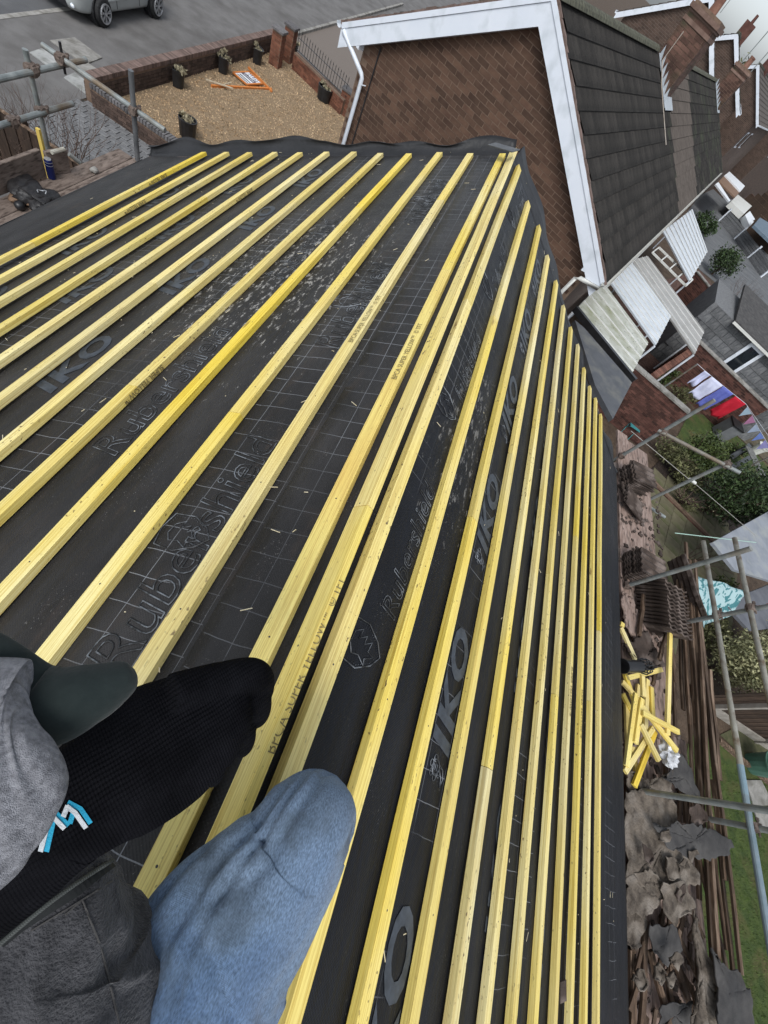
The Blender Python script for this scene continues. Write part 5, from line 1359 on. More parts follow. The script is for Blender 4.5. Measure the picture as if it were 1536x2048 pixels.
# white roofed outbuilding, garden furniture and odds and ends
quad_roof('shed_roof', 'large pale grey sheet roof behind the scaffold tubes on the right', [(1425, 1085), (1466, 1062), (1560, 1010), (1600, 1180), (1470, 1140)], 1.6, mat('pale_roof_sheet', (0.19, 0.205, 0.23), (0.27, 0.285, 0.315), 0.5, 2, c3=(0.3, 0.31, 0.3), s3=3), th=0.08, cat='roof', posts=False)
quad_roof('shed_roof', 'dark slate grey flat roof below the pale sheet roof', [(1448, 1205), (1560, 1160), (1600, 1250), (1500, 1262)], 1.2, mat('slate_roof_sheet', (0.09, 0.095, 0.11), (0.14, 0.145, 0.16), 0.7, 3), th=0.08, cat='roof', posts=False)
WOODT = mat('grey_table_wood', (0.12, 0.12, 0.11), (0.2, 0.2, 0.19), 0.85, 6)
tb = thing('garden_table', pz(1505, 935, 0.4), 'long grey slatted garden table on the lawn', 'table')
A, B = pz(1498, 895, 0.72), pz(1524, 950, 0.72); dT = (B - A).normalized(); sT = dT.cross(Vector((0, 0, 1)))
for k in range(5): MB().beam(A + sT * (0.1 * k - 0.2), B + sT * (0.1 * k - 0.2), 0.09, 0.03).build('slat', WOODT, tb)
for p in (A, B):
    for s in (-0.2, 0.2): q = p + sT * s; MB().tube((q.x, q.y, 0), (q.x, q.y, 0.7), 0.03, 6).build('leg', BLACK, tb)
for i, (a, b) in enumerate((((1462, 915), (1500, 890)), ((1455, 940), (1500, 915)))):
    A, B = pz(*a, 0.4), pz(*b, 0.4); bt = thing('bench', (A + B) / 2, ('dark narrow bench left of the grey table, farther one', 'dark narrow bench left of the grey table, nearer one')[i], 'bench')
    MB().beam(A, B, 0.2, 0.04).build('seat', BLACK, bt)
    for f in (0.1, 0.9): q = A.lerp(B, f); MB().tube((q.x, q.y, 0), (q.x, q.y, 0.38), 0.03, 6).build('leg', BLACK, bt)
def tub(px, py, r, h, mt, label, name='bucket', cat='bucket'):
    p = pz(px, py, h / 2); t = thing(name, (p.x, p.y, 0), label, cat); b = Vector((p.x, p.y, 0.02)); n = 16; m = MB(); V = []
    for rr_, zz in ((r * 0.78, 0), (r, h), (r * 1.06, h), (r * 1.06, h - 0.03), (r * 0.92, h - 0.02), (r * 0.72, 0.03)):
        for k in range(n): a = 2 * math.pi * k / n; V.append(b + Vector((math.cos(a) * rr_, math.sin(a) * rr_, zz)))
    F = [(j * n + k, j * n + (k + 1) % n, (j + 1) * n + (k + 1) % n, (j + 1) * n + k) for j in range(5) for k in range(n)] + [tuple(reversed(range(n))), tuple(range(5 * n, 6 * n))]
    m.add(V, F); m.build('shell', mt, t, sm=False); return t
tub(1517, 898, 0.26, 0.42, CREAM, 'white bucket standing by the end of the grey table')
tub(1524, 1530, 0.30, 0.5, mat('green_tub_plastic', (0.05, 0.12, 0.085), (0.075, 0.16, 0.12), 0.5, 4), 'green plastic tub by the featheredge fence', 'garden_tub', 'tub')
bn = thing('wheelie_bin', pz(1450, 862, 0.5), 'grey wheelie bin tipped beside the red toy', 'bin')
m = MB(); c = pz(1450, 862, 0.35); m.prism([Vector((c.x + a * .28, c.y + b * .3, 0.05)) for a, b in ((-1, -1), (1, -1), (1, 1), (-1, 1))], Vector((0, 0, .75))); m.build('bin_body', mat('bin_grey', (0.13, 0.135, 0.14), (0.17, 0.175, 0.18), 0.5, 4), bn)
MB().box((c.x, c.y, .83), .6, .66, .06).build('lid', BLACK, bn)
rt = thing('red_bench', pz(1466, 850, 0.3), 'small red slatted bench beside the wheelie bin', 'bench')
c = pz(1466, 850, 0.3)
for k in range(3): MB().box((c.x - .15 + .15 * k, c.y, .32), .12, .8, .03).build('slat', mat('red_paint', (0.35, 0.04, 0.03), (0.45, 0.07, 0.04), 0.6, 5), rt)
for s in (-.35, .35): MB().box((c.x, c.y + s, .15), .4, .05, .3).build('leg', bpy.data.materials['red_paint'], rt)
st = thing('chair', pz(1255, 852, 0.3), 'teal folding garden chair on the brick yard below the eaves', 'chair')
TEAL = mat('teal_metal', (0.04, 0.2, 0.22), (0.06, 0.27, 0.28), 0.5, 4)
c = pz(1262, 856, 0.3); c.z = 0
for a in (-.2, .2):
    MB().tube(c + Vector((a, -.2, 0)), c + Vector((a, .2, .85)), .012, 6).build('leg', TEAL, st); MB().tube(c + Vector((a, .2, 0)), c + Vector((a, -.2, .45)), .012, 6).build('leg', TEAL, st)
MB().box(c + Vector((0, 0, .45)), .42, .38, .02).build('seat', TEAL, st); MB().box(c + Vector((0, .19, .78)), .42, .02, .16).build('backrest', TEAL, st)
# covered heap, bicycle frame and clutter in the yard
cv = thing('covered_heap', pz(1432, 665, 0.6), 'black sheeted heap tied down beside the grey shed', 'tarpaulin')
c = pz(1434, 660, 0.6); V = []; n = 18; m = MB()
for j in range(7):
    for k in range(n):
        a = 2 * math.pi * k / n; e = j / 6 * math.pi / 2; rr_ = 1.15 * math.cos(e) * (1 + 0.12 * noise.noise(Vector((math.cos(a) * 2, math.sin(a) * 2, j)))); V.append(Vector((c.x + math.cos(a) * rr_, c.y + math.sin(a) * rr_, 0.02 + 1.05 * math.sin(e) + 0.06 * noise.noise(Vector((a * 2, j * 1.3, 5))))))
m.add(V, [(j * n + k, j * n + (k + 1) % n, (j + 1) * n + (k + 1) % n, (j + 1) * n + k) for j in range(6) for k in range(n)] + [tuple(range(6 * n, 7 * n))]); m.build('sheet', BLACK, cv)
MB().pipe([c + Vector((-1.2, 0, -.1)), c + Vector((0, 0, .5)), c + Vector((1.2, 0, -.1))], .012, 5).build('rope', KERB, cv)
bk = thing('bicycle', pz(1390, 625, 0.4), 'bright yellow green child bicycle leaning by the grey lean-to', 'bicycle')
c = pz(1392, 622, 0.0); YG = mat('lime_paint', (0.45, 0.6, 0.05), (0.55, 0.7, 0.1), 0.4, 4)
dB = Vector((0.5, -0.86, 0)); pts = [c + Vector((0, 0, .28)), c + dB * .35 + Vector((0, 0, .25)), c + dB * .3 + Vector((0, 0, .7)), c + dB * .75 + Vector((0, 0, .72)), c + dB * .9 + Vector((0, 0, .28))]
m = MB(); m.pipe([pts[0], pts[1], pts[3], pts[2], pts[1]], .02, 6); m.pipe([pts[0], pts[2]], .018, 6); m.pipe([pts[3], pts[4]], .02, 6); m.build('frame', YG, bk)
for q in (pts[0], pts[4]):
    m = MB(); ring = [q + dB * math.cos(a * .3927) * .26 + Vector((0, 0, math.sin(a * .3927) * .26)) for a in range(17)]; m.pipe(ring, .018, 5); m.build('wheel', RUBBER, bk)
MB().tube(pts[3] + Vector((-.25, -.15, .2)), pts[3] + Vector((.25, .15, .2)), .014, 6).build('handlebar', BLACK, bk); MB().box(pts[2] + Vector((0, 0, .06)), .12, .22, .05).build('saddle', BLACK, bk)
# trellis
tr = thing('trellis', pz(1440, 610, 0.8), 'brown square trellis panel leaning by the covered heap', 'trellis')
A, B = pz(1412, 632, 1.3), pz(1455, 595, 1.3); dT = (B - A); L_ = dT.length; dT.normalize()
for k in range(8): MB().beam(Vector((A.x, A.y, 0)) + dT * (L_ * k / 7), Vector((A.x, A.y, 1.5)) + dT * (L_ * k / 7), .03, .015, dT).build('lath', OLDW, tr)
for k in range(6): MB().beam(A + Vector((0, 0, -1.2 + k * .27)), B + Vector((0, 0, -1.2 + k * .27)), .015, .03).build('lath', OLDW, tr)

# washing and bunting
wl_ = thing('washing_line', pz(1403, 735, 2.1), 'thin white washing line stretched across the red brown garden', 'washing line')
LP = [pz(1395, 728, 2.1), pz(1409, 741, 2.05), pz(1447, 772, 2.0), pz(1492, 808, 2.05), pz(1560, 905, 2.15)]
MB().pipe(LP, 0.006, 5).build('line', UPVC, wl_)
for p in (LP[0], LP[-1]): MB().tube((p.x, p.y, 0), p, 0.03, 8).build('line_post', TUBE, wl_)
def garment(a, b, L_, mt, label, cat='laundry', name='laundry', seed=0, taper=1.0, sleeves=False):
    A, B = pz(*a, 2.03), pz(*b, 2.03); nx, nz_ = 10, 10; V = []; F = []; s = (B - A).normalized().cross(Vector((0, 0, 1)))
    for j in range(nz_ + 1):
        for i in range(nx + 1):
            f, g = i / nx, j / nz_; ff = 0.5 + (f - 0.5) * lerp(1, taper, g); P = A.lerp(B, ff) - Vector((0, 0, L_ * g * (1 + 0.05 * math.sin(f * 9 + seed))))
            P += s * (noise.noise(Vector((f * 3, g * 2, seed))) * 0.14 * g + 0.04 * math.sin(f * 14 + seed) * g); V.append(P)
    for j in range(nz_):
        for i in range(nx): q = j * (nx + 1) + i; F.append([q, q + 1, q + nx + 2, q + nx + 1])
    m = MB(); m.v = V; m.f = F; o = smooth(m.build(name, mt, label=label, cat=cat)); sm = o.modifiers.new('t', 'SOLIDIFY'); sm.thickness = 0.008
    return o
LAV = mat('lavender_cloth', (0.52, 0.54, 0.74), (0.60, 0.62, 0.80), 0.9, 8); LAV2 = mat('pale_lavender_cloth', (0.56, 0.58, 0.76), (0.66, 0.68, 0.83), 0.9, 8)
BLU = mat('blue_cloth', (0.09, 0.11, 0.38), (0.13, 0.155, 0.46), 0.9, 8); REDC = mat('red_cloth', (0.40, 0.006, 0.02), (0.50, 0.012, 0.03), 0.9, 6)
garment((1410, 741), (1421, 750), 0.62, LAV, 'small pale lavender cloth, first on the washing line', seed=1)
garment((1424, 753), (1446, 771), 0.85, LAV2, 'large pale lavender cloth, second on the washing line', seed=2)
garment((1447, 772), (1467, 788), 1.0, BLU, 'deep blue cloth on the washing line', seed=3)
garment((1471, 792), (1492, 808), 0.95, REDC, 'bright red cloth on the washing line', seed=4)
bt = thing('bunting', pz(1510, 850, 1.6), 'string of coloured bunting flags at the right edge', 'bunting')
BP = [(1494, 812), (1504, 829), (1512, 846), (1521, 863), (1530, 878), (1541, 897)]
cols = [(0.45, 0.6, 0.7), (0.66, 0.3, 0.5), (0.5, 0.6, 0.75), (0.2, 0.3, 0.7), (0.38, 0.36, 0.68)]
MB().pipe([pz(*p, 1.9) for p in BP], 0.006, 5).build('string', UPVC, bt)
for i in range(5):
    A, B = pz(*BP[i], 1.9), pz(*BP[i + 1], 1.9); C_ = (A + B) / 2 - Vector((0, 0, 0.36)); m = MB(); m.prism([A.lerp(B, .08), A.lerp(B, .92), C_], (A - B).normalized().cross(Vector((0, 0, 1))) * 0.006)
    m.build('flag', mat('flag_cloth', cols[i], tuple(min(1, c * 1.2) for c in cols[i]), 0.9, 6), bt)
# teal floral sheet
FL = mat('teal_floral_sheet', (0.50, 0.62, 0.63), (0.55, 0.67, 0.68), 0.9, 2)
n = FL.node_tree; nd = n.nodes; b = nd['Principled BSDF']; tc = nd.new('ShaderNodeTexCoord'); nz = nd.new('ShaderNodeTexNoise'); nz.inputs['Scale'].default_value = 3.2; nz.inputs['Detail'].default_value = 1.5; nz.inputs['Distortion'].default_value = 2.5
cr = nd.new('ShaderNodeValToRGB'); cr.color_ramp.elements[0].position = .50; cr.color_ramp.elements[1].position = .53; cr.color_ramp.elements[0].color = (.33, .46, .47, 1); cr.color_ramp.elements[1].color = (.05, .17, .185, 1)
n.links.new(tc.outputs['Object'], nz.inputs[0]); n.links.new(nz.outputs['Fac'], cr.inputs[0]); n.links.new(cr.outputs[0], b.inputs['Base Color'])
V = []; F = []; Q = [pz(1388, 1150, 1.5), pz(1492, 1182, 1.5), pz(1462, 1232, 1.15), pz(1408, 1256, 1.1)]
for j in range(13):
    for i in range(15):
        f, g = i / 14, j / 12; P = Q[0].lerp(Q[1], f).lerp(Q[3].lerp(Q[2], f), g); P = P + Vector((0, 0, 0.10 * noise.noise(Vector((f * 3, g * 3, 4))) - 0.25 * math.sin(f * math.pi) * g)); V.append(P)
for j in range(12):
    for i in range(14): q = j * 15 + i; F.append([q, q + 1, q + 16, q + 15])
m = MB(); m.v = V; m.f = F; o = smooth(m.build('sheet', FL, label='pale teal bed sheet with leafy pattern hung beneath the scaffold tubes', cat='sheet')); sm = o.modifiers.new('t', 'SOLIDIFY'); sm.thickness = 0.006
sl2 = thing('washing_line', pz(1445, 1075, 1.6), 'pale green washing line crossing above the mossy slabs', 'washing line')
MB().tube(pz(1350, 1066, 1.7), pz(1512, 1085, 1.7), 0.012, 6).build('line', mat('green_line', (0.35, 0.5, 0.42), None, 0.6, 3), sl2)
# far yard fences with white posts and odd roofs
fw = thing('low_fence', pz(1468, 478, 0.0), 'grey panelled fence with short white posts across the far yard', 'fence')
FP = [pz(1437, 442, 0), pz(1468, 478, 0), pz(1495, 516, 0), pz(1521, 554, 0)]
for i, p in enumerate(FP):
    MB().box(p + Vector((0, 0, .6)), .14, .14, 1.2).build('post', UPVC, fw)
    if i < 3:
        for k in range(5): MB().beam(p.lerp(FP[i + 1], .03) + Vector((0, 0, .12 + k * .2)), p.lerp(FP[i + 1], .97) + Vector((0, 0, .12 + k * .2)), .05, .17).build('panel', GREYB, fw)
quad_roof('shed_roof', 'bright white flat roof beside the end of the dark tiled roof', [(1464, 278), (1468, 276), (1505, 318), (1482, 342), (1468, 325)], 2.4, WHITEP, th=.2, cat='roof', posts=False)
quad_roof('shed_roof', 'white strip roof over brown panel near the far eaves', [(1450, 350), (1459, 343), (1490, 372), (1481, 383)], 2.4, WHITEP, th=.2, cat='roof', posts=False)
quad_roof('shed_roof', 'brown panel roof between two white strips', [(1438, 362), (1449, 351), (1480, 384), (1470, 394)], 2.3, mat('brown_panel', (0.18, 0.11, 0.07), (0.24, 0.15, 0.1), 0.8, 4), th=.1, cat='roof', posts=False)
quad_roof('shed_roof', 'slim white roof strip above the grey yard', [(1431, 368), (1437, 364), (1461, 401), (1458, 403)], 2.3, WHITEP, th=.1, cat='roof', posts=False)
quad_roof('shed_roof', 'dark green flat roof right of the white one', [(1486, 342), (1506, 318), (1530, 335), (1510, 362)], 2.0, mat('dark_green_felt', (0.02, 0.035, 0.035), (0.04, 0.06, 0.06), 0.8, 4), th=.2, cat='roof', posts=False)
quad_roof('shed_roof', 'cream cabinet roof at the corner of the grey yard', [(1462, 403), (1476, 389), (1504, 412), (1488, 428)], 1.2, CREAM, th=.5, cat='roof', posts=False)
quad_roof('shed_roof', 'small white box roof below the cream cabinet', [(1490, 430), (1500, 422), (1511, 440), (1500, 452)], 1.0, WHITEP, th=.5, cat='roof', posts=False)
quad_roof('shed_roof', 'steel blue roof at the right edge beyond the grey yard', [(1508, 450), (1520, 435), (1580, 470), (1570, 510)], 1.8, mat('steel_blue_sheet', (0.09, 0.13, 0.17), (0.13, 0.17, 0.21), 0.6, 4), th=.2, cat='roof', posts=False)
box_wall('garden_wall', 'far dark red wall section near the row of outbuildings', pz(1505, 388, 1.2)[:2], pz(1536, 425, 1.2)[:2], 1.2, .3, DBRICK, MORT, None)
quad_roof('shed_roof', 'dark red lean-to roof under the second aerial chimney', [(1466, 270), (1490, 235), (1507, 262), (1478, 290)], 2.6, mat('maroon_sheet', (0.10, 0.03, 0.03), (0.15, 0.05, 0.045), 0.8, 4), th=.2, cat='roof', posts=False)
# far trees along the skyline
for i, (px2, py2, dd_, r_) in enumerate(((1545, 185, 75, 2.6), (1520, 128, 95, 2.6), (1506, 108, 120, 3.0))):
    d = ray(px2, py2).normalized(); p = EYE + d * dd_
    shrub('tree', ('bare pale tree crown at the right edge of the skyline', 'soft olive tree behind the last roofs', 'small far tree between roof and sky', 'broad tree past the right edge', 'dark tree among the far gardens')[i], (p.x, p.y, 0), (r_, r_, max(2.0, p.z / 2 - 0.2)), 2600, 0.35, LEAFO if i != 4 else LEAFD, 50 + i, 'tree')
# further gardens: fence lines and hedges so that the ground is not bare
for i in range(5, 9):
    p = nb(4 + (i % 3) * 1.0, 24 + i * 7.0, 0)
    slat_fence('garden_fence', ('plain brown fence dividing far gardens, number nearest the terrace', 'brown dividing fence behind the white flat roof', 'brown dividing fence further down the row', 'fourth brown fence down the far row', 'fifth brown fence down the far row', 'sixth brown fence down the far row', 'seventh brown fence down the far row', 'eighth brown fence down the far row', 'farthest brown fence of the row')[i].replace(', number nearest', ' nearest'), p[:2], (p + NU * 14)[:2], 1.7, FENCE, 0.5, top=True)

# ------------------------------------------------------------------ GARDEN-SIDE SCAFFOLD
ZP = 3.90                                       # top of the boards
def plank(name, a, b, w_, mt, parent, th=0.038, bands=True):
    a, b = Vector(a), Vector(b); m = MB(); m.beam(a, b, w_, th); o = m.build(name, mt, parent)
    bev = o.modifiers.new('b', 'BEVEL'); bev.width = 0.004; bev.segments = 1
    return o
pf = thing('scaffold_platform', (4.1, 2.0, ZP - 0.1), 'dusty scaffold boards running along the garden-side eaves', 'scaffold platform')
e0, e1 = pz(1238, 1033, ZP), pz(1305.5, 1033, ZP); X0, X1 = e0.x, e1.x; bw = (X1 - X0) / 3
for i in range(4):
    yend = [pz(1238, 862, ZP).y, pz(1262, 885, ZP).y, pz(1290, 905, ZP).y, 1.4][i]
    x = X0 + bw * (i + 0.5) + (0.0 if i < 3 else 0)
    j = [2.1, 2.6, 1.3, 1.4][i]
    plank('scaffold_board', (x, j + 0.004, ZP - 0.019), (x, yend, ZP - 0.019 + (0.012 if i == 0 else 0)), bw - 0.006, BOARD, pf)
    plank('scaffold_board', (x, -2.4, ZP - 0.019), (x, j - 0.004, ZP - 0.019), bw - 0.006, BOARD, pf)
for y in (4.6, 2.75, 0.9, -1.0): MB().tube((X0 - 0.35, y - 0.12, ZP - 0.07), (X1 + 0.35, y - 0.12, ZP - 0.07), 0.024, 10).build('transom', TUBE, pf)
def coupler(p, parent, s=1.0):
    m = MB(); rg = random.Random(int(p.x * 999)); 
    m.tube(p + Vector((0, -0.035, 0)), p + Vector((0, 0.035, 0)), 0.04 * s, 10); m.tube(p + Vector((-0.03, 0, 0.0)), p + Vector((0.035, 0, 0.0)), 0.037 * s, 10)
    m.box(p + Vector((0.03, 0.03, 0.02)), 0.05, 0.02, 0.04); m.tube(p + Vector((0.02, -0.06, 0.03)), p + Vector((0.02, 0.07, 0.03)), 0.008, 6); m.tube(p + Vector((0.02, 0.05, 0.03)), p + Vector((0.02, 0.075, 0.03)), 0.014, 6)
    return m.build('coupler', RUST, parent)
def upright(px, py, z0, pxt, label, mt=TUBE, zlow=0.0, clips=(), pyt=None, ztop=None):
    b = pz(px, py, z0); zt = ztop or zfor((b.x, b.y), pxt)
    t = thing('scaffold_tube', (b.x, b.y, zlow), label, 'scaffold tube', 'scaffold tubes')
    m = MB(); n = 12; m.tube((b.x, b.y, zlow), (b.x, b.y, zt), 0.0242, n); m.build('tube', mt, t, sm=False)
    for z in clips: coupler(Vector((b.x, b.y, z)), t)
    return b, zt, t
A_b, A_t, A_o = upright(1237, 915, ZP, 1430, 'inner scaffold upright nearest the lean-to roofs, rising over the washing', clips=(ZP + 0.05,))
B_b, B_t, B_o = upright(1303, 997, ZP - 0.02, 1452, 'outer scaffold upright reaching the evergreen bush')
C_b, C_t, C_o = upright(1248, 1173, ZP, 1502, 'inner scaffold upright crossing the stacked tiles and both rails', clips=(ZP + 0.05,))
D_b, D_t, D_o = upright(1258, 1578, ZP, 1600, 'inner scaffold upright crossing the torn felt, lowest in the picture', clips=(ZP + 0.05,))
# end rail between the first pair of uprights
def on_vert(b, px):
    return Vector((b.x, b.y, zfor((b.x, b.y), px)))
ra, rb_ = on_vert(A_b, 1326), on_vert(B_b, 1452); dv_ = (rb_ - ra).normalized()
er = thing('scaffold_rail', ra, 'end rail joining the inner and outer uprights near the evergreen bush', 'scaffold tube', 'scaffold tubes')
MB().tube(ra - dv_ * 0.07 + Vector((0, -.045, 0)), rb_ + dv_ * 0.16 + Vector((0, -.045, 0)), 0.0242, 12).build('tube', TUBE, er)
for p in (ra, rb_): coupler(p + Vector((0, -.02, 0)), er)
XO = B_b.x + 0.03
E1 = pX(1399, 1238, XO + 0.1); E2 = Vector((XO + 0.1, E1.y, 0))
def outer(px, py, label, ztop):
    p = pX(px, py, XO + 0.06); t = thing('scaffold_tube', (p.x, p.y, 0), label, 'scaffold tube', 'scaffold tubes')
    MB().tube((p.x, p.y, 0), (p.x, p.y, ztop), 0.0242, 12).build('tube', TUBE, t); return p, t
p1_, t1_ = outer(1440, 1231, 'outer upright behind the rails below the floral sheet', 5.2)
p2_, t2_ = outer(1490, 1652, 'outer upright over the lawn with a rusty coupler', 5.2)
# guard rails along the outside
def yrail(pts, X, label, mt, y1, y0, cl=()):
    q = [pX(x, y, X) for x, y in pts]; z = sum(p.z for p in q) / len(q)
    t = thing('scaffold_rail', (X, q[0].y, z), label, 'scaffold tube', 'scaffold tubes')
    MB().tube((X, y1, z), (X, y0, z), 0.0242, 12).build('tube', mt, t, sm=True)
    return z, t
zA, tA = yrail([(1455, 1375)], XO + 0.0, 'lower pale guard rail running towards the bottom right', TUBEP, pX(1408, 1082, XO).y, -3.0)
zB, tB = yrail([(1503, 1232)], XO + 0.02, 'upper pale guard rail leaving through the right edge', TUBEP, pX(1470, 1076, XO + .02).y, -3.0)
MB().tube((XO, pX(1486, 1530, XO).y, zA), (XO, pX(1496, 1590, XO).y, zA), 0.0258, 12).build('blue_band', mat('blue_paint_band', (0.2, 0.3, 0.36), (0.28, 0.38, 0.44), 0.5, 6), tA)
MB().tube((XO, pX(1494, 1590, XO).y, zA), (XO, -3.0, zA), 0.0252, 12).build('blue_sleeve', mat('blue_grey_paint', (0.2, 0.27, 0.31), (0.3, 0.37, 0.41), 0.5, 6, metallic=.3), tA)
coupler(Vector((XO + .03, p1_.y, zA)), tA); coupler(Vector((XO + .03, p1_.y, zB)), tB); coupler(Vector((XO + .03, p2_.y, zA)), tA)
# barrier tape
tp = thing('barrier_tape', pX(1490, 1215, XO + .1), 'scrap of red and white barrier tape tied to the outer upright', 'tape')
a, b = pX(1470, 1222, XO + .09), pX(1545, 1206, XO + .12)
for k in range(6):
    u, v = a.lerp(b, k / 6), a.lerp(b, (k + 1) / 6); MB().beam(u, v, 0.004, 0.05 + .01 * (k % 2)).build('tape_band', mat('tape_red', (0.5, 0.02, 0.03), None, 0.5, 3) if k % 2 else UPVC, tp)
cb_ = thing('cable', pz(1290, 880, 3.0), 'thin pale cable strung from the roof down past the scaffold to the pale roof', 'cable')
MB().pipe([pz(1262, 862, 3.9), pz(1382, 962, 3.4), pz(1385, 963, 3.4), pz(1512, 1072, 2.2)], 0.006, 5).build('wire', mat('pale_wire', (0.35, 0.33, 0.3), None, 0.6, 3), cb_)
MB().tube(pz(1380, 958, 3.45), pz(1390, 966, 3.42), 0.03, 8).build('insulator', CREAM, cb_)

# stacked roof tiles on the boards
def loose_tile_mesh(seed, rolls=4):
    m = MB(); rg = random.Random(seed); n = rolls * 4; W_, Ln, th = 0.33, 0.40, 0.018
    for j, y in enumerate((-Ln / 2, Ln / 2)):
        for k in (0, 1):
            for i in range(n + 1):
                x = -W_ / 2 + W_ * i / n; m.v.append(Vector((x + rg.uniform(-.001, .001), y, 0.010 * math.cos(2 * math.pi * i / 4) + (th if k else 0))))
    a = n + 1
    for i in range(n):
        m.f += [[a + i, a + i + 1, 3 * a + i + 1, 3 * a + i], [i + 1, i, 2 * a + i, 2 * a + i + 1], [i, i + 1, a + i + 1, a + i], [2 * a + i + 1, 2 * a + i, 3 * a + i, 3 * a + i + 1]]
    m.f += [[0, a, 3 * a, 2 * a], [n, 2 * a + n, 3 * a + n, a + n]]
    me = bpy.data.meshes.new('old_tile'); me.from_pydata(m.v, [], m.f); me.materials.append(OTILE); return me
OTM = [loose_tile_mesh(i) for i in range(3)]
rg = random.Random(21)
OT_GROUP = 'old brown roof tiles stripped onto the scaffold'
def otile(M, label):
    o = bpy.data.objects.new('roof_tile', OTM[rg.randrange(3)]); COL.objects.link(o); o.matrix_world = M
    return props(o, label, 'roof tile', OT_GROUP)
def Rz(a): return Matrix.Rotation(a, 4, 'Z')
def Rx(a): return Matrix.Rotation(a, 4, 'X')
def Ry(a): return Matrix.Rotation(a, 4, 'Y')
c = pz(1272, 960, ZP + 0.12)
for i in range(8): otile(Matrix.Translation((c.x + rg.uniform(-.02, .02), c.y + rg.uniform(-.02, .02), ZP + 0.02 + i * 0.032)) @ Rz(1.75 + rg.uniform(-.06, .06)) @ Rx(rg.uniform(-.04, .04)), 'old brown tile in the far flat stack beside the first upright')
c = pz(1268, 998, ZP + .1)
for i in range(4): otile(Matrix.Translation((c.x, c.y + 0.05 - i * 0.05, ZP + 0.03 + i * .02)) @ Rz(1.6 + rg.uniform(-.3, .3)) @ Rx(0.25), 'old brown tile slumped against the far flat stack')
c = pz(1300, 1135, ZP + 0.22)
for i in range(9): otile(Matrix.Translation((c.x + rg.uniform(-.012, .012), c.y + rg.uniform(-.012, .012), ZP + 0.02 + i * 0.03)) @ Rz(1.57 + rg.uniform(-.03, .03)), 'old brown tile in the neat stack under the crossing upright')
c = pz(1322, 1220, ZP + 0.15)
for i in range(13): otile(Matrix.Translation((c.x - 0.06 + rg.uniform(-.01, .01), c.y + 0.26 - i * 0.047, ZP + 0.20)) @ Rx(-1.22 + rg.uniform(-.04, .04)) @ Rz(rg.uniform(-.05, .05)), 'old brown tile standing on edge in the leaning row')
c = pz(1362, 1150, ZP + .1)
for i in range(5): otile(Matrix.Translation((c.x - .05 + i * .03, c.y - .1 * i, ZP + 0.12)) @ Rz(.3 + rg.uniform(-.2, .2)) @ Ry(1.2), 'old brown tile tipped at the outer side of the neat stack')
# remnants along the eaves: broken tile ends and dirt
m = MB()
for i in range(150):
    y = rg.uniform(-1.2, 4.9); x = X0 - rg.uniform(0.0, 0.16); l = rg.uniform(.03, .12)
    m.box((x, y, ZP - 0.05 + rg.uniform(-.03, .06)), l * .8, l * 1.3, .015, Matrix.Rotation(rg.uniform(0, 3), 3, 'Z') @ Matrix.Rotation(rg.uniform(-.4, .4), 3, 'X'))
m.build('broken_tile_pieces', OTILE, kind='stuff', label='broken tile pieces and dirt lying between the eaves and the boards')
m = MB()
for i in range(420):
    y = rg.uniform(-1.3, 4.6); x = X0 + rg.uniform(0, .8); l = rg.uniform(.008, .05)
    m.box((x, y, ZP + rg.uniform(.002, .012)), l, l * 1.3, l * .4, Matrix.Rotation(rg.uniform(0, 3), 3, 'Z'))
m.build('rubble', OTILE, kind='stuff', label='small brown rubble and splinters strewn on the scaffold boards')

# bundle of old laths along the outer edge
def gz_(x, y, dz=0.0): return pz(x, y, ZP + dz)
laths = [((1362, 1128), (1385, 1560), .10), ((1371, 1085), (1398, 1580), .12), ((1378, 1120), (1410, 1700), .15), ((1385, 1150), (1418, 1640), .17), ((1391, 1120), (1440, 2010), .20), ((1366, 1250), (1380, 1480), .08), ((1400, 1240), (1450, 1760), .18), ((1408, 1330), (1484, 1950), .21), ((1419, 1340), (1440, 1560), .16),
         ((1392, 1500), (1425, 1900), .10), ((1400, 1560), (1436, 2048), .12), ((1412, 1560), (1452, 1900), .14), ((1425, 1560), (1470, 1990), .16), ((1380, 1560), (1400, 1800), .06), ((1270, 1820), (1262, 2100), .05), ((1292, 1840), (1280, 2120), .07), ((1262, 1900), (1268, 2150), .04), ((1350, 1860), (1420, 2000), .06), ((1340, 1900), (1400, 2060), .05), ((1330, 1940), (1360, 2080), .05),
         ((1300, 1900), (1340, 2060), .06), ((1394, 1700), (1480, 2048), .09), ((1356, 1160), (1366, 1420), .05), ((1288, 1190), (1278, 1270), .12), ((1334, 1262), (1318, 1320), .18), ((1312, 1340), (1305, 1370), .12)]
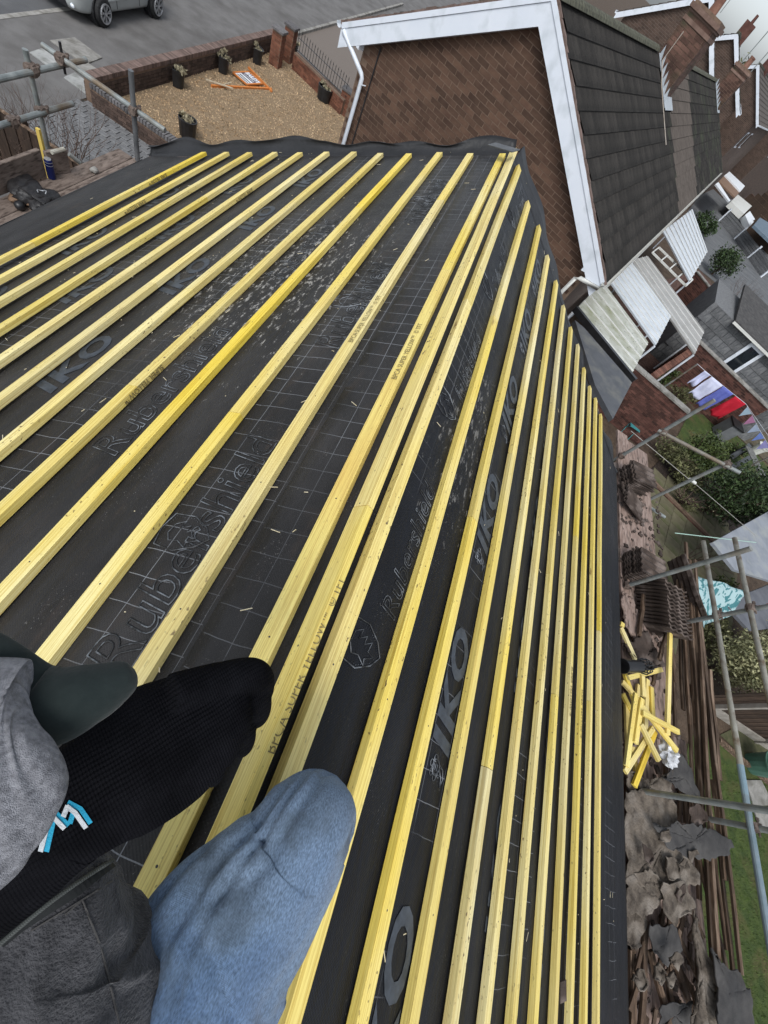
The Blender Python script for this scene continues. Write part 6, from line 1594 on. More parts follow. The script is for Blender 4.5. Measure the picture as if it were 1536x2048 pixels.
for i, (a, b, dz) in enumerate(laths):
    A, B = gz_(*a, dz), gz_(*b, dz); nm = 'old_lath'
    t_ = MB(); n = 5; w_ = rg.uniform(.028, .045)
    for k in range(n): u, v = A.lerp(B, k / n), A.lerp(B, (k + 1) / n); t_.beam(u + Vector((0, 0, .006 * math.sin(k * 2 + i))), v + Vector((0, 0, .006 * math.sin((k + 1) * 2 + i))), w_ * (1 - .0 * k), w_ * .62)
    side_ = {0: 'innermost long brown batten of the outer bundle', 4: 'longest brown batten, outermost, reaching almost to the bottom edge', 7: 'pale streaked batten hanging furthest out over the lawn', 8: 'short brown batten end beside the variegated shrub', 1: 'brown batten whose tip stands highest over the mossy slabs', 21: 'brown batten slanting under the long felt strip', 22: 'short brown batten close to the row of leaning tiles', 23: 'stubby brown batten left of the leaning tiles', 24: 'splintered stick above the longest yellow offcut', 25: 'snapped stick end by the vent cowl'}.get(i) or 'long weathered brown batten in the bundle along the outer edge' if i < 13 or i == 21 else 'broken old brown batten among the torn felt'
    props(t_.build(nm, OLDW), side_, 'old batten', 'old battens thrown on the scaffold')
# new yellow offcuts
s_ = 4.55
offs = [((185, 440), (215, 465), .10), ((190, 480), (330, 790), .10), ((640, 440), (612, 1450), .26), ((255, 935), (560, 860), .16), ((225, 900), (400, 1400), .07), ((200, 970), (420, 1210), .08), ((205, 1080), (330, 1340), .06), ((385, 920), (395, 1105), .18), ((325, 1080), (240, 1740), .22), ((380, 1125), (320, 1530), .24), ((465, 1020), (480, 1330), .12), ((430, 950), (410, 1400), .10), ((385, 1255), (715, 1430), .27), ((385, 1200), (700, 1600), .24), ((370, 1360), (535, 1690), .25), ((225, 1790), (480, 1390), .20), ((310, 1920), (500, 1420), .15), ((240, 1180), (255, 1600), .05), ((290, 1560), (330, 1790), .10), ((350, 1000), (300, 1500), .04)]
for i, (a, b, dz) in enumerate(offs):
    A = gz_(1200 + a[0] / s_, 1150 + a[1] / s_, dz); B = gz_(1200 + b[0] / s_, 1150 + b[1] / s_, dz)
    L_ = (B - A).length; m = MB(); V = []; UVs = []; d = (B - A).normalized(); x = d.cross(Vector((0, 0, 1))).normalized(); u = x.cross(d)
    for (w0, h0), (w1, h1), per in (((-1, -1), (1, -1), 0), ((1, -1), (1, 1), .05), ((1, 1), (-1, 1), .1), ((-1, 1), (-1, -1), .15)):
        b0 = len(m.v)
        for p, q in ((A, 0), (B, L_)):
            for ww, hh, pv in ((w0, h0, per), (w1, h1, per + .045)): m.v.append(p + x * ww * .0235 + u * hh * .0125); UVs.append((q + i, pv))
        m.f.append([b0, b0 + 1, b0 + 3, b0 + 2])
    for p in (A, B):
        b0 = len(m.v)
        for ww, hh in ((-1, -1), (1, -1), (1, 1), (-1, 1)): m.v.append(p + x * ww * .0235 + u * hh * .0125); UVs.append((ww, hh))
        m.f.append([b0, b0 + 1, b0 + 2, b0 + 3])
    m.uv = UVs
    lab = {0: 'stub of yellow offcut, topmost beside the eaves', 8: 'broad yellow offcut on top of the pile reaching lowest left', 9: 'yellow offcut lying parallel against the broad one', 12: 'yellow offcut on the heap pointing right across the longest one', 13: 'yellow offcut pointing at the plastic bag', 14: 'yellow offcut slanting to the lower right below the crossing', 15: 'pale yellow offcut slanting up to the right at the foot of the heap', 16: 'yellow offcut at the foot of the heap ending beside the lowest upright', 2: 'longest new yellow offcut lying straight beside the pile', 1: 'yellow offcut pointing from the eaves to the black vent cowl', 3: 'yellow offcut lying under the black vent cowl'}.get(i, 'short new yellow batten offcut in the heap on the scaffold')
    props(m.build('batten_offcut', YB if i % 4 else YO), lab, 'batten offcut', 'yellow offcuts heaped on the scaffold' if i not in (1, 2, 3) else None)
# vent cowl
vc = thing('vent_cowl', gz_(1268, 1331, .1), 'black ribbed plastic vent cowl on its side among yellow offcuts', 'vent cowl')
A, B = gz_(1246, 1332, .2), gz_(1300, 1333, .2); d = (B - A).normalized(); L_ = (B - A).length
m = MB(); m.tube(A, A + d * L_ * .62, .062, 18); m.build('pipe', BLACK, vc); m = MB(); m.tube(A, A + d * .012, .072, 18); m.build('flange', BLACK, vc)
x = d.cross(Vector((0, 0, 1))).normalized(); u = x.cross(d)
for k in range(12):
    a = 2 * math.pi * k / 12; r = x * math.cos(a) + u * math.sin(a); MB().pipe([A + d * L_ * .6 + r * .064, A + d * L_ * .78 + r * .078, A + d * L_ * .93 + r * .06, A + d * L_ + r * .012], .0065, 5).build('cowl_rib', BLACK, vc)
# plastic bag and felt
bg_ = thing('plastic_bag', gz_(1338, 1510, .1), 'scrunched clear plastic bag at the end of the yellow offcuts', 'bag')
m = MB(); c = gz_(1337, 1508, .18); m.ball(c, .075, .10, .06, 22, 14)
for i, v in enumerate(m.v):
    n_ = noise.noise((v - c) * 28) ; m.v[i] = c + (v - c) * (1 + .75 * n_)
PB_ = mat('clear_grey_plastic', (0.42, 0.43, 0.45), (0.62, 0.63, 0.65), 0.18, 30, spec=.8); m.build('bag_skin', PB_, bg_)
def torn(name, pxs, dz, mt, label, th=.006, seed=0, wave=.03, cat='roofing felt'):
    wave *= 0.4
    P = [gz_(x, y, dz) for x, y in pxs]; c = sum(P, Vector()) / len(P); ring = []
    for i in range(len(P)):
        a, b = P[i], P[(i + 1) % len(P)]; k = max(2, int((b - a).length / .025))
        for j in range(k):
            q = a.lerp(b, j / k); q += Vector((noise.noise(q * 9 + Vector((seed, 0, 0))), noise.noise(q * 9 + Vector((0, seed, 3))), 0)) * .035 + Vector((noise.noise(q * 31), noise.noise(q * 31 + Vector((5, 5, 5))), 0)) * .03; ring.append(q)
    n = len(ring); V = []; F = []; R = 14
    for r in range(R):
        f = 1 - r / R
        for q in ring:
            p = c.lerp(q, f); h = noise.noise(Vector((p.x * 5, p.y * 3.2, seed))) * wave + noise.noise(Vector((p.x * 16, p.y * 12, seed))) * wave * .3 + abs(noise.noise(Vector((p.x * 9 + p.y * 5, p.y * 7 - p.x * 4, seed)))) * wave * .45
            V.append(Vector((p.x, p.y, p.z + h + (0.02 if r == 0 and noise.noise(q * 4) > .1 else 0))))
    V.append(Vector((c.x, c.y, c.z)))
    for r in range(R - 1):
        for i in range(n): F.append([r * n + i, r * n + (i + 1) % n, (r + 1) * n + (i + 1) % n, (r + 1) * n + i])
    for i in range(n): F.append([(R - 1) * n + i, (R - 1) * n + (i + 1) % n, R * n])
    m = MB(); m.v = V; m.f = F; o = smooth(m.build(name, mt)); s = o.modifiers.new('t', 'SOLIDIFY'); s.thickness = th
    return props(o, label, cat)
torn('torn_felt', [(1248, 1590), (1300, 1575), (1345, 1600), (1350, 1640), (1345, 1690), (1400, 1745), (1398, 1770), (1340, 1765), (1300, 1770), (1252, 1760)], .16, FELT, 'largest crumpled sheet of torn brown felt under the lowest upright', seed=1, wave=.03)
torn('torn_felt', [(1305, 1650), (1330, 1655), (1350, 1640), (1400, 1655), (1460, 1680), (1466, 1700), (1430, 1712), (1400, 1725), (1340, 1700)], .24, FELTG, 'dark grey felt scrap poking out over the lawn', seed=2, wave=.02)
torn('torn_felt', [(1252, 1750), (1300, 1740), (1330, 1770), (1325, 1800), (1290, 1830), (1252, 1820)], .17, FELT, 'pale brown felt scrap below the largest sheet', seed=3)
torn('torn_felt', [(1320, 1765), (1370, 1760), (1388, 1810), (1350, 1850), (1330, 1820)], .2, FELT, 'pointed brown felt scrap hanging over the broken battens', seed=4)
torn('torn_felt', [(1298, 1850), (1350, 1855), (1365, 1900), (1330, 1925), (1300, 1895)], .14, FELTG, 'grey brown felt flap above the dark gap', seed=5)
torn('torn_felt', [(1385, 1810), (1410, 1900), (1428, 1960), (1432, 2060), (1380, 2060), (1392, 1960)], .18, FELT, 'long curled strip of light brown felt at the bottom edge', seed=6, wave=.05)
torn('torn_felt', [(1418, 1905), (1470, 1940), (1505, 1985), (1505, 2060), (1434, 2060), (1430, 1960)], .24, FELTG, 'large dull grey sheet of felt at the bottom right', seed=7, wave=.03)
torn('torn_felt', [(1325, 1555), (1360, 1510), (1385, 1540), (1400, 1600), (1365, 1580)], .15, FELTG, 'dark felt scrap beside the plastic bag', seed=8)
torn('torn_felt', [(1320, 2010), (1380, 1995), (1378, 2060), (1315, 2060)], .1, FELTG, 'grey felt scrap at the bottom edge left of the curled strip', seed=9)
torn('torn_felt', [(1255, 1540), (1300, 1560), (1340, 1545), (1340, 1600), (1290, 1590), (1250, 1600)], .13, FELT, 'brown felt scrap under the ends of the yellow offcuts', seed=10)
torn('torn_felt', [(1248, 1770), (1290, 1830), (1280, 1900), (1250, 1880)], .1, FELT, 'narrow brown felt scrap beside the eaves', seed=11)
torn('broken_board', [(1240, 1180), (1262, 1200), (1300, 1290), (1290, 1330), (1245, 1240)], .05, BOARD, 'split pinkish board end beside the row of leaning tiles', th=.03, seed=12, wave=.0, cat='board')
torn('broken_board', [(1250, 1290), (1290, 1260), (1325, 1330), (1310, 1360), (1270, 1330)], .08, OTILE, 'dark broken ridge piece above the vent cowl', th=.03, seed=13, wave=.01, cat='rubble piece')
# a leaf of broken tile resting on the membrane
o = MB(); c = rp(1, *(lambda q: (q.y, (q - APEX).dot(SLR)))(pN(1101, 1968, rp(1, 0, 0), NRv)), 0.05); o.box(c, .035, .075, .008, Matrix.Rotation(.4, 3, 'Z') @ Matrix.Rotation(.3, 3, 'X'))
props(o.build('tile_chip', OTILE), 'small brown tile chip resting against a yellow batten', 'tile chip')

# ------------------------------------------------------------------ STREET-SIDE SCAFFOLD
pl = thing('scaffold_platform', (-3.5, 3.8, ZP - .1), 'dirty brown scaffold boards beyond the street-side eaves with an upright toe board', 'scaffold platform')
L0 = pz(278, 318, ZP); L1 = pz(238, 290, ZP)
xi = pz(275, 320, ZP).x + .12; wbd = (xi - pz(190, 315, ZP).x) / 2
for i in range(2):
    x = xi - wbd * (i + .5); yend = [L0.y, L1.y - .05][i]
    plank('scaffold_board', (x, -2.4, ZP - .019), (x, yend, ZP - .019), wbd - .006, BOARDL, pl)
TA, TB = pz(97, 352, ZP), pz(0, 395, ZP)
plank('toe_board', (TA.x - .02, -2.4, ZP + .11), (TA.x - .02, TA.y - .02, ZP + .11), .035, BOARDL, pl, th=.225)
ea, eb = pz(99, 350, ZP), pz(140, 343, ZP); plank('end_board', (ea.x, ea.y, ZP + .10), (eb.x, eb.y, ZP + .10), .035, BOARDL, pl, th=.2)
MB().tube(pz(103, 305, ZP + .22), pz(128, 298, ZP + .22), .017, 10).build('clamp_tube', TUBEP, pl); MB().tube(pz(138, 308, ZP + .02), pz(160, 326, ZP - .05), .02, 10).build('transom', TUBE, pl)
c = pz(104, 356, ZP)
cn = thing('drinks_can', (c.x, c.y, ZP), 'tall dark blue drinks can with silver top on the left scaffold boards', 'can')
m = MB(); m.tube(c + Vector((0, 0, .004)), c + Vector((0, 0, .15)), .033, 18); m.tube(c + Vector((0, 0, .15)), c + Vector((0, 0, .162)), .033, 18, .027); cb0 = m.build('can_body', mat('dark_blue_can', (0.012, 0.02, 0.10), (0.02, 0.03, 0.14), 0.25, 5, metallic=.5), cn)
MB().tube(c + Vector((0, 0, .162)), c + Vector((0, 0, .166)), .027, 18).build('can_lid', ALLOY, cn); MB().box(c + Vector((.005, 0, .169)), .012, .02, .002).build('ring_pull', ALLOY, cn)
for k, (hh, mm_) in enumerate(((.12, mat('can_silver_band', (0.5, 0.52, 0.56), None, .3, 3, metallic=.6)), (.145, bpy.data.materials['can_silver_band']))): MB().tube(c + Vector((0, 0, hh - .004)), c + Vector((0, 0, hh)), .0336, 18).build('can_band', mm_, cn)
# tool roll, gloves and screw clamp
LEATH = mat('black_leather', (0.012, 0.011, 0.012), (0.03, 0.028, 0.028), 0.45, 12, bump=.5); TAN = mat('tan_leather', (0.12, 0.075, 0.045), (0.22, 0.14, 0.09), 0.8, 12, bump=.4)
tb_ = thing('tool_belt', pz(75, 395, ZP), 'black leather tool pouches with a metal loop heaped on the boards', 'tool belt')
def blob(p, rx, ry, rz_, seed, mt, parent, name, ang=0.0, lump=.35):
    m = MB(); m.ball((0, 0, 0), rx, ry, rz_, 20, 12); R_ = Matrix.Rotation(ang, 3, 'Z')
    for i, v in enumerate(m.v): m.v[i] = p + R_ @ (v * (1 + lump * noise.noise(Vector((v.x / rx, v.y / ry, v.z / rz_)) * 1.7 + Vector((seed, 0, 0)))))
    return m.build(name, mt, parent, sm=True)
for i, (x, y, a, rx, ry, rz_) in enumerate(((45, 372, .6, .10, .17, .06), (62, 385, .4, .11, .13, .07), (82, 400, .5, .10, .15, .055), (100, 398, .2, .07, .13, .05), (70, 400, .9, .15, .05, .07))):
    blob(pz(x, y, ZP + .05), rx, ry, rz_, i * 3.1, LEATH, tb_, 'pouch', a)
m = MB(); cc = pz(84, 384, ZP + .13); m.pipe([cc + Vector((math.cos(a * .5) * .03, math.sin(a * .5) * .035, .01 * math.sin(a))) for a in range(10)], .004, 6); m.build('metal_loop', ALLOY, tb_)
MB().pipe([pz(40, 375, ZP + .11), pz(66, 392, ZP + .13), pz(90, 408, ZP + .11)], .012, 6).build('strap', LEATH, tb_)
gl = thing('work_glove', pz(40, 398, ZP), 'worn tan leather work glove beside the black pouches', 'glove')
blob(pz(32, 395, ZP + .03), .05, .07, .025, 9, TAN, gl, 'palm', .3)
for k in range(4): MB().pipe([pz(38 + k * 2, 398 + k * 2, ZP + .03), pz(50 + k * 3, 402 + k * 2.5, ZP + .035), pz(64 + k * 3, 406 + k * 2, ZP + .025)], [.014, .013, .009], 8).build('finger', TAN, gl)
bl_ = thing('castor_wheel', pz(40, 412, ZP), 'small black glossy wheel beside the tan glove', 'wheel')
blob(pz(39, 411, ZP + .035), .04, .04, .035, 3, BLACK, bl_, 'wheel_body', 0, .05)
kn_ = thing('hammer', pz(80, 415, ZP), 'thin brown wooden tool handle under the black pouches', 'tool')
MB().tube(pz(68, 420, ZP + .02), pz(96, 414, ZP + .02), .012, 8).build('shaft', OLDW, kn_)
q = pz(188, 340, ZP + .02); ml = thing('mortar_lump', q, 'small grey lump on the brown boards by the can', 'lump'); blob(q, .03, .04, .02, 4, KERB, ml, 'lump_body', 0, .5)
# tubes
XS = pz(275, 320, ZP).x - .0
def outX(px, py, X): return pX(px, py, X)
s2 = pz(275.5, 325, ZP - .02); z2 = zfor((s2.x, s2.y), 266)
z2 = max(z2, 4.2)
vals = [(abs(proj(Vector((s2.x, s2.y, z * .01)))[1] - 140), z * .01) for z in range(400, 700)]; z2 = min(vals)[1]
t = thing('scaffold_tube', (s2.x, s2.y, 0), 'dark upright tube at the end of the street-side boards', 'scaffold tube', 'scaffold tubes'); MB().tube((s2.x, s2.y, 0), (s2.x, s2.y, z2), .0242, 12).build('tube', mat('dark_tube', (0.09, 0.095, 0.10), (0.17, 0.175, 0.18), .5, 6, metallic=.3), t)
trn = pY(268, 221, s2.y); zT = trn.z; TL = pz(85, 90, zT); TR = pz(330, 261, zT)
coupler(Vector((s2.x, s2.y, zT)), t)
t = thing('scaffold_rail', TL, 'cross tube overhanging the block drive, tied to two uprights', 'scaffold tube', 'scaffold tubes'); MB().tube(TL, TR, .0242, 12).build('tube', TUBE, t)
cl0 = pz(122, 117, zT); coupler(cl0, t, 1.15); MB().tube(cl0 + Vector((0, .02, -.12)), cl0 + Vector((0, .02, .12)), .012, 6).build('clamp_bolt', BLACK, t)
XR = cl0.x - 0.02
r1a, r1b = pX(0, 156, XR), pX(172, 121, XR); zr1 = (r1a.z + r1b.z) / 2; y_e = pX(172, 121, XR).y
t = thing('scaffold_rail', (XR, y_e, zr1), 'upper street-side guard rail ending over the pavement slabs', 'scaffold tube', 'scaffold tubes'); MB().tube((XR, -3, zr1), (XR, y_e, zr1), .0242, 12).build('tube', TUBE, t)
r2a, r2b = pX(0, 250, XR), pX(145, 208, XR); zr2 = (r2a.z + r2b.z) / 2
t = thing('scaffold_rail', (XR, r2b.y, zr2), 'lower street-side guard rail in front of the bare shrub', 'scaffold tube', 'scaffold tubes'); MB().tube((XR, -3, zr2), (XR, r2b.y, zr2), .0242, 12).build('tube', TUBE, t)
coupler(pX(24, 243, XR), t, 1.1)
us = pX(60, 142, XR - .045)
vals = [(abs(proj(Vector((us.x, us.y, z * .01)))[1] - 99), z * .01) for z in range(380, 760)]; zt_ = min(vals)[1]
t = thing('scaffold_tube', (us.x, us.y, 0), 'outer street-side upright with a rusty coupler at the guard rail', 'scaffold tube', 'scaffold tubes'); MB().tube((us.x, us.y, 0), (us.x, us.y, zt_), .0242, 12).build('tube', TUBE, t); coupler(Vector((us.x + .02, us.y, zr1)), t, 1.35); coupler(Vector((us.x + .02, us.y, zr2)), t, 1.1)
a = pX(89, 312, TA.x - .09); yb = thing('batten_offcut', a, 'new yellow batten stood upright behind the toe board', 'batten offcut')
vals = [(abs(proj(Vector((a.x, a.y, z * .01)))[1] - 258), z * .01) for z in range(380, 600)]; MB().box((a.x, a.y, min(vals)[1] - .3), .032, .025, .6).build('length', YO, yb)
# extra scraps: small torn felt and snapped laths filling the lower part of the platform
rg = random.Random(77)
for i in range(11):
    x, y = rg.uniform(1252, 1395), rg.uniform(1585, 2040); r = rg.uniform(10, 24); k = rg.randint(5, 7)
    torn('torn_felt', [(x + math.cos(6.28 * j / k + rg.uniform(-.3, .3)) * r * rg.uniform(.5, 1.1), y + math.sin(6.28 * j / k) * r * 1.5 * rg.uniform(.5, 1.1)) for j in range(k)], .2 + rg.uniform(0, .06), rg.choice((FELT, FELT, FELT, OTILE)), 'small torn felt scrap scattered over the broken battens', seed=30 + i, wave=.03)['group'] = 'small felt scraps on the scaffold'
for i in range(26):
    x, y = rg.uniform(1256, 1400), rg.uniform(1800, 2040); a = rg.uniform(-.6, .6); l = rg.uniform(25, 80); dz = rg.uniform(.02, .12)
    A, B = gz_(x, y, dz), gz_(x + math.sin(a) * l, y + math.cos(a) * l, dz + rg.uniform(-.03, .05))
    props(MB().beam(A, B, rg.uniform(.02, .05), rg.uniform(.008, .02)).build('old_lath', OLDW), 'snapped old lath in the dark heap at the bottom of the platform', 'old batten', 'snapped laths at the bottom')
for i in range(10):
    x, y = rg.uniform(1330, 1392), rg.uniform(1280, 1560)
    A, B = gz_(x, y, .04), gz_(x + rg.uniform(-8, 14), y + rg.uniform(60, 150), .06)
    props(MB().beam(A, B, .035, .02).build('old_lath', OLDW), 'brown lath lying between the yellow offcuts and the outer bundle', 'old batten', 'laths beside the offcuts')

# ------------------------------------------------------------------ THE PERSON
def fabric(name, c1, c2, scale, bump, rough=0.95, c3=None, s3=3, rib=None, weave=None, coord='UV', bd=0.002):
    m = mat(name, c1, c2, rough, scale, c3=c3, s3=s3, coord='Object', sheen=0.15, spec=0.15)
    n = m.node_tree; nd = n.nodes; L = n.links.new; b = nd['Principled BSDF']
    tc = nd.new('ShaderNodeTexCoord'); sp_ = nd.new('ShaderNodeSeparateXYZ'); L(tc.outputs['UV'], sp_.inputs[0])
    nz = nd.new('ShaderNodeTexNoise'); nz.inputs['Scale'].default_value = scale * 6; nz.inputs['Detail'].default_value = 6; L(tc.outputs['Object'], nz.inputs[0])
    h = nz.outputs['Fac']
    def mth(op, a, c=None):
        x = nd.new('ShaderNodeMath'); x.operation = op
        for i, q in enumerate((a, c)):
            if q is None: continue
            if isinstance(q, (int, float)): x.inputs[i].default_value = q
            else: L(q, x.inputs[i])
        return x.outputs[0]
    if rib:
        r = mth('SINE', mth('MULTIPLY', sp_.outputs[1], 2 * math.pi * rib[0])); k = mth('SINE', mth('MULTIPLY', sp_.outputs[0], 2 * math.pi * rib[1]))
        h = mth('ADD', mth('MULTIPLY', h, 0.5), mth('ADD', mth('MULTIPLY', r, 0.6), mth('MULTIPLY', k, 0.25)))
    if weave:
        r = mth('SINE', mth('MULTIPLY', mth('ADD', sp_.outputs[0], mth('MULTIPLY', sp_.outputs[1], weave[1])), 2 * math.pi * weave[0])); h = mth('ADD', h, mth('MULTIPLY', r, 0.3))
    bp = nd.new('ShaderNodeBump'); bp.inputs['Strength'].default_value = bump; bp.inputs['Distance'].default_value = bd
    L(h, bp.inputs['Height']); L(bp.outputs[0], b.inputs['Normal'])
    return m
DEN = fabric('denim', (0.058, 0.102, 0.19), (0.122, 0.188, 0.29), 7, 0.5, c3=(0.175, 0.24, 0.33), s3=3.2, weave=(420, 1.0))
n = DEN.node_tree; nd = n.nodes; b = nd['Principled BSDF']; src = b.inputs['Base Color'].links[0].from_socket
tc = nd.new('ShaderNodeTexCoord'); w1_ = nd.new('ShaderNodeTexNoise'); w1_.inputs['Scale'].default_value = 620; w1_.inputs['Detail'].default_value = 3; mp = nd.new('ShaderNodeMapping'); mp.inputs['Scale'].default_value = (1, 0.4, 0.6); n.links.new(tc.outputs['Object'], mp.inputs[0]); n.links.new(mp.outputs[0], w1_.inputs[0])
mr = nd.new('ShaderNodeMapRange'); mr.inputs[1].default_value = 0.3; mr.inputs[2].default_value = 0.7; mr.inputs['To Min'].default_value = 0.62; mr.inputs['To Max'].default_value = 1.38; n.links.new(w1_.outputs['Fac'], mr.inputs[0])
hs = nd.new('ShaderNodeHueSaturation'); n.links.new(src, hs.inputs['Color']); n.links.new(mr.outputs[0], hs.inputs['Value'])
gr = nd.new('ShaderNodeTexNoise'); gr.inputs['Scale'].default_value = 14; gr.inputs['Detail'].default_value = 7; n.links.new(tc.outputs['Object'], gr.inputs[0])
cr = nd.new('ShaderNodeValToRGB'); cr.color_ramp.elements[0].position = .52; cr.color_ramp.elements[1].position = .66; n.links.new(gr.outputs['Fac'], cr.inputs[0])
mx = nd.new('ShaderNodeMix'); mx.data_type = 'RGBA'; ml_ = nd.new('ShaderNodeMath'); ml_.operation = 'MULTIPLY'; ml_.inputs[1].default_value = .5; n.links.new(cr.outputs[0], ml_.inputs[0]); n.links.new(ml_.outputs[0], mx.inputs[0]); n.links.new(hs.outputs[0], mx.inputs[6]); mx.inputs[7].default_value = (.055, .07, .085, 1); n.links.new(mx.outputs[2], b.inputs['Base Color'])
KNIT = fabric('black_rib_knit', (0.0035, 0.0035, 0.0045), (0.008, 0.008, 0.010), 20, 1.0, rib=(26, 150), bd=0.003)
GRN = fabric('dark_green_cloth', (0.012, 0.018, 0.018), (0.022, 0.030, 0.029), 30, 0.4)
MARL = fabric('grey_marl_fleece', (0.15, 0.15, 0.165), (0.33, 0.33, 0.355), 240, 1.0, rib=(0, 130), bd=0.005)
FLC = fabric('charcoal_fleece', (0.035, 0.035, 0.038), (0.075, 0.074, 0.079), 55, 1.0, bd=0.004)
person = thing('person', pD(300, 2200, .5), 'person sitting astride the ridge in blue jeans, charcoal fleece and black knitted glove', 'person')
def loft(name, pts, mt, parent=person, seg=72, steps=140, wr=None, across=None, cap=True):
    """pts: (px, py, depth, across radius, thickness radius); Catmull-Rom through them"""
    C = [pD(p[0], p[1], p[2]) for p in pts]; R = [(p[3], p[4]) for p in pts]; n = len(C)
    def cr_(a, b, c, d, t): return 0.5 * ((2 * b) + (c - a) * t + (2 * a - 5 * b + 4 * c - d) * t * t + (3 * b - a - 3 * c + d) * t ** 3)
    ce, ra = [], []
    for s in range(steps + 1):
        f = s / steps * (n - 1); i = min(n - 2, int(f)); t = f - i; ix = [max(0, i - 1), i, i + 1, min(n - 1, i + 2)]
        ce.append(cr_(*[C[j] for j in ix], t)); ra.append(tuple(max(0.0008, cr_(*[R[j][k] for j in ix], t)) for k in (0, 1)))
    V, UVs = [], []; ln = 0
    for s in range(steps + 1):
        tg = (ce[min(steps, s + 1)] - ce[max(0, s - 1)]).normalized(); view = (ce[s] - EYE).normalized()
        x = tg.cross(view).normalized(); y = x.cross(tg).normalized()
        if s: ln += (ce[s] - ce[s - 1]).length
        for k in range(seg):
            a = 2 * math.pi * k / seg; q = x * math.cos(a) * ra[s][0] + y * math.sin(a) * ra[s][1]
            if wr: q = q * (1 + wr(ln, a, s / steps) / max(0.02, q.length))
            V.append(ce[s] + q); UVs.append((ln, k / seg))
    F = [[s * seg + k, s * seg + (k + 1) % seg, (s + 1) * seg + (k + 1) % seg, (s + 1) * seg + k] for s in range(steps) for k in range(seg)]
    F += [list(range(seg - 1, -1, -1)), list(range(steps * seg, (steps + 1) * seg))]
    mb = MB(); mb.v = V; mb.f = F; mb.uv = UVs; o = smooth(mb.build(name, mt, parent))
    bm = bmesh.new(); bm.from_mesh(o.data); bmesh.ops.recalc_face_normals(bm, faces=bm.faces); bm.to_mesh(o.data); bm.free()
    return o
def fold(v, sharp=2.0): return (1 - abs(v)) ** sharp
def wr_leg(l, a, f):
    g = min(1, f * 5) * min(1, (1 - f) * 6)
    n1 = noise.noise(Vector((l * 9 + math.cos(a) * 0.9, math.sin(a) * 1.5, 2.0))); n2 = noise.noise(Vector((l * 4.5 + math.cos(a + .8) * 1.6, math.sin(a + .8) * 1.8, 7)))
    cr1 = noise.noise(Vector((l * 7 - 2.2 * math.cos(a - .6), 3.1, math.sin(a - .6) * .9))); cr2 = noise.noise(Vector((l * 13 + 2.6 * math.sin(a), 1.4, math.cos(a) * .8)))
    return (0.004 * (fold(n1, 2) - .6) + 0.003 * (fold(n2, 3) - .5) - 0.013 * fold(min(1, abs(cr1) * 3.0), 2) * (.35 + .65 * abs(math.sin(a))) - 0.005 * fold(min(1, abs(cr2) * 3.6), 2) * abs(math.sin(a)) + 0.0008 * noise.noise(Vector((l * 40, math.cos(a) * 4, math.sin(a) * 4)))) * g
leg = loft('jeans_leg', [(290, 2420, .44, .110, .10), (325, 2250, .455, .106, .098), (366, 2060, .475, .102, .092), (432, 1900, .50, .104, .089), (512, 1792, .525, .089, .082), (580, 1710, .545, .075, .073), (614, 1655, .56, .068, .068), (626, 1642, .60, .060, .062), (622, 1680, .68, .062, .062), (606, 1740, .76, .060, .060), (592, 1790, .85, .055, .055), (585, 1815, .93, .058, .058)], DEN, wr=wr_leg, steps=200)
bo = loft('boot', [(583, 1822, .92, .045, .045), (588, 1815, .965, .050, .048), (612, 1770, 1.0, .046, .040), (638, 1730, 1.01, .030, .028)], RUBBER)
def wr_k(l, a, f): return 0.004 * noise.noise(Vector((l * 14, math.cos(a) * 2, math.sin(a) * 2))) + 0.002 * noise.noise(Vector((l * 40, a * 3, 4)))
gp = [loft('glove', [(40, 1680, .335, .040, .030), (130, 1625, .345, .046, .034), (220, 1560, .365, .055, .036), (310, 1500, .385, .060, .036), (390, 1452, .41, .056, .035), (440, 1425, .43, .046, .032), (465, 1412, .445, .034, .026)], KNIT, wr=wr_k)]
for i, (a, b_, c, d, r) in enumerate((((340, 1385, .385), (440, 1362, .425), (508, 1352, .455), (520, 1385, .50), .0195), ((350, 1430, .395), (440, 1412, .43), (505, 1400, .465), (512, 1430, .51), .0195), ((335, 1490, .395), (420, 1470, .43), (476, 1462, .465), (482, 1490, .51), .0185), ((310, 1560, .39), (370, 1540, .42), (418, 1530, .45), (425, 1550, .49), .0165))):
    gp.append(loft('glove_finger', [(*a, r * .9, r * .9), (*b_, r, r), (*c, r * .97, r * .97), (*d, r * .8, r * .8), (d[0] - 12, d[1] + 8, d[2] + .02, r * .4, r * .4)], KNIT, seg=32, steps=40))
bm = bmesh.new()
for o in gp: bm.from_mesh(o.data)
me = bpy.data.meshes.new('glove'); bm.to_mesh(me); bm.free(); me.materials.append(KNIT)
for o in gp: bpy.data.objects.remove(o)
glove = bpy.data.objects.new('knitted_glove', me); COL.objects.link(glove); glove.parent = person; WL[glove.name] = origin_of(person)
rm = glove.modifiers.new('remesh', 'REMESH'); rm.mode = 'VOXEL'; rm.voxel_size = 0.0022; rm.use_smooth_shade = True
sm = glove.modifiers.new('smooth', 'SMOOTH'); sm.iterations = 9; sm.factor = .6
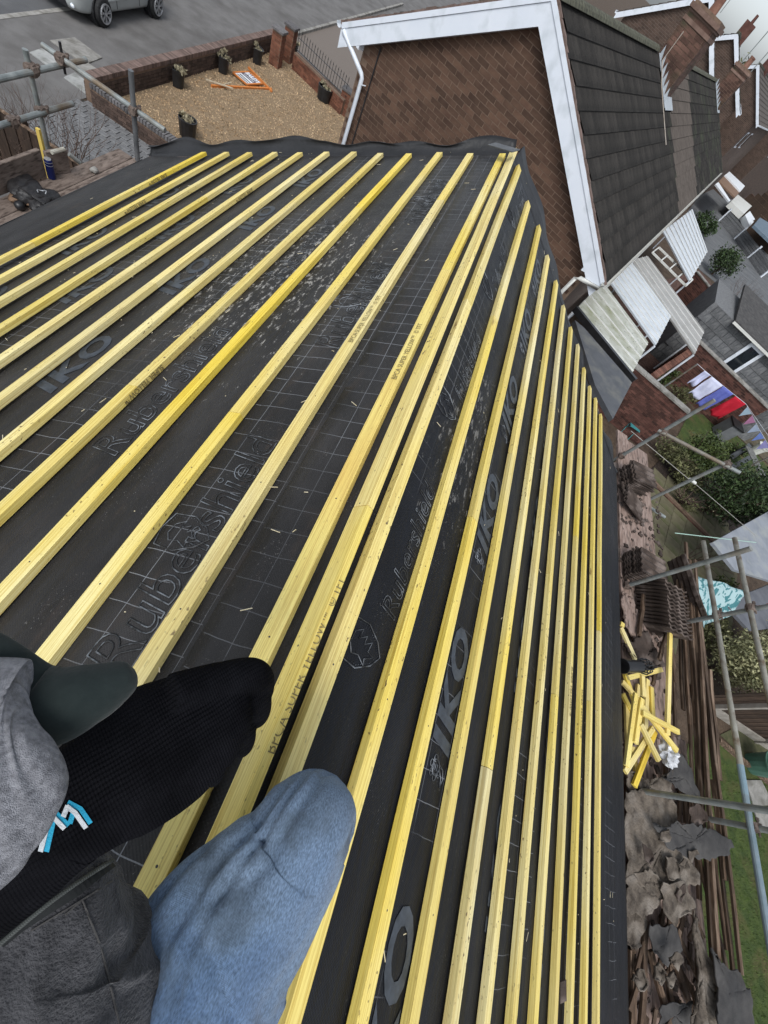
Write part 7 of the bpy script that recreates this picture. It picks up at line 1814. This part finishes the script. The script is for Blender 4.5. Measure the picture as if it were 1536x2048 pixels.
# remeshing drops the UVs, so the ribs follow the back of the hand through object space
n = KNIT.node_tree; nd = n.nodes; hd = (pD(480, 1400, .44) - pD(130, 1625, .345)).normalized(); ac = hd.cross(ray(300, 1500).normalized()).normalized()
tc = nd.new('ShaderNodeTexCoord'); 
def dotv(v, k):
    x = nd.new('ShaderNodeVectorMath'); x.operation = 'DOT_PRODUCT'; x.inputs[1].default_value = v * k; n.links.new(tc.outputs['Object'], x.inputs[0]); return x.outputs['Value']
def ma(op, a, c=None):
    x = nd.new('ShaderNodeMath'); x.operation = op
    for i, q in enumerate((a, c)):
        if q is None: continue
        if isinstance(q, (int, float)): x.inputs[i].default_value = q
        else: n.links.new(q, x.inputs[i])
    return x.outputs[0]
wz = nd.new('ShaderNodeTexNoise'); wz.inputs['Scale'].default_value = 18; n.links.new(tc.outputs['Object'], wz.inputs[0])
r1 = ma('SINE', ma('ADD', dotv(ac, 2 * math.pi / 0.0042), ma('MULTIPLY', wz.outputs['Fac'], 9.0))); r2 = ma('SINE', dotv(hd, 2 * math.pi / 0.0024))
bpn = [x for x in nd if x.type == 'BUMP'][-1]; hh = ma('ADD', ma('MULTIPLY', r1, .6), ma('MULTIPLY', r2, .3)); n.links.new(hh, bpn.inputs['Height']); bpn.inputs['Distance'].default_value = .0009; nd['Principled BSDF'].inputs['Sheen Weight'].default_value = 0; nd['Principled BSDF'].inputs['Specular IOR Level'].default_value = .05
loft('glove_thumb', [(-160, 1270, .27, .020, .012), (-60, 1330, .275, .024, .013), (40, 1405, .285, .028, .015), (110, 1412, .29, .027, .018), (180, 1388, .30, .022, .019), (232, 1364, .31, .0165, .015), (262, 1350, .316, .011, .010), (272, 1345, .318, .003, .003)], GRN, person, wr=lambda l, a, f: .0012 * noise.noise(Vector((l * 30, a, 3))))
loft('sleeve_cuff', [(-420, 1610, .225, .070, .045), (-200, 1575, .235, .069, .034), (-70, 1552, .243, .068, .026), (0, 1545, .248, .064, .022), (42, 1533, .250, .050, .018), (72, 1520, .252, .036, .015), (92, 1508, .253, .022, .011), (106, 1498, .254, .005, .004)], MARL, person, wr=lambda l, a, f: .0012 * noise.noise(Vector((l * 18, math.cos(a) * 2, math.sin(a) * 2))))
def wr_j(l, a, f): return 0.012 * (fold(noise.noise(Vector((l * 5 + math.cos(a) * 1.8, math.sin(a) * 2.2, 5))), 3) - .5) * min(1, f * 6) + .002 * noise.noise(Vector((l * 30, a * 5, 2)))
jk = loft('fleece_jacket', [(206, 1690, .445, .006, .006), (190, 1705, .44, .036, .030), (150, 1745, .43, .078, .06), (90, 1815, .42, .108, .085), (40, 1920, .41, .130, .105), (0, 2070, .395, .148, .12), (-40, 2300, .38, .165, .14), (-90, 2700, .37, .18, .16)], FLC, wr=wr_j)
loft('glove_cuff', [(-60, 1790, .33, .042, .034), (40, 1715, .335, .042, .033), (100, 1665, .34, .041, .032), (150, 1630, .345, .040, .031)], KNIT, person, steps=30)
bpy.context.view_layer.update()
def bvh(o):
    d = bpy.context.evaluated_depsgraph_get(); e = o.evaluated_get(d); me = e.to_mesh(); mw_ = o.matrix_world
    t = BVHTree.FromPolygons([mw_ @ v.co for v in me.vertices], [tuple(p.vertices) for p in me.polygons]); e.to_mesh_clear(); return t
def hit(trees, x, y, off):
    d = ray(x, y).normalized(); best = None
    for t in trees:
        h = t.ray_cast(EYE, d)
        if h[0] is not None and (best is None or h[3] < best): best = h[3]
    return None if best is None else EYE + d * (best - off)
TG = [bvh(glove), bvh(bpy.data.objects['glove_cuff'])]
def band(name, pts, wpx, mt, trees, off, parent):
    m = MB(); L_ = []; Rr = []
    P = []
    for i in range(len(pts) - 1):
        for k in range(6): P.append((lerp(pts[i][0], pts[i + 1][0], k / 6), lerp(pts[i][1], pts[i + 1][1], k / 6)))
    P.append(pts[-1])
    for i, p in enumerate(P):
        q = P[min(i + 1, len(P) - 1)]; r = P[max(i - 1, 0)]; dx, dy = q[0] - r[0], q[1] - r[1]; l = math.hypot(dx, dy) or 1; nx, ny = -dy / l * wpx / 2, dx / l * wpx / 2
        a, b_ = hit(trees, p[0] + nx, p[1] + ny, off), hit(trees, p[0] - nx, p[1] - ny, off)
        if a is None or b_ is None: continue
        L_.append(a); Rr.append(b_)
    n = len(L_); m.v = L_ + Rr; m.f = [[i, i + 1, n + i + 1, n + i] for i in range(n - 1)]
    if n > 1:
        o = m.build(name, mt, parent); s = o.modifiers.new('t', 'SOLIDIFY'); s.thickness = .0008; return o
LW = fabric('white_stitching', (0.45, 0.48, 0.50), (0.6, 0.62, 0.64), 90, .6); LC = fabric('cyan_stitching', (0.02, 0.26, 0.42), (0.03, 0.33, 0.5), 90, .6)
z_ = lambda pts: [(x / 3.725, 1250 + y / 3.725) for x, y in pts]
for pts in ([(345, 1690), (405, 1420)], [(385, 1370), (510, 1495)], [(520, 1480), (545, 1400)], [(505, 1320), (600, 1370), (675, 1480)]): band('logo_shade', z_(pts), 10, LC, TG, .0010, glove)
for pts in ([(300, 1690), (370, 1410)], [(365, 1400), (480, 1520)], [(470, 1430), (505, 1345)], [(495, 1350), (560, 1400), (640, 1515)]): band('logo_stroke', z_(pts), 10, LW, TG, .0020, glove)
TJ = [bvh(jk)]
band('zip_tape', [(0, 1888), (40, 1855), (90, 1822), (150, 1785), (205, 1740), (246, 1708)], 20, mat('zip_tape', (0.012, 0.013, 0.014), (0.02, 0.022, 0.022), .9, 50), TJ, .003, jk)
m = MB()
for k in range(60):
    f = k / 59; x = lerp(0, 246, f); y = 1888 + (-180) * f - 10 * math.sin(f * math.pi); p = hit(TJ, x, y, .0055)
    if p is not None: m.ball(p, .0026, .0020, .002, 6, 4)
m.build('zip_teeth', mat('zip_teeth', (0.06, 0.065, 0.06), None, .5, 5), jk)
band('seam', [(130, 1830), (165, 1800), (205, 1900), (240, 2048)], 3, FELTG, TJ, .0015, jk); band('seam', [(62, 1862), (140, 1815), (252, 1745)], 3, FELTG, TJ, .0015, jk)
TL_ = [bvh(leg)]
